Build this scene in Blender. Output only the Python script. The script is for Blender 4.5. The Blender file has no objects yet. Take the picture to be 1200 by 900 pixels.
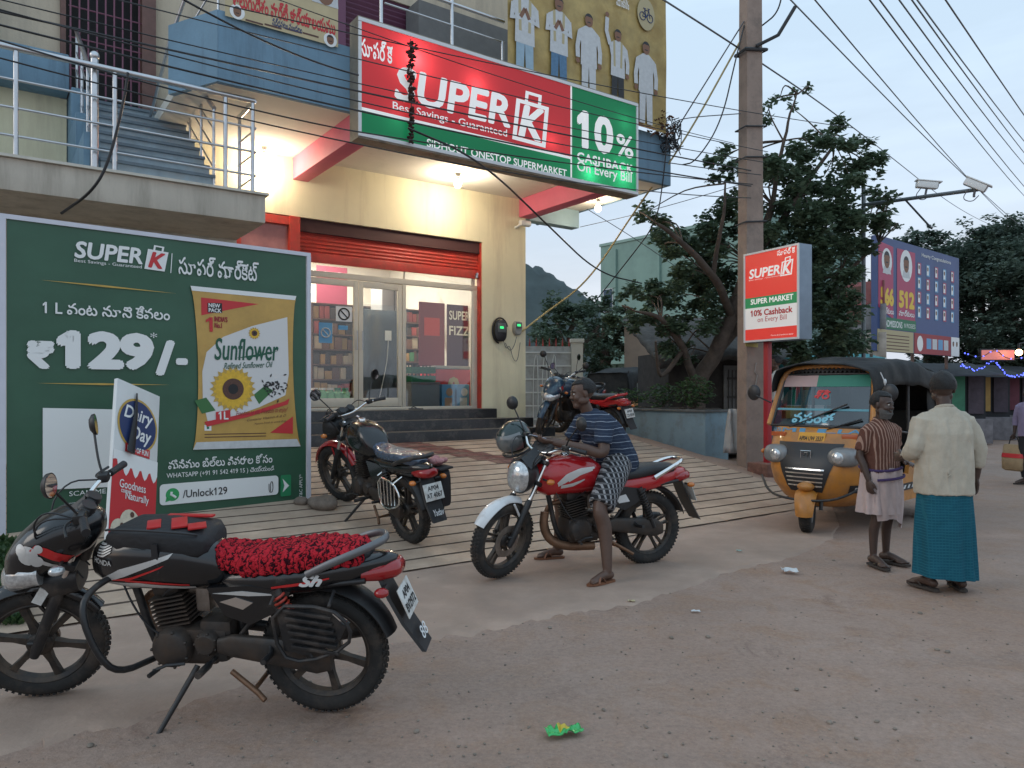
import bpy, bmesh, math, random
from mathutils import Vector, Matrix, Quaternion, noise as mnoise
R = math.radians
PI = math.pi
sc = bpy.context.scene
COL = sc.collection
# ------------------------------------------------------------------ camera
F, HZ, CH = 870.0, 457.0, 1.55
cam_d = bpy.data.cameras.new('camera'); cam = bpy.data.objects.new('camera', cam_d); COL.objects.link(cam)
cam.location = (0, 0, CH); cam.rotation_euler = (R(90), 0, 0)
cam_d.sensor_width = 36; cam_d.lens = F / 1200 * 36; cam_d.shift_y = (HZ - 450) / 1200
cam_d.clip_start = .05; cam_d.clip_end = 2000
sc.camera = cam
# ------------------------------------------------------------------ sky, sun, exposure
SUN_EL, SUN_AZ = 4.0, 250.0      # low sun behind the clouds, behind the shop
w = bpy.data.worlds.new('World'); sc.world = w; w.use_nodes = True
nt = w.node_tree; nt.nodes.clear()
def wn(t, **k):
    n = nt.nodes.new(t)
    for a, v in k.items(): setattr(n, a, v)
    return n
wo = wn('ShaderNodeOutputWorld'); bg = wn('ShaderNodeBackground')
sky = wn('ShaderNodeTexSky', sky_type='NISHITA', sun_disc=False)
sky.sun_elevation = R(SUN_EL); sky.sun_rotation = R(SUN_AZ); sky.air_density = 1.0; sky.dust_density = 1.5; sky.ozone_density = 2.0
tc = wn('ShaderNodeTexCoord'); mp = wn('ShaderNodeMapping'); mp.inputs['Scale'].default_value = (1, 1, 5.0)
nz = wn('ShaderNodeTexNoise'); nz.inputs['Scale'].default_value = 2.6; nz.inputs['Detail'].default_value = 6; nz.inputs['Roughness'].default_value = .55
cr = wn('ShaderNodeValToRGB'); cr.color_ramp.elements[0].position = .42; cr.color_ramp.elements[1].position = .68
cr.color_ramp.elements[0].color = (.84, .84, .84, 1); cr.color_ramp.elements[1].color = (.99, .99, .99, 1)
mx = wn('ShaderNodeMix', data_type='RGBA')
nt.links.new(tc.outputs['Generated'], mp.inputs['Vector']); nt.links.new(mp.outputs['Vector'], nz.inputs['Vector'])
nt.links.new(nz.outputs['Fac'], cr.inputs['Fac']); nt.links.new(cr.outputs['Color'], mx.inputs['Factor'])
nt.links.new(sky.outputs['Color'], mx.inputs['A'])
# cloud deck: pale blue high up, greyer and a little pink towards the horizon
sx = wn('ShaderNodeSeparateXYZ'); nt.links.new(tc.outputs['Generated'], sx.inputs[0])
cg = wn('ShaderNodeValToRGB'); e = cg.color_ramp.elements
e[0].position = .0; e[0].color = (5.3, 5.9, 7.0, 1); e[1].position = .6; e[1].color = (5.6, 7.5, 9.3, 1)
e2 = e.new(.09); e2.color = (6.6, 6.9, 7.4, 1); e3 = e.new(.22); e3.color = (6.0, 7.1, 8.4, 1)
nt.links.new(sx.outputs['Z'], cg.inputs['Fac']); nt.links.new(cg.outputs['Color'], mx.inputs['B'])
nt.links.new(mx.outputs['Result'], bg.inputs['Color']); bg.inputs['Strength'].default_value = .10
nt.links.new(bg.outputs[0], wo.inputs['Surface'])
sl = bpy.data.lights.new('sun', 'SUN'); sl.energy = .35; sl.angle = R(25); sl.color = (1, .9, .8)
so = bpy.data.objects.new('sun', sl); COL.objects.link(so)
so.rotation_euler = (R(90 - SUN_EL - 22), 0, R(-SUN_AZ + 180))
sc.view_settings.view_transform = 'Standard'; sc.view_settings.look = 'None'
sc.view_settings.exposure = 0.35; sc.view_settings.gamma = 1; sc.view_settings.use_curve_mapping = False
sc.render.engine = 'CYCLES'
try:
    sc.cycles.use_denoising = True; sc.cycles.denoiser = 'OPENIMAGEDENOISE'
except Exception: pass
sc.cycles.max_bounces = 7; sc.cycles.transparent_max_bounces = 16; sc.cycles.sample_clamp_indirect = 4
# ------------------------------------------------------------------ frames and helpers
P0 = Vector((-2.207, 12, 0)); UA = R(35.5)
U = Vector((math.cos(UA), math.sin(UA), 0)); N = Vector((math.sin(UA), -math.cos(UA), 0)); Z = Vector((0, 0, 1))
def at(px, py, Y): return Vector(((px - 600) / F * Y, Y, CH + (HZ - py) / F * Y))
def fac(t, b, z): return P0 + U * t + N * b + Z * z
def tb(x, y):
    d = Vector((x, y, 0)) - P0
    return d.dot(U), d.dot(N)
def sstep(a, b, x):
    x = max(0, min(1, (x - a) / (b - a))); return x * x * (3 - 2 * x)
def gz(x, y):
    t, b = tb(x, y)
    z = max(0, min(.75, .165 * (5.35 - b)))
    if b < -1: z *= 1 - .7 * sstep(-1, -14, b) if b > -14 else .3
    z *= 1 - sstep(4.6, 7.2, t)
    z *= 1 - sstep(4.9, 8, -t) if t < -4.9 else 1
    return z
def on_ground(px, py):
    lo, hi = 1.0, 60.0
    f = lambda Y: (lambda p: p.z - gz(p.x, p.y))(at(px, py, Y))
    for _ in range(60):
        m = (lo + hi) / 2
        if f(m) > 0: lo = m
        else: hi = m
    p = at(px, py, lo); p.z = gz(p.x, p.y); return p
def tag(o, label=None, cat=None, group=None, kind=None):
    if label: o['label'] = label
    if cat: o['category'] = cat
    if group: o['group'] = group
    if kind: o['kind'] = kind
    return o
def thing(name, label, cat, loc=(0, 0, 0), rotz=0, group=None):
    o = bpy.data.objects.new(name, None); COL.objects.link(o); o.empty_display_size = .1
    o.location = loc; o.rotation_euler = (0, 0, rotz)
    return tag(o, label, cat, group)
def dup(o, parent=None):
    c = o.copy(); COL.objects.link(c); c.parent = parent
    for ch in list(o.children): dup(ch, c)
    return c
# ------------------------------------------------------------------ materials
MATS = {}
def mat(name, col, rough=.6, metal=0, var=.0, vs=6.0, bump=0, bs=40, spec=.5, emit=0, ecol=None, dirt=None, ds=3.0, coat=0, dlo=.45, dhi=.75, streak=0):
    if name in MATS: return MATS[name]
    m = bpy.data.materials.new(name); m.use_nodes = True; t = m.node_tree; b = t.nodes['Principled BSDF']
    b.inputs['Roughness'].default_value = rough; b.inputs['Metallic'].default_value = metal
    b.inputs['Specular IOR Level'].default_value = spec
    if coat: b.inputs['Coat Weight'].default_value = coat; b.inputs['Coat Roughness'].default_value = .08
    c = (*col, 1); b.inputs['Base Color'].default_value = c
    tcn = t.nodes.new('ShaderNodeTexCoord'); L = t.links.new
    out = None
    if var:
        n = t.nodes.new('ShaderNodeTexNoise'); n.inputs['Scale'].default_value = vs; n.inputs['Detail'].default_value = 6; n.inputs['Roughness'].default_value = .65
        L(tcn.outputs['Object'], n.inputs['Vector'])
        r = t.nodes.new('ShaderNodeValToRGB'); r.color_ramp.elements[0].position = .3; r.color_ramp.elements[1].position = .7
        r.color_ramp.elements[0].color = tuple(max(0, x * (1 - var)) for x in col) + (1,)
        r.color_ramp.elements[1].color = tuple(min(1, x * (1 + var)) for x in col) + (1,)
        L(n.outputs['Fac'], r.inputs['Fac']); out = r.outputs['Color']
    if dirt:
        n = t.nodes.new('ShaderNodeTexNoise'); n.inputs['Scale'].default_value = ds; n.inputs['Detail'].default_value = 8; n.inputs['Roughness'].default_value = .7
        if streak:
            mpn = t.nodes.new('ShaderNodeMapping'); mpn.inputs['Scale'].default_value = (streak, streak, .22); L(tcn.outputs['Object'], mpn.inputs['Vector']); L(mpn.outputs[0], n.inputs['Vector'])
        else: L(tcn.outputs['Object'], n.inputs['Vector'])
        r = t.nodes.new('ShaderNodeValToRGB'); r.color_ramp.elements[0].position = dlo; r.color_ramp.elements[1].position = dhi
        r.color_ramp.elements[0].color = (0, 0, 0, 1); r.color_ramp.elements[1].color = (1, 1, 1, 1)
        L(n.outputs['Fac'], r.inputs['Fac'])
        mxn = t.nodes.new('ShaderNodeMix'); mxn.data_type = 'RGBA'; L(r.outputs['Color'], mxn.inputs['Factor'])
        if out: L(out, mxn.inputs['A'])
        else: mxn.inputs['A'].default_value = c
        mxn.inputs['B'].default_value = (*dirt, 1); out = mxn.outputs['Result']
        rr = t.nodes.new('ShaderNodeMapRange'); rr.inputs['To Min'].default_value = rough; rr.inputs['To Max'].default_value = max(rough, .8)
        L(r.outputs['Color'], rr.inputs['Value']); L(rr.outputs[0], b.inputs['Roughness'])
    if out: L(out, b.inputs['Base Color'])
    if bump:
        n = t.nodes.new('ShaderNodeTexNoise'); n.inputs['Scale'].default_value = bs; n.inputs['Detail'].default_value = 5
        L(tcn.outputs['Object'], n.inputs['Vector'])
        bp = t.nodes.new('ShaderNodeBump'); bp.inputs['Strength'].default_value = bump; bp.inputs['Distance'].default_value = .01
        L(n.outputs['Fac'], bp.inputs['Height']); L(bp.outputs[0], b.inputs['Normal'])
    if emit:
        b.inputs['Emission Color'].default_value = (*(ecol or col), 1); b.inputs['Emission Strength'].default_value = emit
    MATS[name] = m
    return m
def stripe_mat(name, ca, cb, axis='X', scale=20, duty=.5, rough=.8, ca2=None, cross=None, wob=.0):
    """woven stripes (and an optional crossing set) in object space"""
    if name in MATS: return MATS[name]
    m = bpy.data.materials.new(name); m.use_nodes = True; t = m.node_tree; b = t.nodes['Principled BSDF']; L = t.links.new
    b.inputs['Roughness'].default_value = rough; b.inputs['Specular IOR Level'].default_value = .2
    tcn = t.nodes.new('ShaderNodeTexCoord'); s = t.nodes.new('ShaderNodeSeparateXYZ')
    if wob:
        n = t.nodes.new('ShaderNodeTexNoise'); n.inputs['Scale'].default_value = 7; L(tcn.outputs['Object'], n.inputs['Vector'])
        va = t.nodes.new('ShaderNodeVectorMath'); va.operation = 'MULTIPLY_ADD'; L(n.outputs['Color'], va.inputs[0]); va.inputs[1].default_value = (wob,) * 3; L(tcn.outputs['Object'], va.inputs[2]); L(va.outputs[0], s.inputs[0])
    else: L(tcn.outputs['Object'], s.inputs[0])
    def band(ax, sc_, d):
        a = t.nodes.new('ShaderNodeMath'); a.operation = 'MULTIPLY'; L(s.outputs[ax], a.inputs[0]); a.inputs[1].default_value = sc_
        f = t.nodes.new('ShaderNodeMath'); f.operation = 'FRACT'; L(a.outputs[0], f.inputs[0])
        g = t.nodes.new('ShaderNodeMath'); g.operation = 'LESS_THAN'; L(f.outputs[0], g.inputs[0]); g.inputs[1].default_value = d
        return g.outputs[0]
    mxn = t.nodes.new('ShaderNodeMix'); mxn.data_type = 'RGBA'; L(band(axis, scale, duty), mxn.inputs['Factor'])
    mxn.inputs['A'].default_value = (*ca, 1); mxn.inputs['B'].default_value = (*cb, 1); o = mxn.outputs['Result']
    if cross:
        ax, s2, d2, c2 = cross
        m2 = t.nodes.new('ShaderNodeMix'); m2.data_type = 'RGBA'; L(band(ax, s2, d2), m2.inputs['Factor']); L(o, m2.inputs['A']); m2.inputs['B'].default_value = (*c2, 1); o = m2.outputs['Result']
    L(o, b.inputs['Base Color']); 
    n = t.nodes.new('ShaderNodeTexNoise'); n.inputs['Scale'].default_value = 14; L(tcn.outputs['Object'], n.inputs['Vector'])
    bp = t.nodes.new('ShaderNodeBump'); bp.inputs['Strength'].default_value = .6; bp.inputs['Distance'].default_value = .02; L(n.outputs['Fac'], bp.inputs['Height']); L(bp.outputs[0], b.inputs['Normal'])
    MATS[name] = m; return m
def glass_mat(name, tint=(1, 1, 1), gloss=.10, rough=.02):
    if name in MATS: return MATS[name]
    m = bpy.data.materials.new(name); m.use_nodes = True; t = m.node_tree; t.nodes.clear(); L = t.links.new
    o = t.nodes.new('ShaderNodeOutputMaterial'); a = t.nodes.new('ShaderNodeBsdfTransparent'); g = t.nodes.new('ShaderNodeBsdfGlossy'); mx_ = t.nodes.new('ShaderNodeMixShader')
    a.inputs[0].default_value = (*tint, 1); g.inputs['Roughness'].default_value = rough; 
    fr = t.nodes.new('ShaderNodeFresnel'); fr.inputs['IOR'].default_value = 1.5
    ad = t.nodes.new('ShaderNodeMath'); ad.operation = 'ADD'; L(fr.outputs[0], ad.inputs[0]); ad.inputs[1].default_value = gloss; ad.use_clamp = True
    L(ad.outputs[0], mx_.inputs[0]); L(a.outputs[0], mx_.inputs[1]); L(g.outputs[0], mx_.inputs[2]); L(mx_.outputs[0], o.inputs[0])
    MATS[name] = m; return m
# ------------------------------------------------------------------ mesh builder
class MB:
    def __init__(s, M=None): s.v = []; s.f = []; s.m = []; s.M = M; s.mi = 0
    def add(s, vs, fs):
        k = len(s.v)
        vs = [Vector(v) for v in vs]
        if s.M is not None: vs = [s.M @ v for v in vs]
        s.v += vs; s.f += [tuple(i + k for i in f) for f in fs]; s.m += [s.mi] * len(fs); return s
    def box(s, c, size, rot=None, bev=0):
        hx, hy, hz = (x / 2 for x in size); c = Vector(c)
        q = rot if rot is not None else Matrix.Identity(3)
        if not bev:
            vs = [(x, y, z) for x in (-hx, hx) for y in (-hy, hy) for z in (-hz, hz)]
            fs = [(0, 1, 3, 2), (4, 6, 7, 5), (0, 4, 5, 1), (2, 3, 7, 6), (0, 2, 6, 4), (1, 5, 7, 3)]
        else:
            bm = bmesh.new(); bmesh.ops.create_cube(bm, size=1)
            for v in bm.verts: v.co = Vector((v.co.x * 2 * hx, v.co.y * 2 * hy, v.co.z * 2 * hz))
            bmesh.ops.bevel(bm, geom=bm.edges[:], offset=min(bev, hx * .9, hy * .9, hz * .9), segments=2, affect='EDGES', profile=.6)
            bm.verts.index_update(); vs = [v.co.copy() for v in bm.verts]; fs = [tuple(v.index for v in f.verts) for f in bm.faces]; bm.free()
        return s.add([q @ Vector(v) + c for v in vs], fs)
    def tube(s, pts, r, seg=10, caps=True, closed=False, flat=1.0):
        pts = [Vector(p) for p in pts]; n = len(pts)
        rs = r if isinstance(r, (list, tuple)) else [r] * n
        T = []
        for i in range(n):
            a = pts[(i - 1) % n] if (i > 0 or closed) else pts[i]; b = pts[(i + 1) % n] if (i < n - 1 or closed) else pts[i]
            d = b - a; T.append(d.normalized() if d.length > 1e-9 else Vector((0, 0, 1)))
        a = Vector((0, 0, 1)) if abs(T[0].z) < .9 else Vector((1, 0, 0))
        nx = T[0].cross(a).normalized(); vs = []
        for i in range(n):
            nx = (nx - T[i] * nx.dot(T[i])); nx = nx.normalized() if nx.length > 1e-6 else T[i].orthogonal().normalized()
            ny = T[i].cross(nx)
            for k in range(seg):
                an = 2 * PI * k / seg; vs.append(pts[i] + nx * (math.cos(an) * rs[i]) + ny * (math.sin(an) * rs[i] * flat))
        fs = []
        for i in range(n if closed else n - 1):
            j = (i + 1) % n
            for k in range(seg):
                l = (k + 1) % seg; fs.append((i * seg + k, i * seg + l, j * seg + l, j * seg + k))
        if caps and not closed:
            fs.append(tuple(reversed(range(seg)))); fs.append(tuple((n - 1) * seg + k for k in range(seg)))
        return s.add(vs, fs)
    def lathe(s, prof, o=(0, 0, 0), ax=(0, 0, 1), seg=24, a0=0, a1=2 * PI):
        o = Vector(o); ax = Vector(ax).normalized(); x = ax.orthogonal().normalized(); y = ax.cross(x)
        full = abs(a1 - a0 - 2 * PI) < 1e-6; m = seg if full else seg + 1; n = len(prof); vs = []
        for k in range(m):
            an = a0 + (a1 - a0) * k / seg; d = x * math.cos(an) + y * math.sin(an)
            for (r, h) in prof: vs.append(o + d * r + ax * h)
        fs = []
        for k in range(seg):
            l = (k + 1) % m
            for i in range(n - 1): fs.append((k * n + i, l * n + i, l * n + i + 1, k * n + i + 1))
        return s.add(vs, fs)
    def cyl(s, a, b, r, seg=16, r2=None): return s.tube([a, b], [r, r if r2 is None else r2], seg)
    def loft(s, rings, cap=True):
        n = len(rings[0]); vs = [p for r_ in rings for p in r_]; fs = []
        for i in range(len(rings) - 1):
            for k in range(n):
                l = (k + 1) % n; fs.append((i * n + k, i * n + l, (i + 1) * n + l, (i + 1) * n + k))
        if cap: fs.append(tuple(reversed(range(n)))); fs.append(tuple((len(rings) - 1) * n + k for k in range(n)))
        return s.add(vs, fs)
    def sloft(s, st, seg=20, axis='x'):
        """stations (p, yc, zc, half width, half height, exponent) of superellipses along an axis"""
        rings = []
        for (p, yc, zc, hw, hh, n) in st:
            ring = []
            for k in range(seg):
                an = 2 * PI * k / seg; c, q = math.cos(an), math.sin(an)
                y = yc + hw * math.copysign(abs(c) ** (2 / n), c); z = zc + hh * math.copysign(abs(q) ** (2 / n), q)
                ring.append((p, y, z) if axis == 'x' else (y, p, z) if axis == 'y' else (y, z, p))
            rings.append(ring)
        return s.loft(rings)
    def ell(s, c, r, seg=16, rings=10, rot=None):
        c = Vector(c); vs = []; q = rot if rot is not None else Matrix.Identity(3)
        for i in range(1, rings):
            th = PI * i / rings
            for k in range(seg):
                an = 2 * PI * k / seg
                vs.append(c + q @ Vector((r[0] * math.sin(th) * math.cos(an), r[1] * math.sin(th) * math.sin(an), r[2] * math.cos(th))))
        top = len(vs); vs.append(c + q @ Vector((0, 0, r[2]))); vs.append(c + q @ Vector((0, 0, -r[2]))); fs = []
        for i in range(rings - 2):
            for k in range(seg):
                l = (k + 1) % seg; fs.append((i * seg + k, (i + 1) * seg + k, (i + 1) * seg + l, i * seg + l))
        for k in range(seg):
            l = (k + 1) % seg; fs.append((top, k, l)); fs.append((top + 1, (rings - 2) * seg + l, (rings - 2) * seg + k))
        return s.add(vs, fs)
    def prism(s, poly, z0, z1):
        n = len(poly); vs = [(p[0], p[1], z0) for p in poly] + [(p[0], p[1], z1) for p in poly]
        fs = [tuple(reversed(range(n))), tuple(range(n, 2 * n))] + [(k, (k + 1) % n, n + (k + 1) % n, n + k) for k in range(n)]
        return s.add(vs, fs)
    def prism_y(s, poly, y0, y1):
        """polygon in x,z extruded along y"""
        n = len(poly); vs = [(p[0], y0, p[1]) for p in poly] + [(p[0], y1, p[1]) for p in poly]
        fs = [tuple(range(n)), tuple(reversed(range(n, 2 * n)))] + [(k, n + k, n + (k + 1) % n, (k + 1) % n) for k in range(n)]
        return s.add(vs, fs)
    def quad(s, a, b, c, d): return s.add([a, b, c, d], [(0, 1, 2, 3)])
    def build(s, name, mats, parent=None, smooth=35, label=None, recalc=True):
        me = bpy.data.meshes.new(name); me.from_pydata([tuple(v) for v in s.v], [], s.f)
        if not isinstance(mats, (list, tuple)): mats = [mats]
        for m in mats: me.materials.append(m)
        if len(mats) > 1: me.polygons.foreach_set('material_index', s.m)
        if recalc:
            bm = bmesh.new(); bm.from_mesh(me); bmesh.ops.recalc_face_normals(bm, faces=bm.faces[:]); bm.to_mesh(me); bm.free()
        if smooth: me.shade_smooth(); me.set_sharp_from_angle(angle=R(smooth))
        me.update(); o = bpy.data.objects.new(name, me); COL.objects.link(o)
        if parent is not None: o.parent = parent
        if label: o['label'] = label
        return o
def chaikin(p, it=2, closed=False):
    p = [Vector(q) for q in p]
    for _ in range(it):
        o = [] if closed else [p[0]]
        for i in range(len(p) if closed else len(p) - 1):
            a, b = p[i], p[(i + 1) % len(p)]; o += [a * .75 + b * .25, a * .25 + b * .75]
        if not closed: o.append(p[-1])
        p = o
    return p
def rx(a): return Matrix.Rotation(a, 3, 'X')
def ry(a): return Matrix.Rotation(a, 3, 'Y')
def rz(a): return Matrix.Rotation(a, 3, 'Z')
def struct(o): o['kind'] = 'structure'; return o
# ------------------------------------------------------------------ writing and flat artwork on panels
TXT = {}
def glyphs(s, bold=0, shear=0, res=3, space=1.0, line=1.0):
    k = (s, bold, shear, space, line)
    if k in TXT: return TXT[k]
    cu = bpy.data.curves.new('txt', 'FONT'); cu.body = s; cu.size = 1; cu.offset = bold; cu.shear = shear; cu.resolution_u = res; cu.space_character = space; cu.space_line = line
    o = bpy.data.objects.new('txt', cu); COL.objects.link(o); bpy.context.view_layer.update()
    me = bpy.data.meshes.new_from_object(o.evaluated_get(bpy.context.evaluated_depsgraph_get()))
    vs = [v.co.copy() for v in me.vertices]; fs = [tuple(p.vertices) for p in me.polygons]
    bpy.data.objects.remove(o); bpy.data.curves.remove(cu); bpy.data.meshes.remove(me)
    if '1' in s and '\n' not in s:      # the built-in 1 is a bare stroke: give it its flag
        for i, ch in enumerate(s):
            if ch != '1': continue
            tmp = bpy.data.curves.new('txt', 'FONT'); tmp.body = s[:i + 1]; tmp.size = 1; tmp.shear = shear; tmp.space_character = space
            to = bpy.data.objects.new('txt', tmp); COL.objects.link(to); bpy.context.view_layer.update()
            tm = bpy.data.meshes.new_from_object(to.evaluated_get(bpy.context.evaluated_depsgraph_get()))
            xr = max(v.co.x for v in tm.vertices); top = max(v.co.y for v in tm.vertices if v.co.x > xr - .12); bpy.data.objects.remove(to); bpy.data.curves.remove(tmp); bpy.data.meshes.remove(tm)
            k0 = len(vs); vs += [Vector((xr - .08, top, 0)), Vector((xr - .22, top - .13, 0)), Vector((xr - .22, top - .23, 0)), Vector((xr - .08, top - .125, 0))]; fs.append((k0, k0 + 1, k0 + 2, k0 + 3))
    TXT[k] = (vs, fs); return TXT[k]
def text_into(mb, s, x0, y0, x1, y1, z=0, keep=False, bold=0, **k):
    """fills a box with lettering; weight comes from copies of the glyphs set around each other"""
    vs, fs = glyphs(s, **k)
    if not vs: return mb
    ax, bx = min(v.x for v in vs) - bold, max(v.x for v in vs) + bold; ay, by = min(v.y for v in vs) - bold, max(v.y for v in vs) + bold
    sx_ = (x1 - x0) / max(bx - ax, 1e-6); sy_ = (y1 - y0) / max(by - ay, 1e-6)
    if keep: sx_ = sy_ = min(sx_, sy_)
    offs = [(0, 0)] + ([(bold * math.cos(PI * q / 4), bold * math.sin(PI * q / 4)) for q in range(8)] if bold else [])
    for i, (ox, oy) in enumerate(offs):
        mb.add([(x0 + (v.x + ox - ax) * sx_, y0 + (v.y + oy - ay) * sy_, z + i * 1e-4) for v in vs], fs)
    return mb
class Panel:
    """a flat board: local x to the right, y up, z out of its face"""
    def __init__(s, root, O, ex, ey):
        s.root = root; s.O = Vector(O); s.ex = Vector(ex).normalized(); ey = Vector(ey); s.ey = (ey - s.ex * ey.dot(s.ex)).normalized(); s.ez = s.ex.cross(s.ey)
        m = Matrix((s.ex, s.ey, s.ez)).transposed().to_4x4(); m.translation = s.O
        root.matrix_world = m
    def uv(s, px, py):
        d = Vector(((px - 600) / F, 1, (HZ - py) / F)); o = Vector((0, 0, CH))
        k = (s.O - o).dot(s.ez) / d.dot(s.ez); q = o + d * k - s.O
        return q.dot(s.ex), q.dot(s.ey)
    def poly(s, name, pts, z, m, px=True, parent=None):
        pts = [s.uv(*p) for p in pts] if px else pts
        return MB().add([(a, b, z) for a, b in pts], [tuple(range(len(pts)))]).build(name, m, parent or s.root, 0)
    def rect(s, name, x0, y0, x1, y1, z, m, parent=None): return s.poly(name, [(x0, y0), (x1, y0), (x1, y1), (x0, y1)], z, m, False, parent)
    def text(s, name, t, bl, tr, z, m, parent=None, **k):
        a, b = s.uv(*bl); c, d = s.uv(*tr); mb = MB(); text_into(mb, t, a, b, c, d, z, **k)
        return mb.build(name, m, parent or s.root, 0)
def rrect(x0, y0, x1, y1, r, n=5):
    out = []
    for cx, cy, a in ((x1 - r, y1 - r, 0), (x0 + r, y1 - r, 90), (x0 + r, y0 + r, 180), (x1 - r, y0 + r, 270)):
        for k in range(n + 1):
            an = R(a + 90 * k / n); out.append((cx + r * math.cos(an), cy + r * math.sin(an)))
    return out
def circle(cx, cy, r, n=28, ry_=None): return [(cx + r * math.cos(2 * PI * k / n), cy + (ry_ or r) * math.sin(2 * PI * k / n)) for k in range(n)]
# ================================================================== MATERIALS
M_cream = mat('cream_paint', (.75, .68, .47), .8, var=.06, vs=1.3, bump=.12, bs=60, dirt=(.46, .38, .26), ds=1.6, dlo=.5, dhi=.9, streak=2.2)
M_white_paint = mat('off_white_paint', (.62, .58, .50), .8, var=.07, vs=2, bump=.1, bs=50, dirt=(.34, .30, .25), ds=1.6, dlo=.48, dhi=.85, streak=2)
M_soffit = mat('white_soffit', (.70, .66, .58), .85, var=.06, vs=1.5, dirt=(.42, .36, .28), ds=.9, dlo=.55, dhi=.9)
M_blue = mat('blue_grey_paint', (.16, .27, .36), .75, var=.12, vs=1.5, bump=.25, bs=30, dirt=(.07, .10, .13), ds=1.8, dlo=.5, dhi=.85, streak=2.4)
M_lblue = mat('pale_blue_paint', (.36, .50, .55), .75, var=.1, vs=1.5)
M_stairb = mat('blue_grey_stair', (.30, .37, .41), .75, var=.22, vs=5, dirt=(.34, .36, .36), ds=4)
M_pink = mat('pink_beam_paint', (.70, .16, .24), .6, var=.08, vs=2, bump=.06)
M_red = mat('red_enamel', (.50, .045, .03), .45, var=.12, vs=4, dirt=(.30, .06, .04), ds=6)
M_maroon = mat('maroon_enamel', (.10, .025, .055), .5, var=.1, vs=4)
M_alu = mat('beige_aluminium', (.60, .55, .45), .4, metal=.15, var=.04, vs=8)
M_steel = mat('brushed_steel', (.55, .55, .56), .3, metal=1, var=.08, vs=10)
M_black_stone = mat('black_granite', (.025, .025, .027), .3, var=.3, vs=40, dirt=(.16, .14, .12), ds=5, dlo=.5, dhi=.85)
M_dark = mat('dark_interior', (.02, .02, .022), .8)
M_interior = mat('interior_white', (.72, .68, .60), .7, var=.04)
M_tile = mat('interior_floor_tile', (.5, .47, .42), .3, var=.05)
M_glass = glass_mat('clear_glass', (.93, .95, .94), .03)
M_roof_dark = mat('weathered_thatch', (.07, .065, .06), .95, var=.4, vs=6, bump=.8, bs=12)
M_concrete = mat('pole_concrete', (.29, .215, .175), .9, var=.16, vs=3, bump=.3, bs=25, dirt=(.16, .13, .11), ds=4, dlo=.5, dhi=.8)
M_wire = mat('black_cable', (.02, .02, .022), .5)
M_wire_g = mat('grey_cable', (.10, .10, .11), .5)
M_wire_y = mat('yellow_cable', (.45, .36, .16), .6)
M_lamp = mat('lit_bulb', (1, .9, .7), .4, emit=28, ecol=(1, .86, .62))
M_whiteplastic = mat('white_plastic', (.72, .72, .70), .4)
M_blackplastic = mat('black_plastic', (.02, .02, .022), .4)
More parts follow.
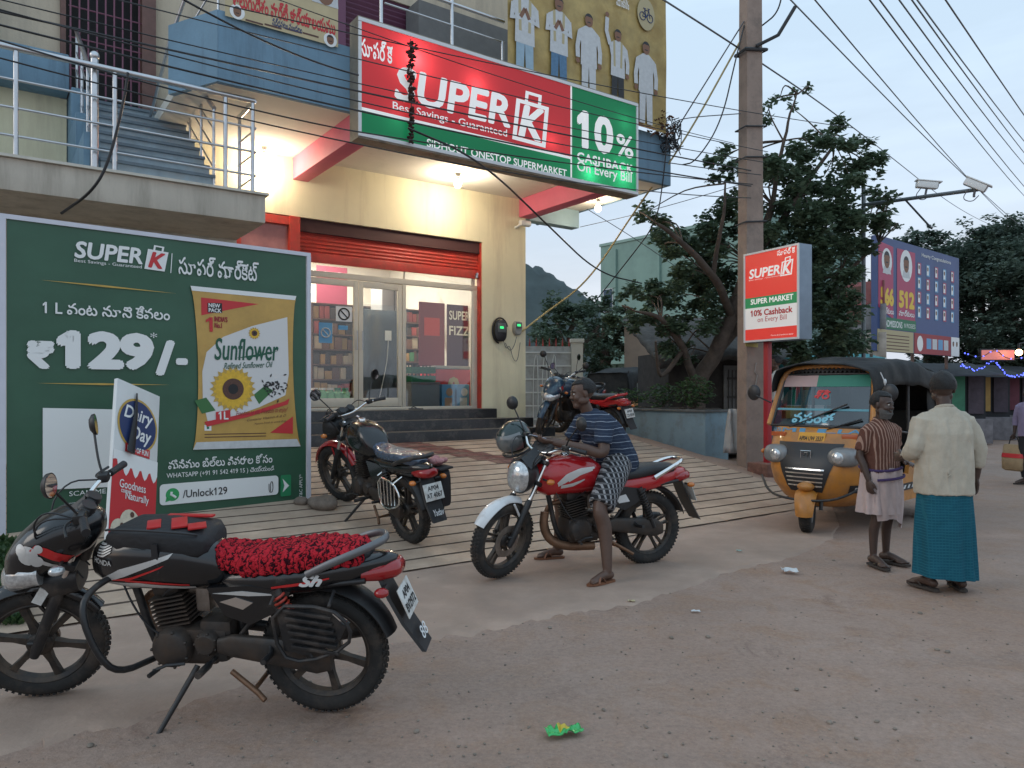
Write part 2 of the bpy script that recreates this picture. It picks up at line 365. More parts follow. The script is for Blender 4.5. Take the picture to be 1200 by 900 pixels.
# ================================================================== GROUND
def build_ground():
    def axis(lo, a, b, hi, fine, g=1.22):
        o = [a + i * fine for i in range(int((b - a) / fine) + 1)]
        s = fine; x = o[0]; L = []
        while x > lo: s *= g; x -= s; L.append(max(x, lo))
        s = fine; x = o[-1]; H = []
        while x < hi: s *= g; x += s; H.append(min(x, hi))
        return L[::-1] + o + H
    xs = axis(-300, -6, 9, 300, .11); ys = axis(-10, 2, 15, 420, .11)
    v = []; f = []; n = len(xs)
    for y in ys:
        for x in xs:
            t, b = tb(x, y); z = gz(x, y)
            if -9 < t < 4.36 and -8 < b < 5.30: z -= .10
            q = mnoise.fractal(Vector((x * .55, y * .55, 0)), 1, 2, 4) * .018 + mnoise.noise(Vector((x * 5, y * 5, 3))) * .004
            k = sstep(4.4, 6, t) * sstep(6, 4, b)
            q += k * mnoise.fractal(Vector((x * 2.2, y * 2.2, 5)), 1, 2, 4) * .05
            if y > 25: q *= 1
            v.append((x, y, z + q - .012))
    for j in range(len(ys) - 1):
        for i in range(n - 1): f.append((j * n + i, j * n + i + 1, (j + 1) * n + i + 1, (j + 1) * n + i))
    m = bpy.data.materials.new('dusty_road'); m.use_nodes = True; t = m.node_tree; b = t.nodes['Principled BSDF']; L = t.links.new
    b.inputs['Roughness'].default_value = .9; b.inputs['Specular IOR Level'].default_value = .25
    tcn = t.nodes.new('ShaderNodeTexCoord')
    def noise(sc_, det=6, ro=.65, dis=0):
        q = t.nodes.new('ShaderNodeTexNoise'); q.inputs['Scale'].default_value = sc_; q.inputs['Detail'].default_value = det; q.inputs['Roughness'].default_value = ro; q.inputs['Distortion'].default_value = dis
        L(tcn.outputs['Object'], q.inputs['Vector']); return q.outputs['Fac']
    def ramp(src, a, c, ca, cb):
        r = t.nodes.new('ShaderNodeValToRGB'); r.color_ramp.elements[0].position = a; r.color_ramp.elements[1].position = c
        r.color_ramp.elements[0].color = (*ca, 1); r.color_ramp.elements[1].color = (*cb, 1); L(src, r.inputs[0]); return r.outputs[0]
    def mixc(fac_, a, c, mode='MIX'):
        x = t.nodes.new('ShaderNodeMix'); x.data_type = 'RGBA'; x.blend_type = mode
        L(fac_, x.inputs['Factor']) if not isinstance(fac_, float) else setattr(x.inputs['Factor'], 'default_value', fac_)
        for s_, vv in (('A', a), ('B', c)):
            if isinstance(vv, tuple): x.inputs[s_].default_value = (*vv, 1)
            else: L(vv, x.inputs[s_])
        return x.outputs['Result']
    W0, W1 = (0, 0, 0), (1, 1, 1)
    base = ramp(noise(.7, 8, .7), .35, .68, (.315, .215, .165), (.38, .275, .222))
    base = mixc(ramp(noise(2.3, 8, .75, .6), .48, .66, W0, W1), base, (.325, .205, .14))
    base = mixc(ramp(noise(1.1, 9, .8, 1.2), .56, .68, W0, (.8,) * 3), base, (.21, .135, .105))
    mpt = t.nodes.new('ShaderNodeMapping'); mpt.inputs['Rotation'].default_value = (0, 0, -.42); mpt.inputs['Scale'].default_value = (.16, 2.2, 1); L(tcn.outputs['Object'], mpt.inputs['Vector']); nt2 = t.nodes.new('ShaderNodeTexNoise'); nt2.inputs['Scale'].default_value = 1.5; nt2.inputs['Detail'].default_value = 5; L(mpt.outputs[0], nt2.inputs['Vector'])
    base = mixc(ramp(nt2.outputs['Fac'], .5, .68, W0, (.55,) * 3), base, (.27, .20, .165))
    base = mixc(ramp(noise(.33, 5, .6, .5), .48, .62, W0, (.6,) * 3), base, (.30, .225, .185))
    # coarse grit
    vor = t.nodes.new('ShaderNodeTexVoronoi'); vor.inputs['Scale'].default_value = 55; L(tcn.outputs['Object'], vor.inputs['Vector'])
    base = mixc(ramp(vor.outputs['Distance'], .10, .22, (.35,) * 3, W0), base, (.48, .34, .265))
    vor2 = t.nodes.new('ShaderNodeTexVoronoi'); vor2.inputs['Scale'].default_value = 23; L(tcn.outputs['Object'], vor2.inputs['Vector'])
    base = mixc(ramp(vor2.outputs['Distance'], .08, .16, (.22,) * 3, W0), base, (.14, .10, .08))
    fine = ramp(noise(38, 5, .8), .3, .7, (.80,) * 3, (1.16,) * 3)
    base = mixc(1.0, base, fine, 'MULTIPLY')
    L(base, b.inputs['Base Color'])
    bp = t.nodes.new('ShaderNodeBump'); bp.inputs['Strength'].default_value = .55; bp.inputs['Distance'].default_value = .012
    L(noise(45, 6, .75), bp.inputs['Height']); bp2 = t.nodes.new('ShaderNodeBump'); bp2.inputs['Strength'].default_value = .5; bp2.inputs['Distance'].default_value = .04
    L(noise(4, 8, .7), bp2.inputs['Height']); L(bp.outputs[0], bp2.inputs['Normal']); L(bp2.outputs[0], b.inputs['Normal'])
    mb = MB(); mb.v = [Vector(p) for p in v]; mb.f = f; mb.m = [0] * len(f)
    o = mb.build('ground', m, None, 80, recalc=False); struct(o)
    MATS['dusty_road'] = m
build_ground()
# ------------------------------------------------------------------ sloping forecourt of grooved concrete
M_apron = mat('grooved_concrete', (.49, .365, .27), .85, var=.22, vs=1.8, bump=.35, bs=30, dirt=(.32, .228, .165), ds=1.3, dlo=.40, dhi=.70)
M_groove = mat('groove_dirt', (.115, .085, .065), 1, var=.3, vs=9)
M_maroon_tile = mat('maroon_oxide', (.17, .06, .05), .8, var=.3, vs=8, dirt=(.3, .22, .17), ds=5)
def build_apron():
    rnd = random.Random(2); mb = MB()
    t0, t1 = -8.0, 4.38; nt_ = 60
    prof = []; b = 5.38; pitch = .232; zz = lambda q: max(0, .165 * (5.35 - q))
    while b > .2:
        prof.append((b, 0, 0)); prof.append((b - pitch + .030, 0, 0)); prof.append((b - pitch + .026, -.013, 1)); prof.append((b - pitch + .004, -.013, 1)); b -= pitch
    vs = []; n = len(prof)
    for i in range(nt_ + 1):
        t = t0 + (t1 - t0) * i / nt_
        for (q, dz, g) in prof:
            jt = mnoise.fractal(Vector((t * 2.3, q * 9, 0)), 1, 2, 3) * .010; e = (mnoise.noise(Vector((q * 3, t, 4))) * .04 if i == nt_ else 0)
            tt = t + e; x = P0 + U * tt + N * (q + jt)
            vs.append((x.x, x.y, gz(x.x, x.y) + dz + .012 if t > -3.3 else gz(x.x, x.y) + dz + .012))
    fs = []; ms = []
    for i in range(nt_):
        for k in range(n - 1):
            fs.append((i * n + k, (i + 1) * n + k, (i + 1) * n + k + 1, i * n + k + 1)); ms.append(1 if k % 4 in (1, 2) or k % 4 == 3 else 0)
    mb.add(vs, fs); mb.m = ms
    o = mb.build('forecourt_pavement', [M_apron, M_groove], None, 25); struct(o)
    # worn maroon inlay near the steps
    mb = MB()
    for k in range(9):
        bt = 5.38 - pitch * (19 - k); a = -.35 + .30 * k * .62; ln = .95 if k == 0 else .62
        if k == 0: a = -.75; ln = 1.1
        b0, b1 = bt - .002, bt - pitch + .034
        P = [fac(a, b0, 0), fac(a + ln, b0, 0), fac(a + ln - .05, b1, 0), fac(a - .05, b1, 0)]
        mb.add([(p.x, p.y, gz(p.x, p.y) + .0165) for p in P], [(0, 1, 2, 3)])
    struct(mb.build('maroon_inlay', M_maroon_tile, None, 0))
build_apron()
def concrete_strip():
    low = [(-90, 905), (150, 850), (300, 800), (470, 752), (560, 745), (660, 722), (735, 712), (805, 690), (870, 668), (925, 655), (975, 632), (985, 612)]
    L_ = [on_ground(*p) for p in low]; nx, ny = 150, 26; v = []
    for i in range(nx + 1):
        k = i / nx * (len(L_) - 1); a = min(int(k), len(L_) - 2); lo = L_[a].lerp(L_[a + 1], k - a) + Vector((0, mnoise.fractal(Vector((i * .33, 0, 3)), .7, 2, 6) * .09, 0)); up = fac(-5.2 + 9.5 * i / nx, 5.30, 0)
        for j in range(ny + 1):
            p = up.lerp(lo, j / ny); h = mnoise.fractal(Vector((p.x * .55, p.y * .55, 0)), 1, 2, 4) * .018 + mnoise.noise(Vector((p.x * 5, p.y * 5, 3))) * .004; v.append((p.x, p.y, max(0, gz(p.x, p.y) if j > 2 else 0) + h + (-.004 if j < ny else -.03)))
    mb = MB(); mb.add(v, [(i * (ny + 1) + j, i * (ny + 1) + j + 1, (i + 1) * (ny + 1) + j + 1, (i + 1) * (ny + 1) + j) for i in range(nx) for j in range(ny)])
    struct(mb.build('concrete_strip', mat('worn_concrete', (.365, .262, .203), .88, var=.22, vs=1.6, bump=.4, bs=38, dirt=(.31, .218, .168), ds=1.2, dlo=.42, dhi=.72), None, 60))
concrete_strip()
# ================================================================== SHOP BUILDING
shop = thing('shop_building', 'cream two-storey corner shop with red shutter, blue-grey balcony and outside stair', 'building', P0, UA)
def bx(name, items, m, parent=shop, smooth=30, bev=0):
    """boxes given by t0,t1,b0,b1,z0,z1 in the facade's own frame"""
    mb = MB()
    for (t0, t1, b0, b1, z0, z1) in items: mb.box(((t0 + t1) / 2, -(b0 + b1) / 2, (z0 + z1) / 2), (abs(t1 - t0), abs(b1 - b0), abs(z1 - z0)), bev=bev)
    return mb.build(name, m, parent, smooth)
bx('wall', [(2.06, 3.02, -.23, 0, .2, 5.06), (-3.1, 2.06, -.23, 0, 4.18, 5.06), (-2.45, -2.2, -.23, 0, .2, 4.18), (2.79, 3.02, -8, -.23, .2, 5.06)], M_cream)
bx('lower_wall', [(-9, -2.45, -.2, 1.0, -.1, 3.52)], M_white_paint)
# rolled shutter and its housing
bx('shutter_box', [(-1.25, 2.06, -.20, -.06, 3.98, 4.178)], mat('dark_maroon', (.06, .02, .02), .7))  # housing in a plain dark maroon, darker than the shutter
def shutter():
    mb = MB(); prof = []; z = 4.0
    while z > 3.66:
        for k in range(6):
            a = PI * k / 5; prof.append((-.105 - .018 * math.sin(a), z - .056 * k / 5))
        z -= .058
    vs = []
    for (y, z) in prof: vs += [(-1.25, -y - .0, z), (2.05, -y - .0, z)]
    vs = [(x, y, z) for (x, y, z) in vs]
    mb.add(vs, [(2 * i, 2 * i + 1, 2 * i + 3, 2 * i + 2) for i in range(len(prof) - 1)])
    sh = mb.build('rolling_shutter', M_red, shop, 70)
    bx('bottom_rail', [(-1.22, 2.05, -.13, -.085, 3.53, 3.665)], M_red, sh, bev=.006)
    for t in (-1.13, 1.98): mb = MB(); mb.box((t, .07, 3.57), (.05, .05, .07), bev=.01); mb.lathe([(.006, -.02), (.022, -.02), (.022, .02), (.006, .02)], (t, .05, 3.61), (0, 1, 0), 12); mb.build('lock', M_steel, sh)
shutter()
bx('guide_channel', [(-1.41, -1.252, -.13, .03, 1.22, 4.17)], M_red); bx('guide_channel', [(2.04, 2.06, -.15, -.02, 1.22, 4.17)], M_red)
# red framed fixed window left of the shutter
wf = bx('window', [(-2.2, -2.12, -.12, .01, 1.22, 4.16), (-2.12, -1.41, -.12, .01, 4.04, 4.16), (-2.12, -1.41, -.11, .0, 3.42, 3.50), (-2.12, -1.41, -.11, 0, 1.22, 1.4)], M_red)
bx('pane', [(-2.12, -1.41, -.08, -.07, 1.4, 4.04)], mat('pinkish_glass', (.38, .16, .15), .15, var=.25, vs=3), wf)
bx('ledge', [(-2.12, -1.42, 0, .05, 3.50, 3.56)], M_whiteplastic, wf)
# aluminium shopfront, one frame mesh and its panes
yF = -.16
dr = bx('shopfront_frame', [(-1.25, 2.04, yF - .03, yF + .03, 3.32, 3.41), (-1.25, 2.04, yF - .028, yF + .028, 1.22, 1.27), (.555, .62, yF - .029, yF + .029, 1.27, 3.32), (1.93, 2.04, yF - .029, yF + .029, 1.27, 3.32),
    (.575, .60, yF - .027, yF + .027, 3.41, 3.70), (1.93, 1.99, yF - .027, yF + .027, 3.41, 3.70), (-1.25, -1.19, yF - .029, yF + .029, 1.27, 3.32)], M_alu, bev=.004)
for (a, c) in ((-1.185, -.235), (-.225, .55)):
    d = bx('door', [(a, a + .075, yF - .022, yF + .022, 1.28, 3.31), (c - .075, c, yF - .022, yF + .022, 1.28, 3.31), (a + .075, c - .075, yF - .02, yF + .02, 3.21, 3.31), (a + .075, c - .075, yF - .02, yF + .02, 1.28, 1.42)], M_alu, bev=.004)
    bx('pane', [(a + .075, c - .075, yF - .003, yF + .003, 1.42, 3.21)], M_glass, d)
    hx_ = c - .04 if a < -1 else a + .04
    mb = MB(); mb.tube([(hx_, .11, 2.2), (hx_, .08, 2.2), (hx_, .08, 2.5), (hx_, .11, 2.5)], .009, 8); mb.build('handle', M_steel, d)
bx('pane', [(.62, 1.93, yF - .003, yF + .003, 1.27, 3.32)], M_glass, dr)
bx('transom_pane', [(-1.19, .575, yF - .003, yF + .003, 3.41, 3.70), (.60, 1.93, yF - .003, yF + .003, 3.41, 3.70)], M_glass, dr)
# entrance steps of dark stone
bx('step', [(-2.45, 2.16, -.13, .32, .30, 1.22)], M_black_stone, bev=.006)
M_step_top = mat('dusty_stone', (.13, .115, .10), .6, var=.2, vs=6)
bx('step', [(-2.45, 2.75, .32, .60, .30, 1.06)], M_black_stone, bev=.006)
bx('step', [(-2.45, 3.0, .60, .90, .30, .90)], M_black_stone, bev=.006)
bx('step_edge', [(-2.44, 2.15, .02, .325, 1.22, 1.226), (-2.44, 2.74, .325, .605, 1.06, 1.066), (-2.44, 2.99, .61, .905, .90, .906)], M_step_top)
bx('plinth', [(2.16, 3.05, -.0, .06, .3, 1.05)], M_black_stone)
# shop interior
bx('interior_wall', [(-2.2, 2.79, -5.2, -5.0, 1.2, 4.9), (-2.4, -2.2, -5.2, -.23, 1.2, 4.9), (2.70, 2.785, -5.0, -.24, 1.2, 4.9)], M_interior)
bx('interior_floor', [(-2.2, 2.7, -5.0, -.13, 1.0, 1.21)], M_tile)
bx('interior_ceiling', [(-2.2, 2.7, -5.0, -.235, 4.6, 4.85)], M_interior)
# balcony: slab, soffit, parapet
bx('balcony_slab', [(-3.0, 4.40, -.6, 2.18, 5.06, 5.2)], M_soffit)
par = MB()
for (p, q, h) in (((-3.0, 2.12), (4.40, 2.12), 0), ((4.34, 2.05), (4.34, -1.5), 1)):
    pass
bx('parapet', [(-3.0, 4.45, 2.18, 2.26, 5.05, 5.87), (4.40, 4.45, -1.5, 2.18, 5.05, 5.87)], M_blue, bev=.012)
MB().prism([(-3.0, -2.26), (-3.0, -2.18), (-3.31, -1.5), (-3.38, -1.53)], 5.052, 5.868).build('parapet_return', M_blue, shop)
MB().prism([(-3.0, -2.18), (-3.31, -1.5), (-3.31, .2), (-3.0, .2)], 5.062, 5.19).build('balcony_slab_end', M_soffit, shop)
bx('beam', [(-1.36, -1.12, 0, 2.17, 4.727, 5.059)], M_pink, bev=.006)
bx('beam', [(2.87, 3.13, .0, 2.17, 4.727, 5.059)], M_pink, bev=.006)
bx('side_beam', [(3.135, 4.34, -.25, -.02, 4.72, 5.059)], M_lblue, bev=.006)
# upper storey
bx('upper_wall', [(-9, -4.3, -.35, -.1, 5.2, 10), (-3.25, -.62, -.35, -.1, 5.2, 10), (-4.3, -3.25, -.35, -.1, 7.6, 10), (2.45, 4.3, -.35, -.1, 5.2, 10), (-.62, 2.45, -.35, -.1, 8.0, 10)], mat('upper_cream', (.56, .47, .35), .85, var=.07, vs=2, bump=.4, bs=45, dirt=(.34, .29, .23), ds=1.6, dlo=.45, dhi=.85, streak=2))
def upper_shutter():
    mb = MB(); z = 8.0; prof = []
    while z > 5.2: prof += [(.13, z), (.15, z - .05), (.13, z - .08)]; z -= .085
    vs = []
    for (y, z) in prof: vs += [(-.5, y, z), (2.45, y, z)]
    mb.add(vs, [(2 * i, 2 * i + 1, 2 * i + 3, 2 * i + 2) for i in range(len(prof) - 1)]); mb.build('upper_shutter', M_maroon, shop, 20)
    bx('upper_shutter_post', [(-.66, -.5, -.16, -.02, 5.2, 8.0)], mat('mauve_enamel', (.16, .05, .10), .5))
upper_shutter()
bx('grey_fascia', [(.6, 2.6, -.098, .35, 7.15, 7.9)], mat('grey_render', (.17, .165, .16), .9, var=.1))
bx('pillar', [(-6.3, -5.15, -.1, .25, 5.66, 10)], mat('blue_pillar', (.20, .33, .45), .8, var=.1))
# landing slab and outside stair on the left
bx('landing_slab', [(-9, -2.45, 0, 2.22, 3.52, 3.84)], mat('slab_render', (.54, .48, .40), .85, var=.08, vs=2, dirt=(.30, .26, .21), ds=2.2, dlo=.45, dhi=.8, bump=.2, streak=2), bev=.01)
bx('slab_nosing', [(-9, -2.42, 0, 2.26, 3.842, 3.87)], M_white_paint)
st = []
for k in range(8): st.append((-4.14, -2.97, -.09 + .0, 2.0 - .25 * k, 3.87 + .172 * k, 3.87 + .172 * (k + 1)))
bx('stair', st, M_stairb, bev=.0)
bx('stair_nosing', [(-4.145, -2.965, 2.0 - .25 * k - .02, 2.0 - .25 * k + .025, 3.87 + .172 * (k + 1) - .03, 3.87 + .172 * (k + 1) + .004) for k in range(8)], mat('stair_edge', (.15, .19, .22), .7, var=.2))
bx('stair_side', [(-4.30, -4.147, -.09, 2.0, 3.875, 4.3), (-4.30, -4.147, -.09, 1.2, 4.3, 4.75), (-4.30, -4.147, -.09, .7, 4.75, 5.2)], M_blue, bev=.01)
bx('upper_floor_edge', [(-9, -4.31, .2, .55, 5.2, 5.64)], M_blue, bev=.02)
bx('under_stair_wall', [(-9, -4.31, -.09, .2, 3.87, 5.2)], M_cream)
bx('under_stair_column', [(-5.75, -5.35, .21, .5, 3.87, 5.19)], M_blue)
# grille door at the head of the stair
gd = bx('door', [(-4.3, -3.25, -.55, -.5, 5.2, 7.6)], M_dark)  # near-black sheet behind the grille, its colour stands for the unlit interior
gm = MB()
for k in range(9): gm.cyl((-4.25 + k * .1, .02, 5.25), (-4.25 + k * .1, .02, 7.55), .011, 6)
for z in (5.3, 5.7, 6.1, 6.5, 6.9, 7.3): gm.cyl((-4.27, .035, z), (-3.42, .035, z), .010, 6)
gm.build('grille', mat('pink_grille', (.20, .07, .11), .5), gd)
bx('door_frame', [(-3.42, -3.25, -.3, .02, 5.2, 7.6), (-4.36, -4.3, -.3, -.02, 5.2, 7.6)], mat('brown_frame', (.15, .075, .06), .6, var=.2), gd)
# steel railings
def railing(name, runs, posts, parent=shop):
    mb = MB()
    for pts, r in runs: mb.tube(pts, r, 10)
    for (a, b, r) in posts: mb.cyl(a, b, r, 10)
    return mb.build(name, M_steel, parent, 50)
zr = 3.87
rail_t = -2.55
railing('stair_railing', [([(-9, -2.12, zr + 1.10), (rail_t, -2.12, zr + 1.10)], .032), ([(rail_t, -2.12, zr + 1.10), (rail_t, -1.45, zr + 1.10)], .028)] +
        [([(-9, -2.12, zr + h), (rail_t + .02, -2.12, zr + h), (rail_t, -1.45, zr + h)], .013) for h in (.22, .50, .78)],
        [((t, -2.12, zr), (t, -2.12, zr + 1.07), .024) for t in (-4.9, -4.02, -2.88, rail_t - .02)] + [((rail_t, -1.5, zr), (rail_t, -1.5, zr + 1.08), .022)])
# sloping hand rails each side of the stair
for (ta, nm) in ((-4.2, 0), (-2.98, 1)):
    top = [(ta, -2.02, zr + .95), (ta, -.15, zr + .95 + 1.29)]
    railing('stair_railing', [(top, .026)] + [([(ta, -2.02, zr + h), (ta, -.15, zr + h + 1.29)], .010) for h in (.25, .48, .70)],
            [((ta, -y, zr + (2.0 - y) * .688), (ta, -y, zr + .95 + (2.02 - y) * .688), .017) for y in (2.0, 1.4, .8, .2)])
mb = MB(); mb.cyl((-4.2, -2.03, zr), (-4.2, -2.03, zr + 1.2), .04, 12); mb.ell((-4.2, -2.03, zr + 1.24), (.05, .05, .05), 12, 8); mb.build('newel_post', M_steel, shop)
# balcony railing
railing('balcony_railing', [([(-3.0, -2.2, 6.9), (1.0, -2.2, 6.9)], .024), ([(-.9, -2.2, 6.60), (1.0, -2.2, 6.60)], .013), ([(-.9, -2.2, 6.28), (1.0, -2.2, 6.28)], .013)],
        [((t, -2.2, 5.87), (t, -2.2, z), .024) for t, z in ((-.95, 6.9), (.12, 7.6), (.97, 6.6))])
railing('balcony_railing', [([(-3.0, -2.2, 7.0), (-3.36, -1.5, 5.7), (-3.4, -.3, 5.0)], .02), ([(-2.9, -2.2, 6.4), (-3.34, -1.5, 5.5)], .012)], [((-2.98, -2.2, 5.87), (-2.98, -2.2, 7.2), .016)])
# ================================================================== BULBS AND SHOP LIGHTS
def bulb(t, b, label, energy):
    p = fac(t, b, 5.06); r = thing('light_bulb', label, 'bulb', p, 0, None)
    mb = MB(); mb.lathe([(.035, 0), (.035, -.05), (.022, -.06), (.022, -.09)], (0, 0, -.002), (0, 0, 1), 14); mb.build('bulb_holder', M_whiteplastic, r)
    mb = MB(); mb.lathe([(.018, -.09), (.035, -.115), (.055, -.15), (.06, -.18), (.048, -.215), (.022, -.235), (.0, -.238)], (0, 0, 0), (0, 0, 1), 16); o = mb.build('bulb_glass', M_lamp, r, 80)
    l = bpy.data.lights.new('bulb_light', 'POINT'); l.energy = energy; l.color = (1, .87, .68); l.shadow_soft_size = .06
    lo = bpy.data.objects.new('bulb_light', l); COL.objects.link(lo); lo.parent = r; lo.location = (0, 0, -.33)
bulb(-1.86, .25, 'lit bulb on the balcony soffit beside the outside stair', 26)
bulb(1.10, .75, 'lit bulb on the soffit under the middle of the long signboard', 45)
bulb(4.05, .85, 'lit bulb at the outer corner of the soffit beyond the right pink beam', 14)
def tube_light(t, b, label, e):
    r = thing('tube_light', label, 'tube light', fac(t, b, 4.55), UA, None)
    MB().box((0, 0, .015), (1.2, .07, .03), bev=.006).build('batten', M_whiteplastic, r)
    mb = MB(); mb.cyl((-.57, 0, -.02), (.57, 0, -.02), .015, 10); mb.build('tube', mat('lit_tube', (1, 1, 1), .4, emit=9, ecol=(1, .95, .86)), r)
    l = bpy.data.lights.new('tube_lamp', 'AREA'); l.shape = 'RECTANGLE'; l.size = 1.2; l.size_y = .08; l.energy = e; l.color = (1, .93, .82)
    lo = bpy.data.objects.new('tube_lamp', l); COL.objects.link(lo); lo.parent = r; lo.location = (0, 0, -.045)
tube_light(-.3, -1.7, 'lit tube light on the shop ceiling nearest the glass doors', 170)
tube_light(.6, -3.6, 'lit tube light on the shop ceiling towards the back', 130)
# ================================================================== SIGNS, BANNERS, POSTERS
def translucent(name, col, tr=.55, glow=0):
    if name in MATS: return MATS[name]
    m = bpy.data.materials.new(name); m.use_nodes = True; t = m.node_tree; t.nodes.clear(); L = t.links.new
    o = t.nodes.new('ShaderNodeOutputMaterial'); d = t.nodes.new('ShaderNodeBsdfPrincipled'); q = t.nodes.new('ShaderNodeBsdfTranslucent'); mx_ = t.nodes.new('ShaderNodeMixShader')
    d.inputs['Base Color'].default_value = (*col, 1); d.inputs['Roughness'].default_value = .3; d.inputs['Emission Color'].default_value = (*col, 1); d.inputs['Emission Strength'].default_value = glow * 2; q.inputs['Color'].default_value = (*col, 1)
    mx_.inputs[0].default_value = tr; L(d.outputs[0], mx_.inputs[1]); L(q.outputs[0], mx_.inputs[2]); L(mx_.outputs[0], o.inputs[0])
    MATS[name] = m; return m
I_white = mat('printed_white', (.78, .78, .76), .5)
I_wlit = mat('backlit_white', (.80, .80, .78), .4, emit=.22, ecol=(1, .97, .93))
I_red = mat('printed_red', (.55, .03, .035), .5)
I_darkred = mat('printed_dark_red', (.30, .02, .03), .5)
I_green = mat('printed_green', (.012, .16, .07), .5)
I_black = mat('printed_black', (.012, .012, .014), .5)
I_gold = mat('printed_gold', (.52, .33, .07), .5, var=.15, vs=9)
I_yellow = mat('printed_yellow', (.70, .42, .035), .5, var=.15, vs=30)
I_brown = mat('printed_brown', (.10, .045, .03), .6, var=.3, vs=60)
I_navy = mat('printed_navy', (.02, .04, .13), .5)
I_skin = mat('printed_skin', (.22, .105, .06), .6)
I_cloth = mat('printed_white_cloth', (.56, .57, .57), .6, var=.10, vs=14)
I_pink = mat('printed_pink', (.42, .05, .12), .5)
I_tan = mat('printed_tan', (.45, .38, .22), .6)
I_blue = mat('printed_blue', (.06, .12, .32), .5)
I_sky = mat('printed_light_blue', (.12, .33, .55), .5)
def bag(P, quad, body, glyph, parent, z=.006, outline=None, frame_w=.12):
    """shopping-bag emblem carrying a K: quad = tl,tr,br,bl in photo pixels"""
    tl, tr, br, bl = [Vector(P.uv(*q)) for q in quad]
    def q(a, b): return tuple(tl * (1 - a) * b + tr * a * b + bl * (1 - a) * (1 - b) + br * a * (1 - b))
    if body is not None: P.poly('bag_emblem', [q(0, 0), q(1, 0), q(1, 1), q(0, 1)], z, body, False, parent)
    mb = MB()
    def bar(a0, b0, a1, b1): mb.add([(*q(a0, b0), z + .001), (*q(a1, b0), z + .001), (*q(a1, b1), z + .001), (*q(a0, b1), z + .001)], [(0, 1, 2, 3)])
    if outline is not None:
        w_ = frame_w; h_ = w_ * .75
        bar(0, 0, 1, h_); bar(0, 1 - h_, 1, 1); bar(0, h_, w_, 1 - h_); bar(1 - w_, h_, 1, 1 - h_)
        bar(.25, 1.0, .25 + w_ * .8, 1.17); bar(.75 - w_ * .8, 1.0, .75, 1.17); bar(.25, 1.17, .75, 1.17 + h_ * .8)
        mb.build('bag_outline', outline, parent, 0)
    mb = MB(); vs, fs = glyphs('K', bold=.0, shear=.12); ax, bx_ = min(v.x for v in vs), max(v.x for v in vs); ay, by = min(v.y for v in vs), max(v.y for v in vs)
    mb.add([(*q(.2 + .62 * (v.x - ax) / (bx_ - ax), .13 + .74 * (v.y - ay) / (by - ay)), z + .003) for v in vs], fs)
    for k_, (ox, oy) in enumerate([(.02 * math.cos(PI * t_ / 4), .02 * math.sin(PI * t_ / 4)) for t_ in range(8)]): mb.add([(*q(.2 + ox * 2.2 + .62 * (v.x - ax) / (bx_ - ax), .13 + oy * 1.6 + .74 * (v.y - ay) / (by - ay)), z + .0031 + k_ * 1e-4) for v in vs], fs)
    mb.build('bag_letter', glyph, parent, 0)
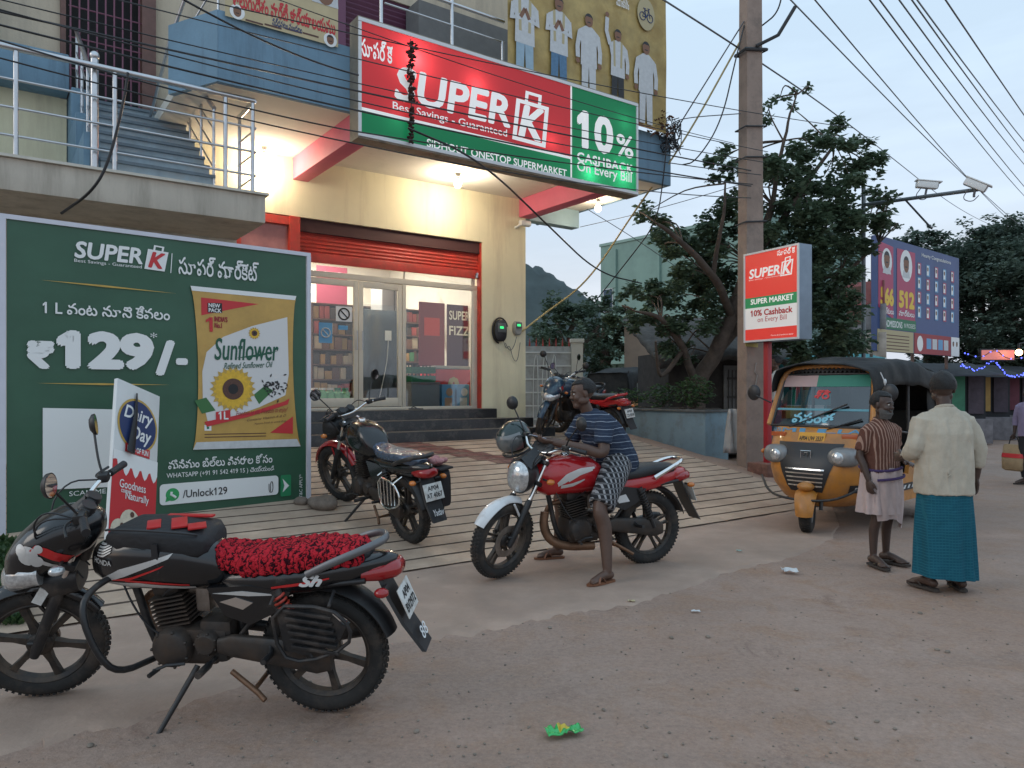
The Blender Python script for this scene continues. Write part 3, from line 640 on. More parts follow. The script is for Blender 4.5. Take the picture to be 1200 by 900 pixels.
# ------------------------------------------------------------------ long backlit signboard
T_red = translucent('backlit_red_acrylic', (.60, .045, .055), glow=.28); T_green = translucent('backlit_green_acrylic', (.015, .27, .11), glow=.2)
def main_sign():
    r = thing('signboard', 'long red and green backlit supermarket signboard hung along the balcony front', 'signboard')
    P = Panel(r, fac(-1.386, 2.52, 4.70), U, Z)
    W = P.uv(746, 232)[0]; Hh = 1.42
    M_side = mat('sign_side_sheet', (.30, .26, .20), .5, metal=.2, var=.2, vs=5, dirt=(.12, .10, .08), ds=5)
    mb = MB(); d = .235
    mb.box((W / 2, -.02, -d / 2), (W, .04, d)); mb.box((W / 2, Hh + .02, -d / 2), (W, .04, d)); mb.box((-.0125, Hh / 2, -d / 2), (.025, Hh + .08, d)); mb.box((W + .0125, Hh / 2, -d / 2), (.025, Hh + .08, d)); mb.box((W / 2, Hh / 2, -d - .01), (W + .05, Hh + .08, .02))
    mb.build('sign_box', M_side, r)
    mb = MB(); f = .045
    mb.box((W / 2, f / 2 - .02, .006), (W + .05, f, .02)); mb.box((W / 2, Hh + .02 - f / 2, .006), (W + .05, f, .02)); mb.box((-.005, Hh / 2, .006), (.04, Hh - f - .02, .02)); mb.box((W + .005, Hh / 2, .006), (.04, Hh - f - .02, .02))
    mb.build('sign_frame', mat('white_sign_frame', (.70, .70, .70), .4), r)
    xs = P.uv(669, 200)[0]; gy = .30
    P.rect('red_face', .0, gy + .02, xs, Hh, 0, T_red); P.rect('green_face', 0, 0, xs, gy + .02, -.001, T_green); P.rect('cashback_face', xs, 0, W, Hh, .0, T_green)
    P.rect('white_stripe', .015, gy, xs, gy + .04, .004, I_wlit); P.rect('white_stripe', xs - .012, .02, xs + .018, Hh - .02, .0045, I_wlit)
    T = lambda n, t, a, b, **k: P.text(n, t, a, b, .005, k.pop('m', I_wlit), **k)
    T('lettering', 'సూపర్ కె', (422, 65), (460, 52), bold=.02)
    T('lettering', 'SUPER', (462, 117), (598, 113), bold=.03, shear=.13, space=1.0)
    T('lettering', 'Best Savings - Guaranteed', (460, 131), (594, 152), bold=.008)
    T('lettering', 'SiDHOUT ONESTOP SUPERMARKET', (500, 172), (664, 199), bold=.018)
    T('lettering', '10', (676, 173), (718.5, 139), bold=.04); T('lettering', '%', (722, 182), (742, 161), bold=.02)
    T('lettering', 'CASHBACK', (676, 188.5), (741.5, 193.5), bold=.035, space=1.12); T('lettering', 'On Every Bill', (676, 203.5), (740, 203), bold=.015)
    T('lettering', '*Terms & Conditions apply', (681, 212.5), (713, 217))
    bag(P, [(605, 115), (643, 126), (639, 173.5), (600, 163)], None, I_wlit, r, .004, outline=I_wlit)
    for (u, v, e, s_) in ((.75, 1.12, 55, .08), (1.7, 1.0, 22, .1), (3.75, .16, 30, .08), (4.45, .25, 34, .08), (3.0, .5, 10, .1), (4.5, 1.1, 8, .1), (.5, .3, 5, .1)):
        l = bpy.data.lights.new('sign_lamp', 'POINT'); l.energy = e * .16; l.color = (1, .93, .85); l.shadow_soft_size = s_
        o = bpy.data.objects.new('sign_lamp', l); COL.objects.link(o); o.parent = r; o.location = (u, v, -.14)
    return P
PS = main_sign()
def garland():
    a = fac(0, 2.56, 0); P = PS; rnd = random.Random(9)
    u, v = P.uv(479, 52); r = thing('dried_garland', 'withered brown flower garland hanging down the red face of the long signboard', 'garland', P.O + P.ex * u + Z * v + P.ez * .05)
    mb = MB(); L_ = 1.28
    for i in range(240):
        q = rnd.random(); z = -L_ * q; wd = .05 if q < .62 else .025
        if .60 < q < .64: continue
        c = Vector((rnd.gauss(0, wd * .5), 0, z)); c = P.ex * c.x + P.ez * rnd.uniform(-.01, .05) + Z * c.z
        mb.ell(c, (rnd.uniform(.012, .03), rnd.uniform(.010, .02), rnd.uniform(.012, .028)), 6, 4, rot=rz(rnd.random() * 3) @ rx(rnd.random() * 3))
    mb.build('dried_flowers', mat('withered_flower', (.05, .02, .015), .95, var=.6, vs=20), r, 60)
    mb = MB(); mb.tube([P.ez * .0 + Z * .05, P.ez * .02 - Z * .6, P.ez * .02 - Z * L_], .006, 6); mb.build('string', M_wire, r)
garland()
# ------------------------------------------------------------------ big green offer banner on the forecourt
M_banner = mat('green_flex_print', (.032, .098, .056), .45, var=.14, vs=1.2, bump=.5, bs=3)
def green_banner():
    r = thing('offer_banner', 'large green framed oil offer banner standing on the forecourt at the left', 'banner')
    A = on_ground(3, 628); B = on_ground(362, 585); ex = Vector((B.x - A.x, B.y - A.y, 0)); Wd = ex.length; zb = min(A.z, B.z) - .02
    P = Panel(r, Vector((A.x, A.y, zb)), ex, Z); zo = A.z - zb
    Hh = 2.73
    # slightly rippled sheet
    mb = MB(); nx, ny = 90, 60; v = []; f = []
    for j in range(ny + 1):
        for i in range(nx + 1):
            x = .03 + (Wd - .06) * i / nx; y = .02 + (Hh - .04) * j / ny
            e = min(1, min(i, nx - i) / 6, min(j, ny - j) / 6)
            v.append((x, y, (mnoise.noise(Vector((x * .9 - y * 1.2, y * 1.6 + x * .5, 2))) * .010 + mnoise.noise(Vector((x * 1.1, y * 9, 7))) * .002) * e - .0105))
    for j in range(ny):
        for i in range(nx): f.append((j * (nx + 1) + i, j * (nx + 1) + i + 1, (j + 1) * (nx + 1) + i + 1, (j + 1) * (nx + 1) + i))
    mb.add(v, f).build('printed_sheet', M_banner, r, 180, recalc=False)
    mb = MB()
    mb.box((Wd / 2, Hh + .0, -.02), (Wd + .04, .04, .05)); mb.box((Wd / 2, -.0, -.02), (Wd + .04, .04, .05)); mb.box((0, Hh / 2, -.02), (.045, Hh - .04, .05)); mb.box((Wd, Hh / 2, -.02), (.045, Hh - .04, .05))
    mb.build('frame', mat('lilac_white_frame', (.60, .60, .66), .5, var=.05), r)
    T = lambda n, t, a, b, m=I_white, z=.004, **k: P.text(n, t, a, b, z, m, **k)
    T('lettering', 'SUPER', (87, 302), (167, 291), bold=.03, shear=.13); T('lettering', 'Best Savings - Guaranteed', (87, 308), (166, 311))
    bag(P, [(173.3, 291.7), (197.3, 296), (192.7, 318.3), (169, 315)], I_white, I_red, r, .004, outline=I_white)
    P.poly('divider', [(201, 297), (202, 297), (200.5, 320), (199.5, 320)], .004, I_white)
    T('lettering', 'సూపర్ మార్కెట్', (209, 321), (303, 308), bold=.012)
    for q in ([(47, 328), (120, 334), (207, 344), (120, 336.3)], [(43, 449), (120, 449), (200, 451), (120, 451.3)]): P.poly('gold_line', q, .004, I_gold)
    T('lettering', '1 L వంట నూనె కేవలం', (50, 367), (199, 361), bold=.016)
    T('price', '₹', (31, 432), (64, 400), bold=.06); T('price', '129', (66, 432.5), (180.5, 391), bold=.06, space=.95); T('price', '*', (176, 396), (184, 390)); T('price', '/', (182, 440), (205, 399), bold=.05); T('price', '-', (206, 427.5), (220, 420), bold=.05)
    # plain white panel on the lower left
    P.poly('white_square', [(50, 478), (146, 480), (146, 570), (50, 574)], .004, I_white)
    T('lettering', 'SCAN ME', (81, 581.5), (124, 572.5))
    T('lettering', 'మినిమం బిల్లు వివరాల కోసం', (197, 550), (319, 531), bold=.012); T('lettering', 'WHATSAPP (+91 91 542 419 15 ) చెయ్యండి', (195, 562), (321, 545), bold=.006)
    a, b = P.uv(187, 593); c, d = P.uv(326, 557.5)
    a, b = P.uv(187, 592.5); c, d = P.uv(326, 557)
    P.poly('message_box', rrect(a, b, c, d, .035), .004, I_white, False)
    g = mat('chat_green', (.03, .33, .10), .5)
    u, v_ = P.uv(202, 579.5); P.poly('chat_icon', circle(u, v_, .062), .006, g, False); mb = MB(); mb.tube([(u - .028 + .02 * math.cos(x), v_ + .028 + .0 + .0 + .045 * math.sin(x) * 0 - x * .0 - k * .012, .008) for k, x in enumerate((0, .4, .9))] + [(u + .03, v_ - .03, .008)], .012, 6); mb.build('handset_mark', I_white, r)
    P.poly('chat_icon_tail', [(u - .055, v_ - .02), (u - .02, v_ - .055), (u - .066, v_ - .068)], .006, g, False)
    T('lettering', '/Unlock129', (214, 583.5), (266, 570), I_black, .007, bold=.01)
    u, v_ = P.uv(318, 570); mb = MB(); mb.tube(chaikin([(u - .012, v_ - .05, 0.007), (u - .012, v_ + .05, 0.007), (u + .014, v_ + .05, 0.007), (u + .014, v_ - .06, 0.007), (u - .028, v_ - .06, 0.007), (u - .028, v_ + .03, 0.007)]), .0035, 5); mb.build('clip_icon', I_black, r)
    a, b = P.uv(328.5, 582); c, d = P.uv(341, 556); P.poly('send_button', rrect(a, b, c, d, .02), .004, mat('button_green', (.02, .22, .09), .5), False)
    P.poly('send_arrow', [(331, 561), (338.5, 569), (331, 577), (333, 569)], .006, I_white)
    mb = MB(); vs, fs = glyphs('T&C APPLY*'); w_ = max(v.x for v in vs); u0, v0 = P.uv(351, 583); u1, v1 = P.uv(351, 556)
    mb.add([(u0 + .03 - v.y * .05, v0 + v.x / w_ * (v1 - v0), .004) for v in vs], fs); mb.build('lettering', I_white, r, 0)
    # ---- printed oil pouch
    tl, tr, br, bl = [Vector(P.uv(*q)) for q in ((223, 335), (347, 347), (352, 523), (226, 527))]
    def q(a, b): return tuple(tl * (1 - a) * (1 - b) + tr * a * (1 - b) + bl * (1 - a) * b + br * a * b)   # a right, b down
    def qa(pts): return [q(*p) for p in pts]
    def pz(x, y): return .018
    side = lambda b: .055 * math.sin(PI * b) ** .6
    left = [(side(b), b) for b in [k / 16 for k in range(17)]]; right = [(1 - side(b), b) for b in [k / 16 for k in range(17)]]
    pk = P.poly('oil_pouch_print', qa(left + right[::-1]), .005, mat('pouch_gold', (.50, .30, .075), .35, var=.16, vs=3), False)
    PP = lambda n, pts, z, m: P.poly(n, qa(pts), z, m, False, pk)
    PP('seal_strip', [(0, 0), (1, 0), (.985, .028), (.012, .028)], .007, I_white); PP('seal_strip', [(.03, .955), (.965, .95), (1, 1), (0, 1)], .007, I_cloth)
    PP('white_field', [(.09, .52), (.13, .40), (.28, .30), (.55, .22), (.90, .145), (.90, .52), (.86, .66), (.60, .74), (.35, .80), (.13, .83), (.09, .7)], .007, mat('pouch_white', (.66, .64, .62), .4))
    PP('red_wedge', [(.09, .065), (.62, .075), (.40, .115), (.09, .175)], .007, I_red); PP('badge', [(.145, .095), (.275, .09), (.275, .15), (.145, .155)], .009, I_black)
    def PT(t, a0, b1, a1, b0, m, z=.011, bold=0, **k):
        mb = MB(); vs, fs = glyphs(t, **k); ax, bx_ = min(v.x for v in vs), max(v.x for v in vs); ay, by = min(v.y for v in vs), max(v.y for v in vs)
        mb.add([(*q(a0 + (a1 - a0) * (v.x - ax) / (bx_ - ax), b1 + (b0 - b1) * (v.y - ay) / (by - ay) - .06 * k.get('shear', 0) * (v.x - ax) / (bx_ - ax)), z) for v in vs], fs)
        if bold:
            g = list(mb.v)
            for k_ in range(8): mb.add([(p.x + bold * .075 * math.cos(PI * k_ / 4), p.y + bold * .075 * math.sin(PI * k_ / 4), p.z + (k_ + 1) * 8e-5) for p in g], fs)
        mb.build('pouch_lettering', m, pk, 0)
    PT('NEW\nPACK', .155, .15, .265, .097, I_white, bold=.02, line=.9); PT('1', .13, .27, .185, .185, I_red, bold=.04); PT("INDIA'S\nNo.1", .205, .245, .32, .175, I_darkred, bold=.03, line=.9)
    dg = mat('pouch_dark_green', (.01, .09, .05), .5)
    PT('Sunflower', .20, .445, .80, .31, dg, bold=.04, shear=.18); PT('Refined Sunflower Oil', .28, .50, .74, .462, dg, bold=.006, shear=.35)
    PP('swoosh', [(.38, .475 - .045), (.55, .405), (.80, .37), (.60, .415)], .0105, dg)
    def flower(a, b, ra, n, z, pid):
        c = Vector(q(a, b)); k0 = (tr - tl).length; k1 = k0
        for ring in range(2):
            mb = MB(); mb_ = []
            for i in range(n):
                an = 2 * PI * i / n + ring * PI / n; L_ = ra * (1 - .13 * ring); wd = ra * .17
                d = Vector((math.cos(an), math.sin(an))); s_ = Vector((-d.y, d.x))
                pts = [c + d * ra * .3, c + d * L_ * .7 + s_ * wd, c + d * L_, c + d * L_ * .7 - s_ * wd]
                mb.add([(p.x, p.y, z + ring * .0012 + i * .00002) for p in pts], [(0, 1, 2, 3)])
            mb.build('flower_petals', I_yellow if ring else I_gold, pk, 0)
        P.poly('flower_heart', circle(c.x, c.y, ra * .46, 24), z + .004, I_brown, False, pk); P.poly('flower_heart', circle(c.x, c.y, ra * .22, 20), z + .005, I_black, False, pk)
    PP('leaf_print', [(.02, .70), (.12, .68), (.2, .76), (.08, .78)], .0085, mat('leaf_print', (.05, .16, .05), .6)); PP('leaf_print', [(.55, .66), (.66, .60), (.74, .63), (.60, .72)], .0085, mat('leaf_print', (.05, .16, .05), .6))
    flower(.36, .625, .235, 22, .010, 0); flower(.57, .265, .065, 14, .010, 1)
    rnd = random.Random(3); mb = MB()
    for i in range(46):
        a, b = rnd.gauss(.75, .06), rnd.gauss(.61, .035); an = rnd.random() * 3; c = Vector(q(a, b)); d = Vector((math.cos(an), math.sin(an))) * .022; s_ = Vector((-d.y, d.x)) * .4
        mb.add([(*(c + d), .012 + i * 1e-5), (*(c + s_), .012 + i * 1e-5), (*(c - d), .012 + i * 1e-5), (*(c - s_), .012 + i * 1e-5)], [(0, 1, 2, 3)])
    mb.build('seed_print', I_black, pk, 0)
    PP('red_ribbon', [(.10, .83), (.5, .775), (.85, .70), (.90, .68), (.88, .72), (.5, .80), (.12, .86)], .0125, I_red); PP('red_badge', [(.20, .77), (.33, .755), (.33, .81), (.20, .825)], .0135, I_red); PT('1L', .225, .815, .31, .768, I_white, .015, bold=.03)
    PT('Freedom to eat, Freedom to enjoy!', .38, .805, .88, .765, I_darkred, .014, shear=.5); PT('Contains Vitamin A & D', .48, .83, .86, .815, I_brown, .014, shear=.5); PT('Nature Fresh in every drop', .55, .855, .86, .84, I_brown, .014, shear=.3)
    PP('red_corner', [(.70, .905), (.93, .80), (.925, .915)], .008, I_red); PP('veg_mark', [(.10, .85), (.16, .85), (.16, .885), (.10, .885)], .008, I_white); PP('veg_mark', [(.12, .86), (.14, .86), (.14, .875), (.12, .875)], .009, I_green)
    for k in range(2): PP('fine_print', [(.10, .905 + k * .018), (.66, .905 + k * .018), (.66, .910 + k * .018), (.10, .910 + k * .018)], .008, I_brown)
green_banner()
# ------------------------------------------------------------------ tilted ice cream board
def ice_board():
    r = thing('ice_cream_board', 'tilted white and red ice cream board propped in front of the green banner', 'board')
    TL = at(134, 441, 6.15); TR = at(184, 463, 6.62); BL = at(126, 640, 5.70)
    P = Panel(r, BL, TR - TL, TL - BL); a = P.uv(134, 441); b = P.uv(183, 463); W = (TR - TL).length; Hh = (TL - BL).length
    MB().box((W / 2, Hh / 2, -.02), (W, Hh, .034), bev=.004).build('board', mat('board_white', (.66, .66, .64), .5, var=.04), r)
    P.rect('red_print', .0, .0, W, Hh * .52, .0005, I_red)
    k = 24; dp = [(W * i / k, Hh * .52 + .0 - (.05 + .09 * abs(math.sin(i * .62 + .4)) ** 1.5 if i > 2 else .02)) for i in range(k + 1)]
    P.poly('milk_drip', [(0, Hh * .56), (0, Hh * .5)] + dp[1:] + [(W, Hh * .56)], .002, I_white, False)
    c = (W * .5, Hh * .75); P.poly('round_emblem', circle(*c, .235, 36), .002, I_gold, False); P.poly('round_emblem', circle(*c, .215, 36), .0035, I_navy, False)
    for t, x0, y0, x1, y1 in (('Dairy', -.17, .0, .17, .15), ('Day', -.08, -.17, .16, -.01)):
        mb = MB(); text_into(mb, t, c[0] + x0, c[1] + y0, c[0] + x1, c[1] + y1, .005, bold=.02, shear=.25); mb.build('lettering', I_white, r, 0)
    P.rect('red_ribbon', W * .24, Hh * .565, W * .80, Hh * .62, .003, I_red); mb = MB(); text_into(mb, 'LOTS OF FUN', W * .28, Hh * .575, W * .76, Hh * .61, .0045, bold=.03); mb.build('lettering', I_white, r, 0)
    for t, x0, y0, x1, y1 in (('Goodness', .16, .345, .74, .395), ('comes', .2, .318, .42, .338), ('Naturally', .3, .27, .82, .33)):
        mb = MB(); text_into(mb, t, W * x0, Hh * y0, W * x1, Hh * y1, .004, bold=.01); mb.build('lettering', I_white, r, 0)
    cream = mat('ice_cream_print', (.62, .55, .42), .6, var=.15, vs=25)
    for (x, y, rr) in ((.2, .10, .09), (.42, .15, .11), (.62, .09, .12), (.5, .05, .1)): P.poly('ice_cream_print', circle(W * x, Hh * y, rr, 18), .003 + x * .004, cream, False)
    for (x, y, rr) in ((.25, .13, .02), (.46, .20, .024), (.55, .12, .02), (.68, .12, .026), (.37, .08, .02)): P.poly('nut_print', circle(W * x, Hh * y, rr, 8), .0075, I_brown, False)
    mb = MB(); mb.tube([(W * .42, Hh * .95, .01), (W * .38, Hh * .80, .03), (W * .30, Hh * .56, .035)], [.008, .022, .045], 8, flat=.25); mb.build('black_ribbon', I_black, r)
ice_board()
# ------------------------------------------------------------------ small red sign on a red post beside the concrete pole
def pole_sign():
    r = thing('pole_sign', 'small red lightbox sign on a red post against the concrete pole', 'sign')
    TL, TR, BL = at(872, 299, 11.96), at(936.5, 283, 11.0), at(876, 402, 11.9)
    BL = Vector((TL.x, TL.y, 2.31))
    P = Panel(r, BL, Vector((TR.x - TL.x, TR.y - TL.y, 0)), Z); W = Vector((TR.x - TL.x, TR.y - TL.y)).length; Hh = 1.42
    MB().box((W / 2, Hh / 2, -.14), (W, Hh, .27), bev=.004).build('sign_box', mat('sign_blue_grey', (.22, .27, .33), .5, metal=.2, var=.12, vs=4), r)
    mb = MB(); f = .03
    mb.box((W / 2, f / 2, .004), (W, f, .02)); mb.box((W / 2, Hh - f / 2, .004), (W, f, .02)); mb.box((f / 2, Hh / 2, .004), (f, Hh - 2 * f, .02)); mb.box((W - f / 2, Hh / 2, .004), (f, Hh - 2 * f, .02)); mb.build('sign_frame', mat('white_sign_frame', (.7, .7, .7), .4), r)
    lit = lambda n, c, e: mat(n, c, .4, emit=e, var=0)
    P.rect('red_face', f, f, W - f, Hh - f, .001, lit('lit_red_face', (.60, .04, .03), .42))
    y = lambda px, py: P.uv(px, py)[1]
    P.rect('green_band', f, y(903, 358.5), W - f, y(903, 346), .003, lit('lit_green_face', (.02, .24, .09), .25)); P.rect('white_band', f, y(903, 384), W - f, y(903, 358.5), .003, lit('lit_white_face', (.72, .70, .68), .25))
    T = lambda t, a, b, m=I_wlit, **k: P.text('lettering', t, a, b, .005, m, **k)
    T('సూపర్ కె', (911, 300), (932, 288), bold=.02); T('SUPER', (878, 327.5), (914.5, 309.5), bold=.03, shear=.13); T('Best Savings - Guaranteed', (878, 330), (914, 322))
    bag(P, [(916.5, 307), (930, 303), (928, 321.5), (914.5, 324)], None, I_wlit, r, .004, outline=I_wlit, frame_w=.11)
    T('SUPER MARKET', (880, 357.5), (930, 344), bold=.03); T('10% Cashback', (880, 371.5), (929, 358), I_red, bold=.03); T('on Every Bill', (888, 379.5), (922, 368), I_red)
    T('*Terms & Conditions apply', (903, 394.5), (930, 390))
    mb = MB(); p = P.uv(892, 420)[0]; zb = gz(*(BL + P.ex * p).xy) - .05 - BL.z
    mb.box((p, zb / 2, -.14), (.09, -zb, .09), bev=.006); mb.build('post', mat('red_post', (.38, .02, .03), .45, var=.1), r)
    mb = MB(); mb.box((p, zb + .10, -.12), (.42, .22, .42), bev=.02); mb.build('post_footing', mat('brick_footing', (.20, .10, .075), .95, var=.4, vs=12, bump=.8, bs=14), r)
    # torn poster and strap on the concrete pole belong to the pole itself
pole_sign()
# ------------------------------------------------------------------ flat printed people for posters
def print_man(P, x, y0, h, parent, shirt, trousers, z, pose=0, face=True):
    """a generic printed figure standing at local (x, y0), h tall"""
    u = h / 8
    P.poly('figure_print', [(x - .9 * u, y0), (x - .15 * u, y0), (x, y0 + 3.2 * u), (x + .15 * u, y0), (x + .9 * u, y0), (x + .85 * u, y0 + 4 * u), (x - .85 * u, y0 + 4 * u)], z, trousers, False, parent)
    P.poly('figure_print', [(x - 1.0 * u, y0 + 3.0 * u), (x + 1.0 * u, y0 + 3.0 * u), (x + .95 * u, y0 + 5 * u), (x + 1.25 * u, y0 + 6.2 * u), (x + .4 * u, y0 + 6.75 * u), (x - .4 * u, y0 + 6.75 * u), (x - 1.25 * u, y0 + 6.2 * u), (x - .95 * u, y0 + 5 * u)], z + .001, shirt, False, parent)
    def arm(pts, w_, m, dz):
        a = [Vector(p) for p in pts]; L_ = []; R_ = []
        for i, p in enumerate(a):
            d = (a[min(i + 1, len(a) - 1)] - a[max(i - 1, 0)]).normalized(); s_ = Vector((-d.y, d.x)) * w_; L_.append(tuple(p + s_)); R_.append(tuple(p - s_))
        mb = MB(); mb.add([(*p, z + dz) for p in L_ + R_], [(i, i + 1, len(a) + i + 1, len(a) + i) for i in range(len(a) - 1)]); mb.build('figure_print', m, parent, 0)
    for s_ in (-1, 1):
        if pose == 1: arm([(x + s_ * 1.1 * u, y0 + 6.1 * u), (x + s_ * 1.3 * u, y0 + 4.9 * u), (x + s_ * .3 * u, y0 + 5.2 * u)], .27 * u, shirt, .002); arm([(x + s_ * .45 * u, y0 + 5.1 * u), (x + .02 * u, y0 + 5.9 * u)], .17 * u, I_skin, .003)
        elif pose == 2 and s_ < 0: arm([(x - 1.1 * u, y0 + 6.1 * u), (x - 1.6 * u, y0 + 7.4 * u), (x - 1.5 * u, y0 + 8.8 * u)], .25 * u, shirt, .002); P.poly('figure_print', circle(x - 1.5 * u, y0 + 9.1 * u, .27 * u, 10), z + .003, I_skin, False, parent)
        else: arm([(x + s_ * 1.1 * u, y0 + 6.1 * u), (x + s_ * 1.4 * u, y0 + 4.6 * u), (x + s_ * 1.35 * u, y0 + 3.6 * u)], .25 * u, shirt, .002); P.poly('figure_print', circle(x + s_ * 1.35 * u, y0 + 3.3 * u, .25 * u, 10), z + .003, I_skin, False, parent)
    head(P, x, y0 + 7.3 * u, .48 * u, parent, z + .004)
def head(P, x, y, r, parent, z):
    P.poly('portrait_print', circle(x, y, r, 16, r * 1.28), z, I_skin, False, parent)
    P.poly('portrait_print', [(x + r * 1.05 * math.cos(a), y + r * .25 + r * 1.15 * math.sin(a)) for a in [PI * k / 8 for k in range(9)]] + [(x - r * .7, y + r * .75), (x + r * .7, y + r * .75)], z + .0006, I_black, False, parent)
    P.poly('portrait_print', [(x - r * .45, y - r * .45), (x + r * .45, y - r * .45), (x + r * .4, y - r * .25), (x - r * .4, y - r * .25)], z + .0012, I_black, False, parent)
def politics_poster():
    r = thing('campaign_poster', 'mustard poster of five standing men hung on the upper balcony rail', 'poster')
    P = Panel(r, fac(.93, 2.42, 5.86), U, Z); W = 3.26; Hh = 2.5
    mb = MB(); nx, ny = 40, 30; v = [];
    for j in range(ny + 1):
        for i in range(nx + 1):
            x = W * i / nx; y = Hh * j / ny; v.append((x, y, mnoise.noise(Vector((x * 1.5, y * 1.2, 1))) * .02 - .03))
    mb.add(v, [(j * (nx + 1) + i, j * (nx + 1) + i + 1, (j + 1) * (nx + 1) + i + 1, (j + 1) * (nx + 1) + i) for j in range(ny) for i in range(nx)])
    mb.build('printed_sheet', mat('mustard_print', (.42, .30, .10), .5, var=.3, vs=2.5, dirt=(.30, .19, .06), ds=1.6), r, 180, recalc=False)
    jean = mat('printed_jeans', (.08, .18, .30), .6, var=.2, vs=20); pale = mat('printed_pale_blue', (.30, .42, .50), .6, var=.1, vs=9)
    for (x, y, h, s_, tr_, po) in ((615, 95, 1.42, I_cloth, pale, 1), (655, 104, 1.38, I_cloth, jean, 1), (690, 116, 1.32, I_cloth, I_cloth, 0), (724, 124, 1.22, I_cloth, I_black, 2), (757, 145, 1.35, I_cloth, I_cloth, 0)):
        u, v_ = P.uv(x, y); print_man(P, u, v_, h, r, s_, tr_, .002, po)
        if po:
            for s in (-1, 1): P.poly('stole_print', [(u + s * h * .05, v_ + h * .84), (u + s * h * .085, v_ + h * .83), (u + s * h * .075, v_ + h * .5), (u + s * h * .04, v_ + h * .5)], .0038, I_tan, False)
        mb = MB(); text_into(mb, 'శ్రీ నాయకుడు', u - .22, v_ - .07, u + .22, v_ - .01, .004); mb.build('lettering', I_darkred, r, 0)
    u, v_ = P.uv(757, 17); P.poly('emblem_disc', circle(u, v_, .20, 28, .26), .004, I_tan, False)
    mb = MB()
    for s_ in (-1, 1): mb.tube([(u + s_ * .085 + .065 * math.cos(a), v_ - .05 + .065 * math.sin(a), .008) for a in [2 * PI * k / 16 for k in range(16)]], .007, 5, closed=True)
    for a, b in (((-.085, -.05), (-.03, .06)), ((-.03, .06), (.06, .07)), ((.085, -.05), (.05, .10)), ((0, -.05), (.06, .07)), ((0, -.05), (-.04, .08)), ((-.085, -.05), (0, -.05)), ((-.07, .085), (-.01, .085)), ((.03, .10), (.08, .10))): mb.tube([(u + a[0], v_ + a[1], .008), (u + b[0], v_ + b[1], .008)], .006, 5)
    mb.build('bicycle_emblem', I_navy, r)
    P.text('lettering', 'నియోజకవర్గం', (722, 6), (737, 0), .004, I_white, bold=.02)
politics_poster()
def office_poster():
    r = thing('office_poster', 'cream party office poster with red lettering tied above the blue parapet', 'poster')
    P = Panel(r, fac(-2.93, 2.30, 5.80), U, Z); W = P.uv(398, 53)[0] - .02; Hh = 1.0
    a = P.uv(262, 14); 
    P.rect('printed_sheet', 0, 0, W, Hh, 0, mat('cream_print', (.52, .42, .24), .5, var=.1, vs=3))
    P.text('lettering', 'తెలుగుదేశం పార్టీ కార్యాలయము', (273, 7), (393, 22), .003, I_red, bold=.03); P.text('lettering', 'సిద్ధవటం మండలం', (319, 31), (354, 30), .003, I_navy, bold=.02)
    for (x, y) in ((278, 14), (387, 47)): u, v_ = P.uv(x, y); P.poly('round_portrait', circle(u, v_, .085, 20), .003, I_white, False); head(P, u, v_, .045, r, .004)
    for k, x in enumerate((298, 320, 344, 364)): u, v_ = P.uv(x, 27 + k * 5); P.rect('fine_print', u - .1, v_, u + .1, v_ + .02, .003, I_brown)
    u, v_ = P.uv(381, 8); P.poly('portrait_print', [(u - .17, v_ + .02), (u + .17, v_ + .02), (u + .14, v_ + .4), (u - .14, v_ + .4)], .004, I_cloth, False); head(P, u, v_ + .16, .11, r, .006)
office_poster()
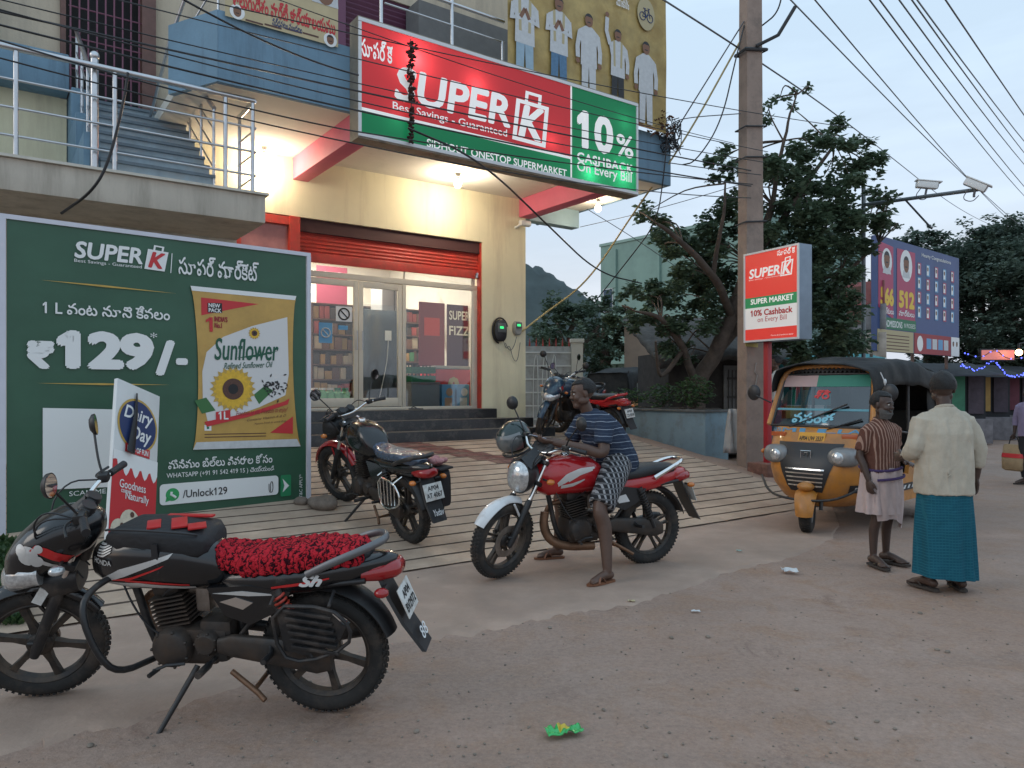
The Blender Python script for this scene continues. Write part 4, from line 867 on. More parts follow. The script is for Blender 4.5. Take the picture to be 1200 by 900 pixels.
# ------------------------------------------------------------------ school billboard far right
def billboard():
    r = thing('billboard', 'tall blue school results billboard with pupils in rows behind the auto rickshaw', 'billboard')
    TL, TR = at(1028, 275, 19.2), at(1124, 303, 22.7); zb = 2.57
    P = Panel(r, Vector((TL.x, TL.y, zb)), Vector((TR.x - TL.x, TR.y - TL.y, 0)), Z); W = Vector((TR.x - TL.x, TR.y - TL.y)).length; Hh = 3.0
    MB().box((W / 2, Hh / 2, -.08), (W, Hh, .15)).build('board', mat('board_blue', (.05, .085, .21), .5, var=.12, vs=1), r)
    mb = MB()
    for u in (.3, W * .5, W - .3):
        zg = gz(*(P.O + P.ex * u).xy); mb.cyl((u, zg - zb - .1, -.25), (u, Hh, -.25), .05, 8)
    mb.build('support_post', mat('rusty_post', (.16, .10, .08), .7, var=.3), r)
    q = lambda a, b: (W * a, Hh * b)
    P.poly('results_panel', [q(.01, .38), q(.17, .29), q(.17, .93), q(.01, .95)], .003, I_pink, False); P.poly('results_panel', [q(.21, .28), q(.42, .28), q(.42, .93), q(.21, .93)], .003, I_pink, False)
    for (a, rr) in ((.10, .30), (.315, .38)): P.poly('round_portrait', circle(W * a, Hh * .79, rr, 20, rr * 1.15), .005, I_white, False); head(P, W * a, Hh * .80, .17, r, .006); P.poly('portrait_print', [(W * a - .25, Hh * .68), (W * a + .25, Hh * .68), (W * a + .18, Hh * .745), (W * a - .18, Hh * .745)], .0058, I_cloth, False)
    for t, a0, a1 in (('566', .03, .175), ('512', .23, .41)):
        mb = MB(); text_into(mb, t, W * a0, Hh * .40, W * a1, Hh * .56, .006, bold=.06); mb.build('lettering', mat('print_yellow', (.75, .50, .05), .5), r, 0)
        mb = MB(); text_into(mb, 'మార్కులు', W * a0, Hh * .33, W * a1, Hh * .385, .006, bold=.02); mb.build('lettering', I_white, r, 0)
    for j in range(4):
        for i in range(5):
            x, y = .475 + i * .108, .74 - j * .135
            P.rect('pupil_frame', W * x - .13, Hh * y, W * x + .10, Hh * y + .33, .003, I_sky if (i + j) % 2 else I_pink); P.rect('pupil_frame', W * x - .11, Hh * y + .03, W * x + .03, Hh * y + .30, .004, I_white); head(P, W * x - .04, Hh * y + .2, .045, r, .005)
    mb = MB(); text_into(mb, 'Hearty Congratulations', W * .50, Hh * .905, W * .88, Hh * .95, .004, bold=.01); mb.build('lettering', I_white, r, 0)
    P.rect('green_strip', W * .06, Hh * .265 - .2, W * .43, Hh * .265 + .10, .005, I_green); mb = MB(); text_into(mb, 'ADMISSIONS', W * .08, Hh * .215, W * .27, Hh * .275, .0065, bold=.02); text_into(mb, 'IN PROGRESS', W * .29, Hh * .225, W * .42, Hh * .265, .0065); mb.build('lettering', I_white, r, 0)
    P.rect('yellow_panel', W * .0, 0, W * .40, Hh * .19, .004, I_tan)
    for k in range(5): P.rect('text_line', W * .03, .06 + k * .09, W * .35, .085 + k * .09, .005, I_brown)
    P.rect('photo_panel', W * .41, 0, W * .88, Hh * .19, .004, I_darkred); P.poly('round_portrait', circle(W * .48, Hh * .095, .2, 16, .22), .005, I_white, False)
    for k in range(4): P.rect('photo_print', W * (.56 + k * .075), Hh * .05, W * (.62 + k * .075), Hh * .15, .005, I_cloth if k % 2 else I_sky)
    P.rect('photo_panel', W * .885, 0, W, Hh * .19, .004, I_white)
    for k in range(2): head(P, W * (.915 + k * .05), Hh * .12, .06, r, .005)
billboard()
# ================================================================== MOTORCYCLES
B_tyre = mat('tyre_rubber', (.022, .021, .02), .85, var=.2, vs=20, dirt=(.11, .078, .056), ds=5, dlo=.44, dhi=.84)
B_rim = mat('black_alloy', (.028, .027, .027), .45, metal=.4, dirt=(.17, .125, .09), ds=7, dlo=.40, dhi=.8)
B_engine = mat('engine_casing', (.045, .043, .042), .5, metal=.5, var=.3, vs=15, dirt=(.10, .066, .045), ds=6, dlo=.40, dhi=.76)
B_frame = mat('black_frame', (.016, .016, .017), .4, dirt=(.13, .10, .08), ds=7, dlo=.5, dhi=.85)
B_chrome = mat('chrome', (.75, .74, .72), .12, metal=1, dirt=(.35, .28, .22), ds=8, dlo=.55, dhi=.9)
B_dullmetal = mat('dull_metal', (.30, .27, .24), .45, metal=.8, var=.3, vs=15, dirt=(.20, .12, .08), ds=6, dlo=.4, dhi=.8)
B_rusty = mat('heat_browned_pipe', (.20, .11, .065), .5, metal=.6, var=.3, vs=10)
B_black = mat('black_gloss_paint', (.008, .008, .009), .2, coat=.4, dirt=(.10, .085, .07), ds=5, dlo=.58, dhi=.95)
B_redp = mat('red_gloss_paint', (.42, .012, .016), .2, coat=.6, dirt=(.25, .10, .08), ds=5, dlo=.62, dhi=1)
B_whitep = mat('white_gloss_paint', (.66, .66, .66), .3, coat=.4, dirt=(.36, .30, .25), ds=6, dlo=.52, dhi=.85)
B_bluep = mat('dark_blue_paint', (.015, .045, .08), .25, coat=.5)
B_seat = mat('black_vinyl', (.016, .016, .018), .5, bump=.25, bs=180)
B_lens = mat('headlamp_glass', (.55, .56, .56), .08, metal=.6, var=.35, vs=38)
B_tail = mat('tail_lamp_red', (.30, .01, .012), .15, coat=.5)
B_amber = mat('amber_lens', (.55, .16, .02), .2, coat=.5)
B_blackplastic = mat('scuffed_black_plastic', (.018, .018, .019), .42, dirt=(.11, .09, .075), ds=6, dlo=.52, dhi=.9)
B_mirror = mat('mirror_glass', (.85, .87, .9), .03, metal=1)
B_plate = mat('plate_white', (.66, .66, .63), .45, dirt=(.40, .35, .30), ds=14)
B_silver = mat('decal_silver', (.55, .54, .52), .35, metal=.3)
B_decalw = mat('decal_white', (.68, .68, .67), .4); B_decalr = mat('decal_red', (.5, .02, .02), .35)
def surf_y(st, x, z):
    for i in range(len(st) - 1):
        a, b = st[i], st[i + 1]
        if min(a[0], b[0]) <= x <= max(a[0], b[0]):
            k = (x - a[0]) / (b[0] - a[0]); zc, hw, hh, n = [a[j] * (1 - k) + b[j] * k for j in (2, 3, 4, 5)]
            q = abs((z - zc) / hh)
            return hw * max(0, 1 - min(q, 1) ** n) ** (1 / n) if q < 1 else 0
    return 0
def decal(st, poly, side=1, off=.003, n=10):
    """strip between two edges (lists of x,z) laid on the side of a lofted body"""
    lo, hi = poly; mb = []
    vs = []; m = 3
    def samp(p, k):
        q = k * (len(p) - 1); i = min(int(q), len(p) - 2); f = q - i; return (p[i][0] * (1 - f) + p[i + 1][0] * f, p[i][1] * (1 - f) + p[i + 1][1] * f)
    for i in range(n + 1):
        a, b = samp(lo, i / n), samp(hi, i / n)
        for j in range(m + 1):
            x, z = a[0] + (b[0] - a[0]) * j / m, a[1] + (b[1] - a[1]) * j / m; vs.append((x, side * (surf_y(st, x, z) + off), z))
    fs = [(i * (m + 1) + j, (i + 1) * (m + 1) + j, (i + 1) * (m + 1) + j + 1, i * (m + 1) + j + 1) for i in range(n) for j in range(m)]
    return vs, fs
def arc_strip(mb, c, r, a0, a1, hw, drop, th=.006, n=16, taper=None):
    rings = []
    for i in range(n + 1):
        a = R(a0 + (a1 - a0) * i / n); w_ = hw * (1 if taper is None else taper(i / n)); ring = []
        out = [(w_ * s, -drop * abs(s) ** 2.5) for s in (-1, -.7, -.35, 0, .35, .7, 1)]
        for (y, d) in out: ring.append(c + Vector((math.cos(a) * (r + d), y, math.sin(a) * (r + d))))
        for (y, d) in reversed(out): ring.append(c + Vector((math.cos(a) * (r + d - th), y * .97, math.sin(a) * (r + d - th))))
        rings.append(ring)
    mb.loft(rings)
def wheel(name, c, M, parent, detail, disc=False, spokes=6, tw=1.0):
    R_ = .305
    mb = MB(M); w_ = .046 * tw
    prof = [(.226, -.030 * tw), (.245, -w_ * .95), (.268, -w_), (.288, -w_ * .86), (.300, -w_ * .5), (R_, 0), (.300, w_ * .5), (.288, w_ * .86), (.268, w_), (.245, w_ * .95), (.226, .030 * tw), (.222, 0), (.226, -.030 * tw)]
    mb.lathe(prof, c, (0, 1, 0), 56)
    if detail:
        nb = 60
        for k in range(nb):
            for (sy, dr, da) in ((-.72, -.008, 0), (.72, -.008, .5), (-.25, .0, .5), (.25, .0, 0)):
                a = 2 * PI * (k + da) / nb; rr = R_ + dr + .0005
                mb.box(c + Vector((math.cos(a) * rr, sy * w_, math.sin(a) * rr)), (.007, .017, .015), rot=ry(-a) @ rz(.35 * math.copysign(1, sy)))
    t = mb.build('tyre', B_tyre, parent, 40)
    mb = MB(M); mb.lathe([(.228, -.031), (.222, -.034), (.212, -.026), (.204, -.018), (.204, .018), (.212, .026), (.222, .034), (.228, .031), (.216, 0), (.228, -.031)], c, (0, 1, 0), 48)
    for k in range(spokes):
        a = 2 * PI * k / spokes + .3; d = Vector((math.cos(a), 0, math.sin(a))); e = Vector((-math.sin(a), 0, math.cos(a)))
        for (o0, o1) in ((-.016, -.03), (.016, .03)) if spokes < 6 else ((0, 0),):
            p0 = c + d * .04 + e * o0; p1 = c + d * .208 + e * o1; hw = .011 if spokes < 6 else .017
            rings = []
            for p, q, y in ((p0, hw * 1.25, .022), (c + d * .12 + e * (o0 + o1) / 2, hw * .8, .015), (p1, hw, .016)): rings.append([p + e * q + Vector((0, y, 0)), p - e * q + Vector((0, y, 0)), p - e * q - Vector((0, y, 0)), p + e * q - Vector((0, y, 0))])
            mb.loft(rings)
    mb.lathe([(.0, -.05), (.03, -.05), (.055, -.04), (.062, -.03), (.062, .03), (.055, .04), (.03, .05), (0, .05)], c, (0, 1, 0), 24)
    r = mb.build('rim', B_rim, t, 40)
    mb = MB(M)
    if disc: mb.lathe([(.075, .046), (.125, .046), (.125, .050), (.075, .050), (.075, .046)], c, (0, 1, 0), 36)
    else: mb.lathe([(0, -.062), (.02, -.062), (.07, -.055), (.072, -.03), (0, -.03)], c, (0, 1, 0), 28)
    mb.cyl(c + Vector((0, -.09, 0)), c + Vector((0, .09, 0)), .011, 10)
    mb.build('brake_disc' if disc else 'brake_drum', B_dullmetal, t, 40)
    return t
def motorcycle(name, label, pr, pf, lean, steer, o):
    """stands on the two contact points pr (rear) and pf (front); x forward, y left"""
    S_ = o.get('S', 1.06); wb = o.get('wb', 1.32); R_ = .305; detail = o.get('detail', True)
    pr = Vector(pr); pf = Vector(pf); d = pf - pr
    root = thing(name, label, 'motorcycle', pr, 0, o.get('group'))
    root.rotation_euler = (R(lean), -math.atan2(d.z, d.xy.length), math.atan2(d.y, d.x))
    Sm = Matrix.Scale(S_, 4)
    rake = R(26); ax = Vector((-math.sin(rake), 0, math.cos(rake))); fa = Vector((wb, 0, R_)); hp = fa + ax * .6
    St = Sm @ Matrix.Translation(hp) @ Matrix.Rotation(R(steer), 4, ax) @ Matrix.Translation(-hp)
    mb_ = lambda: MB(Sm)
    body, tankm, fend = o.get('body', B_black), o.get('tank', B_black), o.get('fender', B_black)
    ra = Vector((0, 0, R_))
    wheel('wheel', ra, Sm, root, detail, False, o.get('spokes', 6), 1.1); wheel('wheel', fa, St, root, detail, o.get('disc', False), o.get('spokes', 6))
    # ---- fork
    mb = MB(St)
    for s in (-1, 1):
        y = Vector((0, s * .088, 0)); mb.tube([fa + y - ax * .03, fa + y + ax * .02, fa + y + ax * .33, fa + y + ax * .36], [.020, .027, .027, .022], 12)
        mb.tube([fa + y + ax * .05 + Vector((.01, 0, 0)), fa + y * .9 + ax * .05 + Vector((.05, 0, 0))], .012, 8)
    fk = mb.build('fork', o.get('fork', B_frame), root, 50)
    mb = MB(St)
    for s in (-1, 1): y = Vector((0, s * .088, 0)); mb.cyl(fa + y + ax * .35, fa + y + ax * .70, .0165, 12)
    mb.build('fork_tube', B_chrome, fk, 50)
    mb = MB(St); q = ry(-rake)
    for h in (.50, .67): mb.box(fa + ax * h, (.07, .23, .035), rot=q, bev=.008)
    mb.cyl(fa + ax * .48 - Vector((.05, 0, 0)), fa + ax * .70 - Vector((.05, 0, 0)), .028, 12); mb.build('fork_clamp', B_frame, root, 40)
    mb = MB(St); arc_strip(mb, fa, R_ + .045, o.get('f0', 12), o.get('f1', 152), .062, .035, taper=lambda k: .72 + .28 * math.sin(PI * min(1, k * 1.3 + .1)) if k < .8 else .8)
    for s in (-1, 1): mb.tube([fa + Vector((-.02, s * .06, .30)), fa + Vector((-.10, s * .082, .16))], .009, 6)
    mb.build('front_mudguard', fend, root, 50)
    # ---- headlamp and cowl
    hx = wb + o.get('hx', 0)
    if o.get('cowl') == 'fairing':
        st = [(hx - .30, 0, .93, .05, .05, 2.2), (hx - .24, 0, .915, .12, .105, 2.4), (hx - .12, 0, .875, .15, .135, 2.5), (hx + .0, 0, .82, .145, .135, 2.5), (hx + .08, 0, .775, .12, .115, 2.4), (hx + .13, 0, .74, .085, .08, 2.2), (hx + .145, 0, .725, .04, .04, 2)]
        mb = MB(St); mb.sloft(st, 24); cw = mb.build('headlamp_cowl', body, root, 60)
        mb = MB(St); mb.sloft([(hx - .02, 0, .735, .155, .065, 2.6), (hx + .06, 0, .725, .140, .075, 2.6), (hx + .125, 0, .70, .105, .072, 2.4), (hx + .165, 0, .685, .06, .05, 2.2), (hx + .175, 0, .68, .02, .02, 2)], 24); mb.build('headlamp_lens', B_lens, cw, 60)
        mb = MB(St); mb.loft([[(hx - .2, y * .8, .995 - abs(y) * .3), (hx - .19, y * .8, .985 - abs(y) * .3), (hx - .03, y * .9, .945 - abs(y) * .6), (hx - .05, y * .9, .955 - abs(y) * .6)] for y in (-.11, -.05, 0, .05, .11)]); mb.loft([[(hx - .24, y, 1.065 - abs(y) * 1.0), (hx - .23, y, 1.06 - abs(y) * 1.0), (hx - .12, y * 1.2, .985 - abs(y) * .7), (hx - .13, y * 1.2, .995 - abs(y) * .7)] for y in (-.10, -.05, 0, .05, .10)]); mb.build('visor', B_blackplastic, cw, 40)
        mb = MB(St)
        for s in (1, -1):
            for (lo, hi, m_) in (([(hx - .10, .77), (hx - .0, .845), (hx + .03, .86)], [(hx - .115, .78), (hx - .02, .86), (hx + .02, .885)], 0), ([(hx - .15, .78), (hx - .05, .86), (hx - .01, .88)], [(hx - .20, .80), (hx - .09, .885), (hx - .04, .905)], 1)):
                vs, fs = decal(st, (lo, hi), s, .003, 8); mb.mi = m_; mb.add(vs, fs)
        mb.build('stripe_decal', [B_silver, B_decalr], cw, 0)
        if o.get('emblem'):
            mb = MB(St); c_ = (hx - .0, .855)
            for i, (dx, dz, rr) in enumerate(((0, 0, .045), (.03, .02, .026), (-.035, -.03, .028), (-.05, .03, .02))):
                lo = [(c_[0] + dx + rr * math.cos(a), c_[1] + dz - rr * math.sin(a)) for a in [PI * k / 8 for k in range(9)]]; hi = [(p[0], 2 * (c_[1] + dz) - p[1]) for p in lo]
                vs, fs = decal(st, (lo, hi), 1, .0035 + i * .0004, 8); mb.add(vs, fs)
            mb.build('pale_emblem', B_silver, cw, 0)
        # side visible nameplate on the fork shroud
        mb = MB(St); mb.sloft([(hx - .16, 0, .66, .10, .07, 3), (hx - .06, 0, .655, .12, .08, 3), (hx + .0, 0, .64, .10, .06, 3)], 16); mb.build('fork_shroud', B_frame, root, 50)
        if o.get('nameplate'):
            mb = MB(St); mb.box((hx + .0, .105, .615), (.085, .008, .045), rot=ry(R(55))); mb.build('number_sticker', B_plate, root, 0)
    else:
        hl = Vector((hx + .0, 0, .80))
        mb = MB(St); mb.sloft([(hx - .16, 0, .815, .05, .05, 2), (hx - .12, 0, .815, .095, .095, 2.2), (hx - .04, 0, .805, .115, .125, 2.4), (hx + .01, 0, .80, .118, .13, 2.4)], 24); cw = mb.build('headlamp_shell', o.get('shell', B_blackplastic), root, 60)
        mb = MB(St); mb.sloft([(hx + .008, 0, .80, .112, .122, 2.3), (hx + .035, 0, .795, .098, .110, 2.3), (hx + .055, 0, .79, .065, .075, 2.1), (hx + .062, 0, .79, .02, .02, 2)], 24); mb.build('headlamp_lens', B_lens, cw, 60)
        mb = MB(St); mb.loft([[(hx - .15, y * .75, 1.03 - abs(y) * .9), (hx - .14, y * .75, 1.025 - abs(y) * .9), (hx + .0, y * 1.15, .945 - abs(y) * .55), (hx - .015, y * 1.15, .955 - abs(y) * .55)] for y in (-.10, -.06, 0, .06, .10)]); mb.build('visor', o.get('visor', B_blackplastic), cw, 40)
    mb = MB(St); mb.box((hx - .235, 0, 1.0), (.05, .20, .09), rot=ry(R(-35)), bev=.02); mb.lathe([(0, .026), (.036, .026), (.042, .0), (.03, -.02)], (hx - .25, .05, 1.02), (-.6, 0, .8), 16); mb.lathe([(0, .026), (.036, .026), (.042, .0), (.03, -.02)], (hx - .25, -.05, 1.02), (-.6, 0, .8), 16)
    mb.build('instrument_panel', B_blackplastic, root, 40)
    for s in (-1, 1):
        mb = MB(St); a = Vector((hx - .13, s * .13, .80)); mb.tube([a, a + Vector((0, s * .06, 0))], .008, 6); i_ = mb.build('indicator', B_blackplastic, root)
        mb = MB(St); mb.ell(a + Vector((.0, s * .085, 0)), (.036, .030, .022), 12, 8); mb.build('indicator_lens', o.get('ind', B_amber), i_, 80)
    # ---- handlebar
    bxx = wb - .36
    gr = lambda s, y, z, x=0: Vector((bxx + x, s * y, z))
    mb = MB(St); pts = [gr(-1, .37, 1.055, -.05), gr(-1, .25, 1.06, -.01), gr(-1, .19, 1.05, .03), gr(-1, .10, .985, .085), gr(1, .10, .985, .085), gr(1, .19, 1.05, .03), gr(1, .25, 1.06, -.01), gr(1, .37, 1.055, -.05)]
    mb.tube(chaikin(pts, 2), .0115, 10); hb = mb.build('handlebar', o.get('bar', B_chrome), root, 60)
    for s in (-1, 1):
        mb = MB(St); mb.tube([gr(s, .255, 1.06, -.012), gr(s, .30, 1.058, -.027), gr(s, .375, 1.055, -.052)], [.018, .017, .019], 12); mb.build('grip', B_seat, hb, 50)
        mb = MB(St); mb.tube(chaikin([gr(s, .22, 1.055, .03), gr(s, .27, 1.05, .065), gr(s, .38, 1.045, .025)], 2), .0065, 6); mb.box(gr(s, .22, 1.058, .01), (.05, .06, .045), bev=.012); mb.build('lever', B_blackplastic if not o.get('silverlever') else B_chrome, hb, 40)
        mb = MB(St); mt = gr(s, .34, 1.255, .05); mb.tube(chaikin([gr(s, .22, 1.065, .01), gr(s, .25, 1.13, .03), mt], 2), .006, 6)
        mb.lathe([(.0, .024), (.03, .022), (.052, .008), (.056, -.006), (.052, -.008)], mt + Vector((.0, s * .03, .035)), Vector((1, -s * .15, 0)), 20); mr = mb.build('mirror', B_blackplastic, root, 50)
        mb = MB(St); mb.lathe([(0, -.0075), (.050, -.0075)], mt + Vector((.0, s * .03, .035)), Vector((1, -s * .15, 0)), 20); mb.build('mirror_glass', B_mirror, mr, 0)
    # cables looping round the head
    mb = MB(St)
    for s, a in ((1, .0), (1, .03), (-1, .01)): mb.tube(chaikin([gr(s, .21, 1.05, .03), gr(s, .20 - a, 1.06 + a, .17), gr(s, .12, .93 + a, .26), gr(s, .05, .78, .16), gr(s, .06, .66, .10)], 2), .0045, 5)
    mb.build('control_cable', M_wire, root, 50)
    # ---- tank
    tst = o.get('tst') or [(.42, 0, .725, .07, .05, 2.2), (.47, 0, .765, .115, .095, 2.6), (.60, 0, .805, .150, .140, 2.8), (.74, 0, .82, .160, .150, 2.8), (.86, 0, .82, .145, .145, 2.7), (.95, 0, .81, .105, .12, 2.5), (1.0, 0, .80, .06, .08, 2.2), (1.02, 0, .795, .02, .03, 2)]
    if wb != 1.32: pass
    tk = mb_().sloft(tst, 28).build('fuel_tank', tankm, root, 70)
    mb = mb_(); mb.lathe([(0, .02), (.03, .02), (.036, .012), (.036, -.01)], (.79, 0, tst[3][2] + tst[3][4] - .003), (0, 0, 1), 18); mb.build('filler_cap', B_chrome, tk, 40)
    for (parts, m_) in o.get('tank_decals', ()):
        for s in (1, -1):
            mb = mb_()
            for k, pz_ in enumerate(parts): vs, fs = decal(tst, pz_, s, .0025 + .0008 * k); mb.add(vs, fs)
            mb.build('stripe_decal', m_, tk, 0)
    if o.get('shroud'):
        for s in (-1, 1):
            mb = mb_(); mb.prism_y([(1.03, .84), (.90, .66), (.78, .62), (.82, .74), (.92, .85)], s * .118, s * .150); mb.build('tank_shroud', o['shroud'], root, 30)
    # ---- seat, tail, side panels
    sst = [(-.25, 0, .805, .045, .02, 2.5), (-.20, 0, .805, .10, .04, 3), (0, 0, .80, .125, .05, 3), (.16, 0, .775, .130, .05, 3), (.32, 0, .758, .120, .05, 3), (.44, 0, .775, .09, .05, 2.6), (.50, 0, .80, .055, .035, 2.2)]
    se = mb_().sloft(sst, 24).build('seat', o.get('seat', B_seat), root, 50)
    cst = [(-.37, 0, .775, .02, .02, 2), (-.33, 0, .768, .06, .04, 2.4), (-.18, 0, .735, .105, .065, 2.8), (.02, 0, .70, .130, .075, 3), (.22, 0, .68, .135, .075, 3), (.38, 0, .67, .12, .07, 3), (.46, 0, .665, .08, .05, 2.5)]
    tc_ = mb_().sloft(cst, 24).build('tail_cowl', body if not o.get('tailm') else o['tailm'], root, 60)
    for (parts, m_) in o.get('tail_decals', ()):
        for s in (1, -1):
            mb = mb_()
            for k, pz_ in enumerate(parts): vs, fs = decal(cst, pz_, s, .0025 + .0008 * k); mb.add(vs, fs)
            mb.build('stripe_decal', m_, tc_, 0)
    mb = mb_(); mb.sloft([(-.395, 0, .735, .05, .022, 2.5), (-.375, 0, .737, .075, .04, 2.6), (-.30, 0, .725, .09, .045, 2.8), (-.22, 0, .715, .095, .035, 2.8)], 18); mb.build('tail_lamp', B_tail, root, 60)
    mb = mb_(); mb.tube(chaikin([(.02, .135, .74), (-.10, .142, .80), (-.27, .115, .868), (-.335, .0, .878), (-.27, -.115, .868), (-.10, -.142, .80), (.02, -.135, .74)], 2), .0125, 8, flat=1.5); mb.build('grab_rail', o.get('rail', B_frame), root, 60)
    for s in (-1, 1):
        mb = mb_(); mb.prism_y([(.50, .665), (.42, .53), (.30, .49), (.16, .56), (.10, .655), (.3, .68)], s * .095, s * .135); sp = mb.build('side_panel', o.get('side', body), root, 30)
        for (poly, m_) in o.get('side_decals', ()): mb = mb_(); mb.prism_y(poly, s * .136, s * .139); mb.build('stripe_decal', m_, sp, 0)
    # ---- frame and swing arm
    mb = mb_()
    mb.tube(chaikin([(1.0, 0, .86), (.93, 0, .62), (.87, 0, .36), (.80, 0, .245), (.50, 0, .235), (.40, 0, .36)], 1), .02, 10)
    mb.tube([(1.0, 0, .84), (.7, 0, .70), (.42, 0, .60), (.40, 0, .36)], .022, 10)
    for s in (-1, 1): mb.tube([(.44, s * .08, .62), (.15, s * .105, .655), (-.24, s * .095, .70)], .014, 8); mb.tube([(.40, s * .08, .38), (.18, s * .105, .65)], .013, 8)
    mb.build('frame', B_frame, root, 50)
    mb = mb_()
    for s in (-1, 1): mb.tube([(.42, s * .10, .375), (.2, s * .105, .345), (-.045, s * .10, .305)], [.022, .018, .016], 8, flat=1.5)
    mb.build('swing_arm', B_frame, root, 50)
    mb = mb_(); mb.sloft([(-.07, .117, .315, .022, .045, 3), (.0, .117, .325, .024, .075, 3), (.12, .117, .345, .024, .072, 3), (.40, .117, .375, .024, .055, 3), (.47, .117, .375, .02, .035, 3)], 16); mb.build('chain_cover', B_engine, root, 40)
    for s in (-1, 1):
        mb = mb_(); a, b = Vector((.02, s * .135, .33)), Vector((.17, s * .135, .665)); dd = b - a; mb.cyl(a, a + dd * .5, .018, 10); mb.cyl(a + dd * .4, b, .010, 8); mb.cyl(a + dd * .92, b, .026, 10); sh = mb.build('shock_absorber', B_frame, root, 50)
        mb = mb_(); u1 = dd.normalized(); n1 = u1.cross(Vector((0, 1, 0))); n2 = u1.cross(n1); tn = 11
        mb.tube([a + dd * (.22 + .70 * k / (tn * 10)) + (n1 * math.cos(2 * PI * k / 10) + n2 * math.sin(2 * PI * k / 10)) * .029 for k in range(tn * 10 + 1)], .0062, 6); mb.build('spring', o.get('spring', B_frame), sh, 60)
    # ---- engine
    mb = mb_(); mb.box((.62, 0, .355), (.36, .20, .17), bev=.03); mb.box((.50, 0, .42), (.16, .18, .12), bev=.03); mb.box((.64, 0, .27), (.26, .14, .05), bev=.015)
    mb.lathe([(0, .155), (.06, .155), (.085, .145), (.098, .12), (.098, .0)], (.70, 0, .355), (0, 1, 0), 26); mb.lathe([(0, -.165), (.07, -.165), (.10, -.15), (.11, -.12), (.11, 0)], (.66, 0, .36), (0, 1, 0), 26); mb.lathe([(0, .14), (.045, .14), (.06, .12), (.06, 0)], (.53, 0, .38), (0, 1, 0), 18)
    for cx, cz, q, y in ((.70, .355, .088, .142), (.66, .36, .10, -.150), (.53, .38, .052, .128)):
        for k in range(7): mb.ell((cx + q * math.cos(k * .9), y, cz + q * math.sin(k * .9)), (.008, .009, .008), 8, 6)
    en = mb.build('engine', B_engine, root, 40)
    mb = mb_(); mb.tube(chaikin([(.74, .09, .60), (.70, .13, .64), (.62, .10, .68), (.55, .05, .70)], 2), .005, 5); mb.tube(chaikin([(.98, .07, .80), (.90, .12, .62), (.82, .13, .48), (.74, .13, .42)], 2), .005, 5); mb.build('engine_cable', M_wire, en, 60)
    mb = mb_(); q = ry(R(12)); e1 = Vector((math.sin(R(12)), 0, math.cos(R(12)))); b0 = Vector((.70, 0, .44))
    mb.cyl(b0, b0 + e1 * .2, .062, 16)
    for k in range(8): mb.box(b0 + e1 * (.012 + .02 * k), (.175 - .004 * (k == 0), .185, .0075), rot=q)
    mb.box(b0 + e1 * .19, (.13, .15, .055), rot=q, bev=.015); mb.box(b0 + e1 * .225, (.10, .10, .03), rot=q, bev=.01)
    mb.build('cylinder_fins', B_engine, en, 30)
    mb = mb_(); mb.tube([(.66, 0, .60), (.58, .0, .61), (.50, 0, .60)], .026, 10); mb.box((.57, .01, .565), (.07, .08, .12), bev=.015); mb.box((.44, 0, .60), (.12, .15, .13), bev=.02); mb.build('carburettor', B_dullmetal, en, 40)
    mb = mb_(); mb.tube(chaikin([(.80, -.03, .565), (.90, -.045, .55), (.935, -.06, .44), (.88, -.085, .27), (.74, -.12, .215), (.50, -.145, .225), (.34, -.155, .25)], 2), .020, 12); ex_ = mb.build('exhaust_pipe', o.get('pipe', B_rusty), root, 60)
    mb = mb_(); mb.tube([(.36, -.155, .245), (.30, -.16, .255), (.22, -.165, .27), (-.20, -.185, .345), (-.235, -.188, .352)], [.022, .038, .045, .047, .035], 16); mb.lathe([(.020, .0), (.020, .02), (.027, .02), (.027, .0)], (-.235, -.188, .352), Vector((-1, -.03, .17)), 14); mb.build('muffler', o.get('muffler', B_frame), ex_, 50)
    if o.get('belly'):
        mb = mb_(); mb.tube(chaikin([(.97, .02, .50), (.985, .02, .38), (.93, .03, .27), (.80, .05, .215), (.55, .06, .205)], 2), .034, 12); mb.build('belly_pipe', B_rusty, ex_, 60)
    # ---- pegs, stands, levers
    for s in (-1, 1):
        mb = mb_(); mb.tube([(.50, s * .10, .30), (.50, s * .17, .30)], .012, 8); mb.tube([(.50, s * .165, .30), (.50, s * .27, .305)], .017, 8); mb.build('foot_peg', B_frame, root, 50)
        mb = mb_(); mb.tube([(.22, s * .11, .40), (.20, s * .16, .36), (.20, s * .25, .37)], .014, 8); mb.build('foot_peg', B_frame, root, 50)
    mb = mb_(); mb.tube([(.62, .16, .30), (.70, .18, .30), (.76, .19, .275)], .008, 6); mb.tube([(.745, .17, .275), (.755, .235, .275)], .011, 8); mb.build('gear_lever', B_frame, root, 50)
    mb = mb_(); ft = o.get('stand', (.70, .30, .02)); 
    if ft: mb.tube([(.58, .12, .27), tuple(Vector((.58, .12, .27)) * .2 + Vector(ft) * .8), ft], [.014, .012, .012], 8); mb.box(Vector(ft) + Vector((0, .01, -.003)), (.07, .05, .012)); mb.build('side_stand', B_frame, root, 50)
    mb = mb_()
    for s in (-1, 1): mb.tube([(.42, s * .11, .24), (.28, s * .15, .16), (.24, s * .17, .135)], .013, 8)
    mb.tube([(.30, -.14, .17), (.30, .14, .17)], .011, 8); mb.build('centre_stand', B_rusty if detail else B_frame, root, 50)
    if o.get('legguard'):
        mb = mb_(); g = [(.95, .03, .70), (1.0, .22, .69), (1.0, .31, .62), (.94, .315, .42), (.88, .27, .30), (.82, .06, .27)]
        mb.tube(chaikin(g, 2), .0155, 10); mb.tube(chaikin([(x, -y, z) for x, y, z in g], 2), .0155, 10); mb.build('leg_guard', B_frame, root, 60)
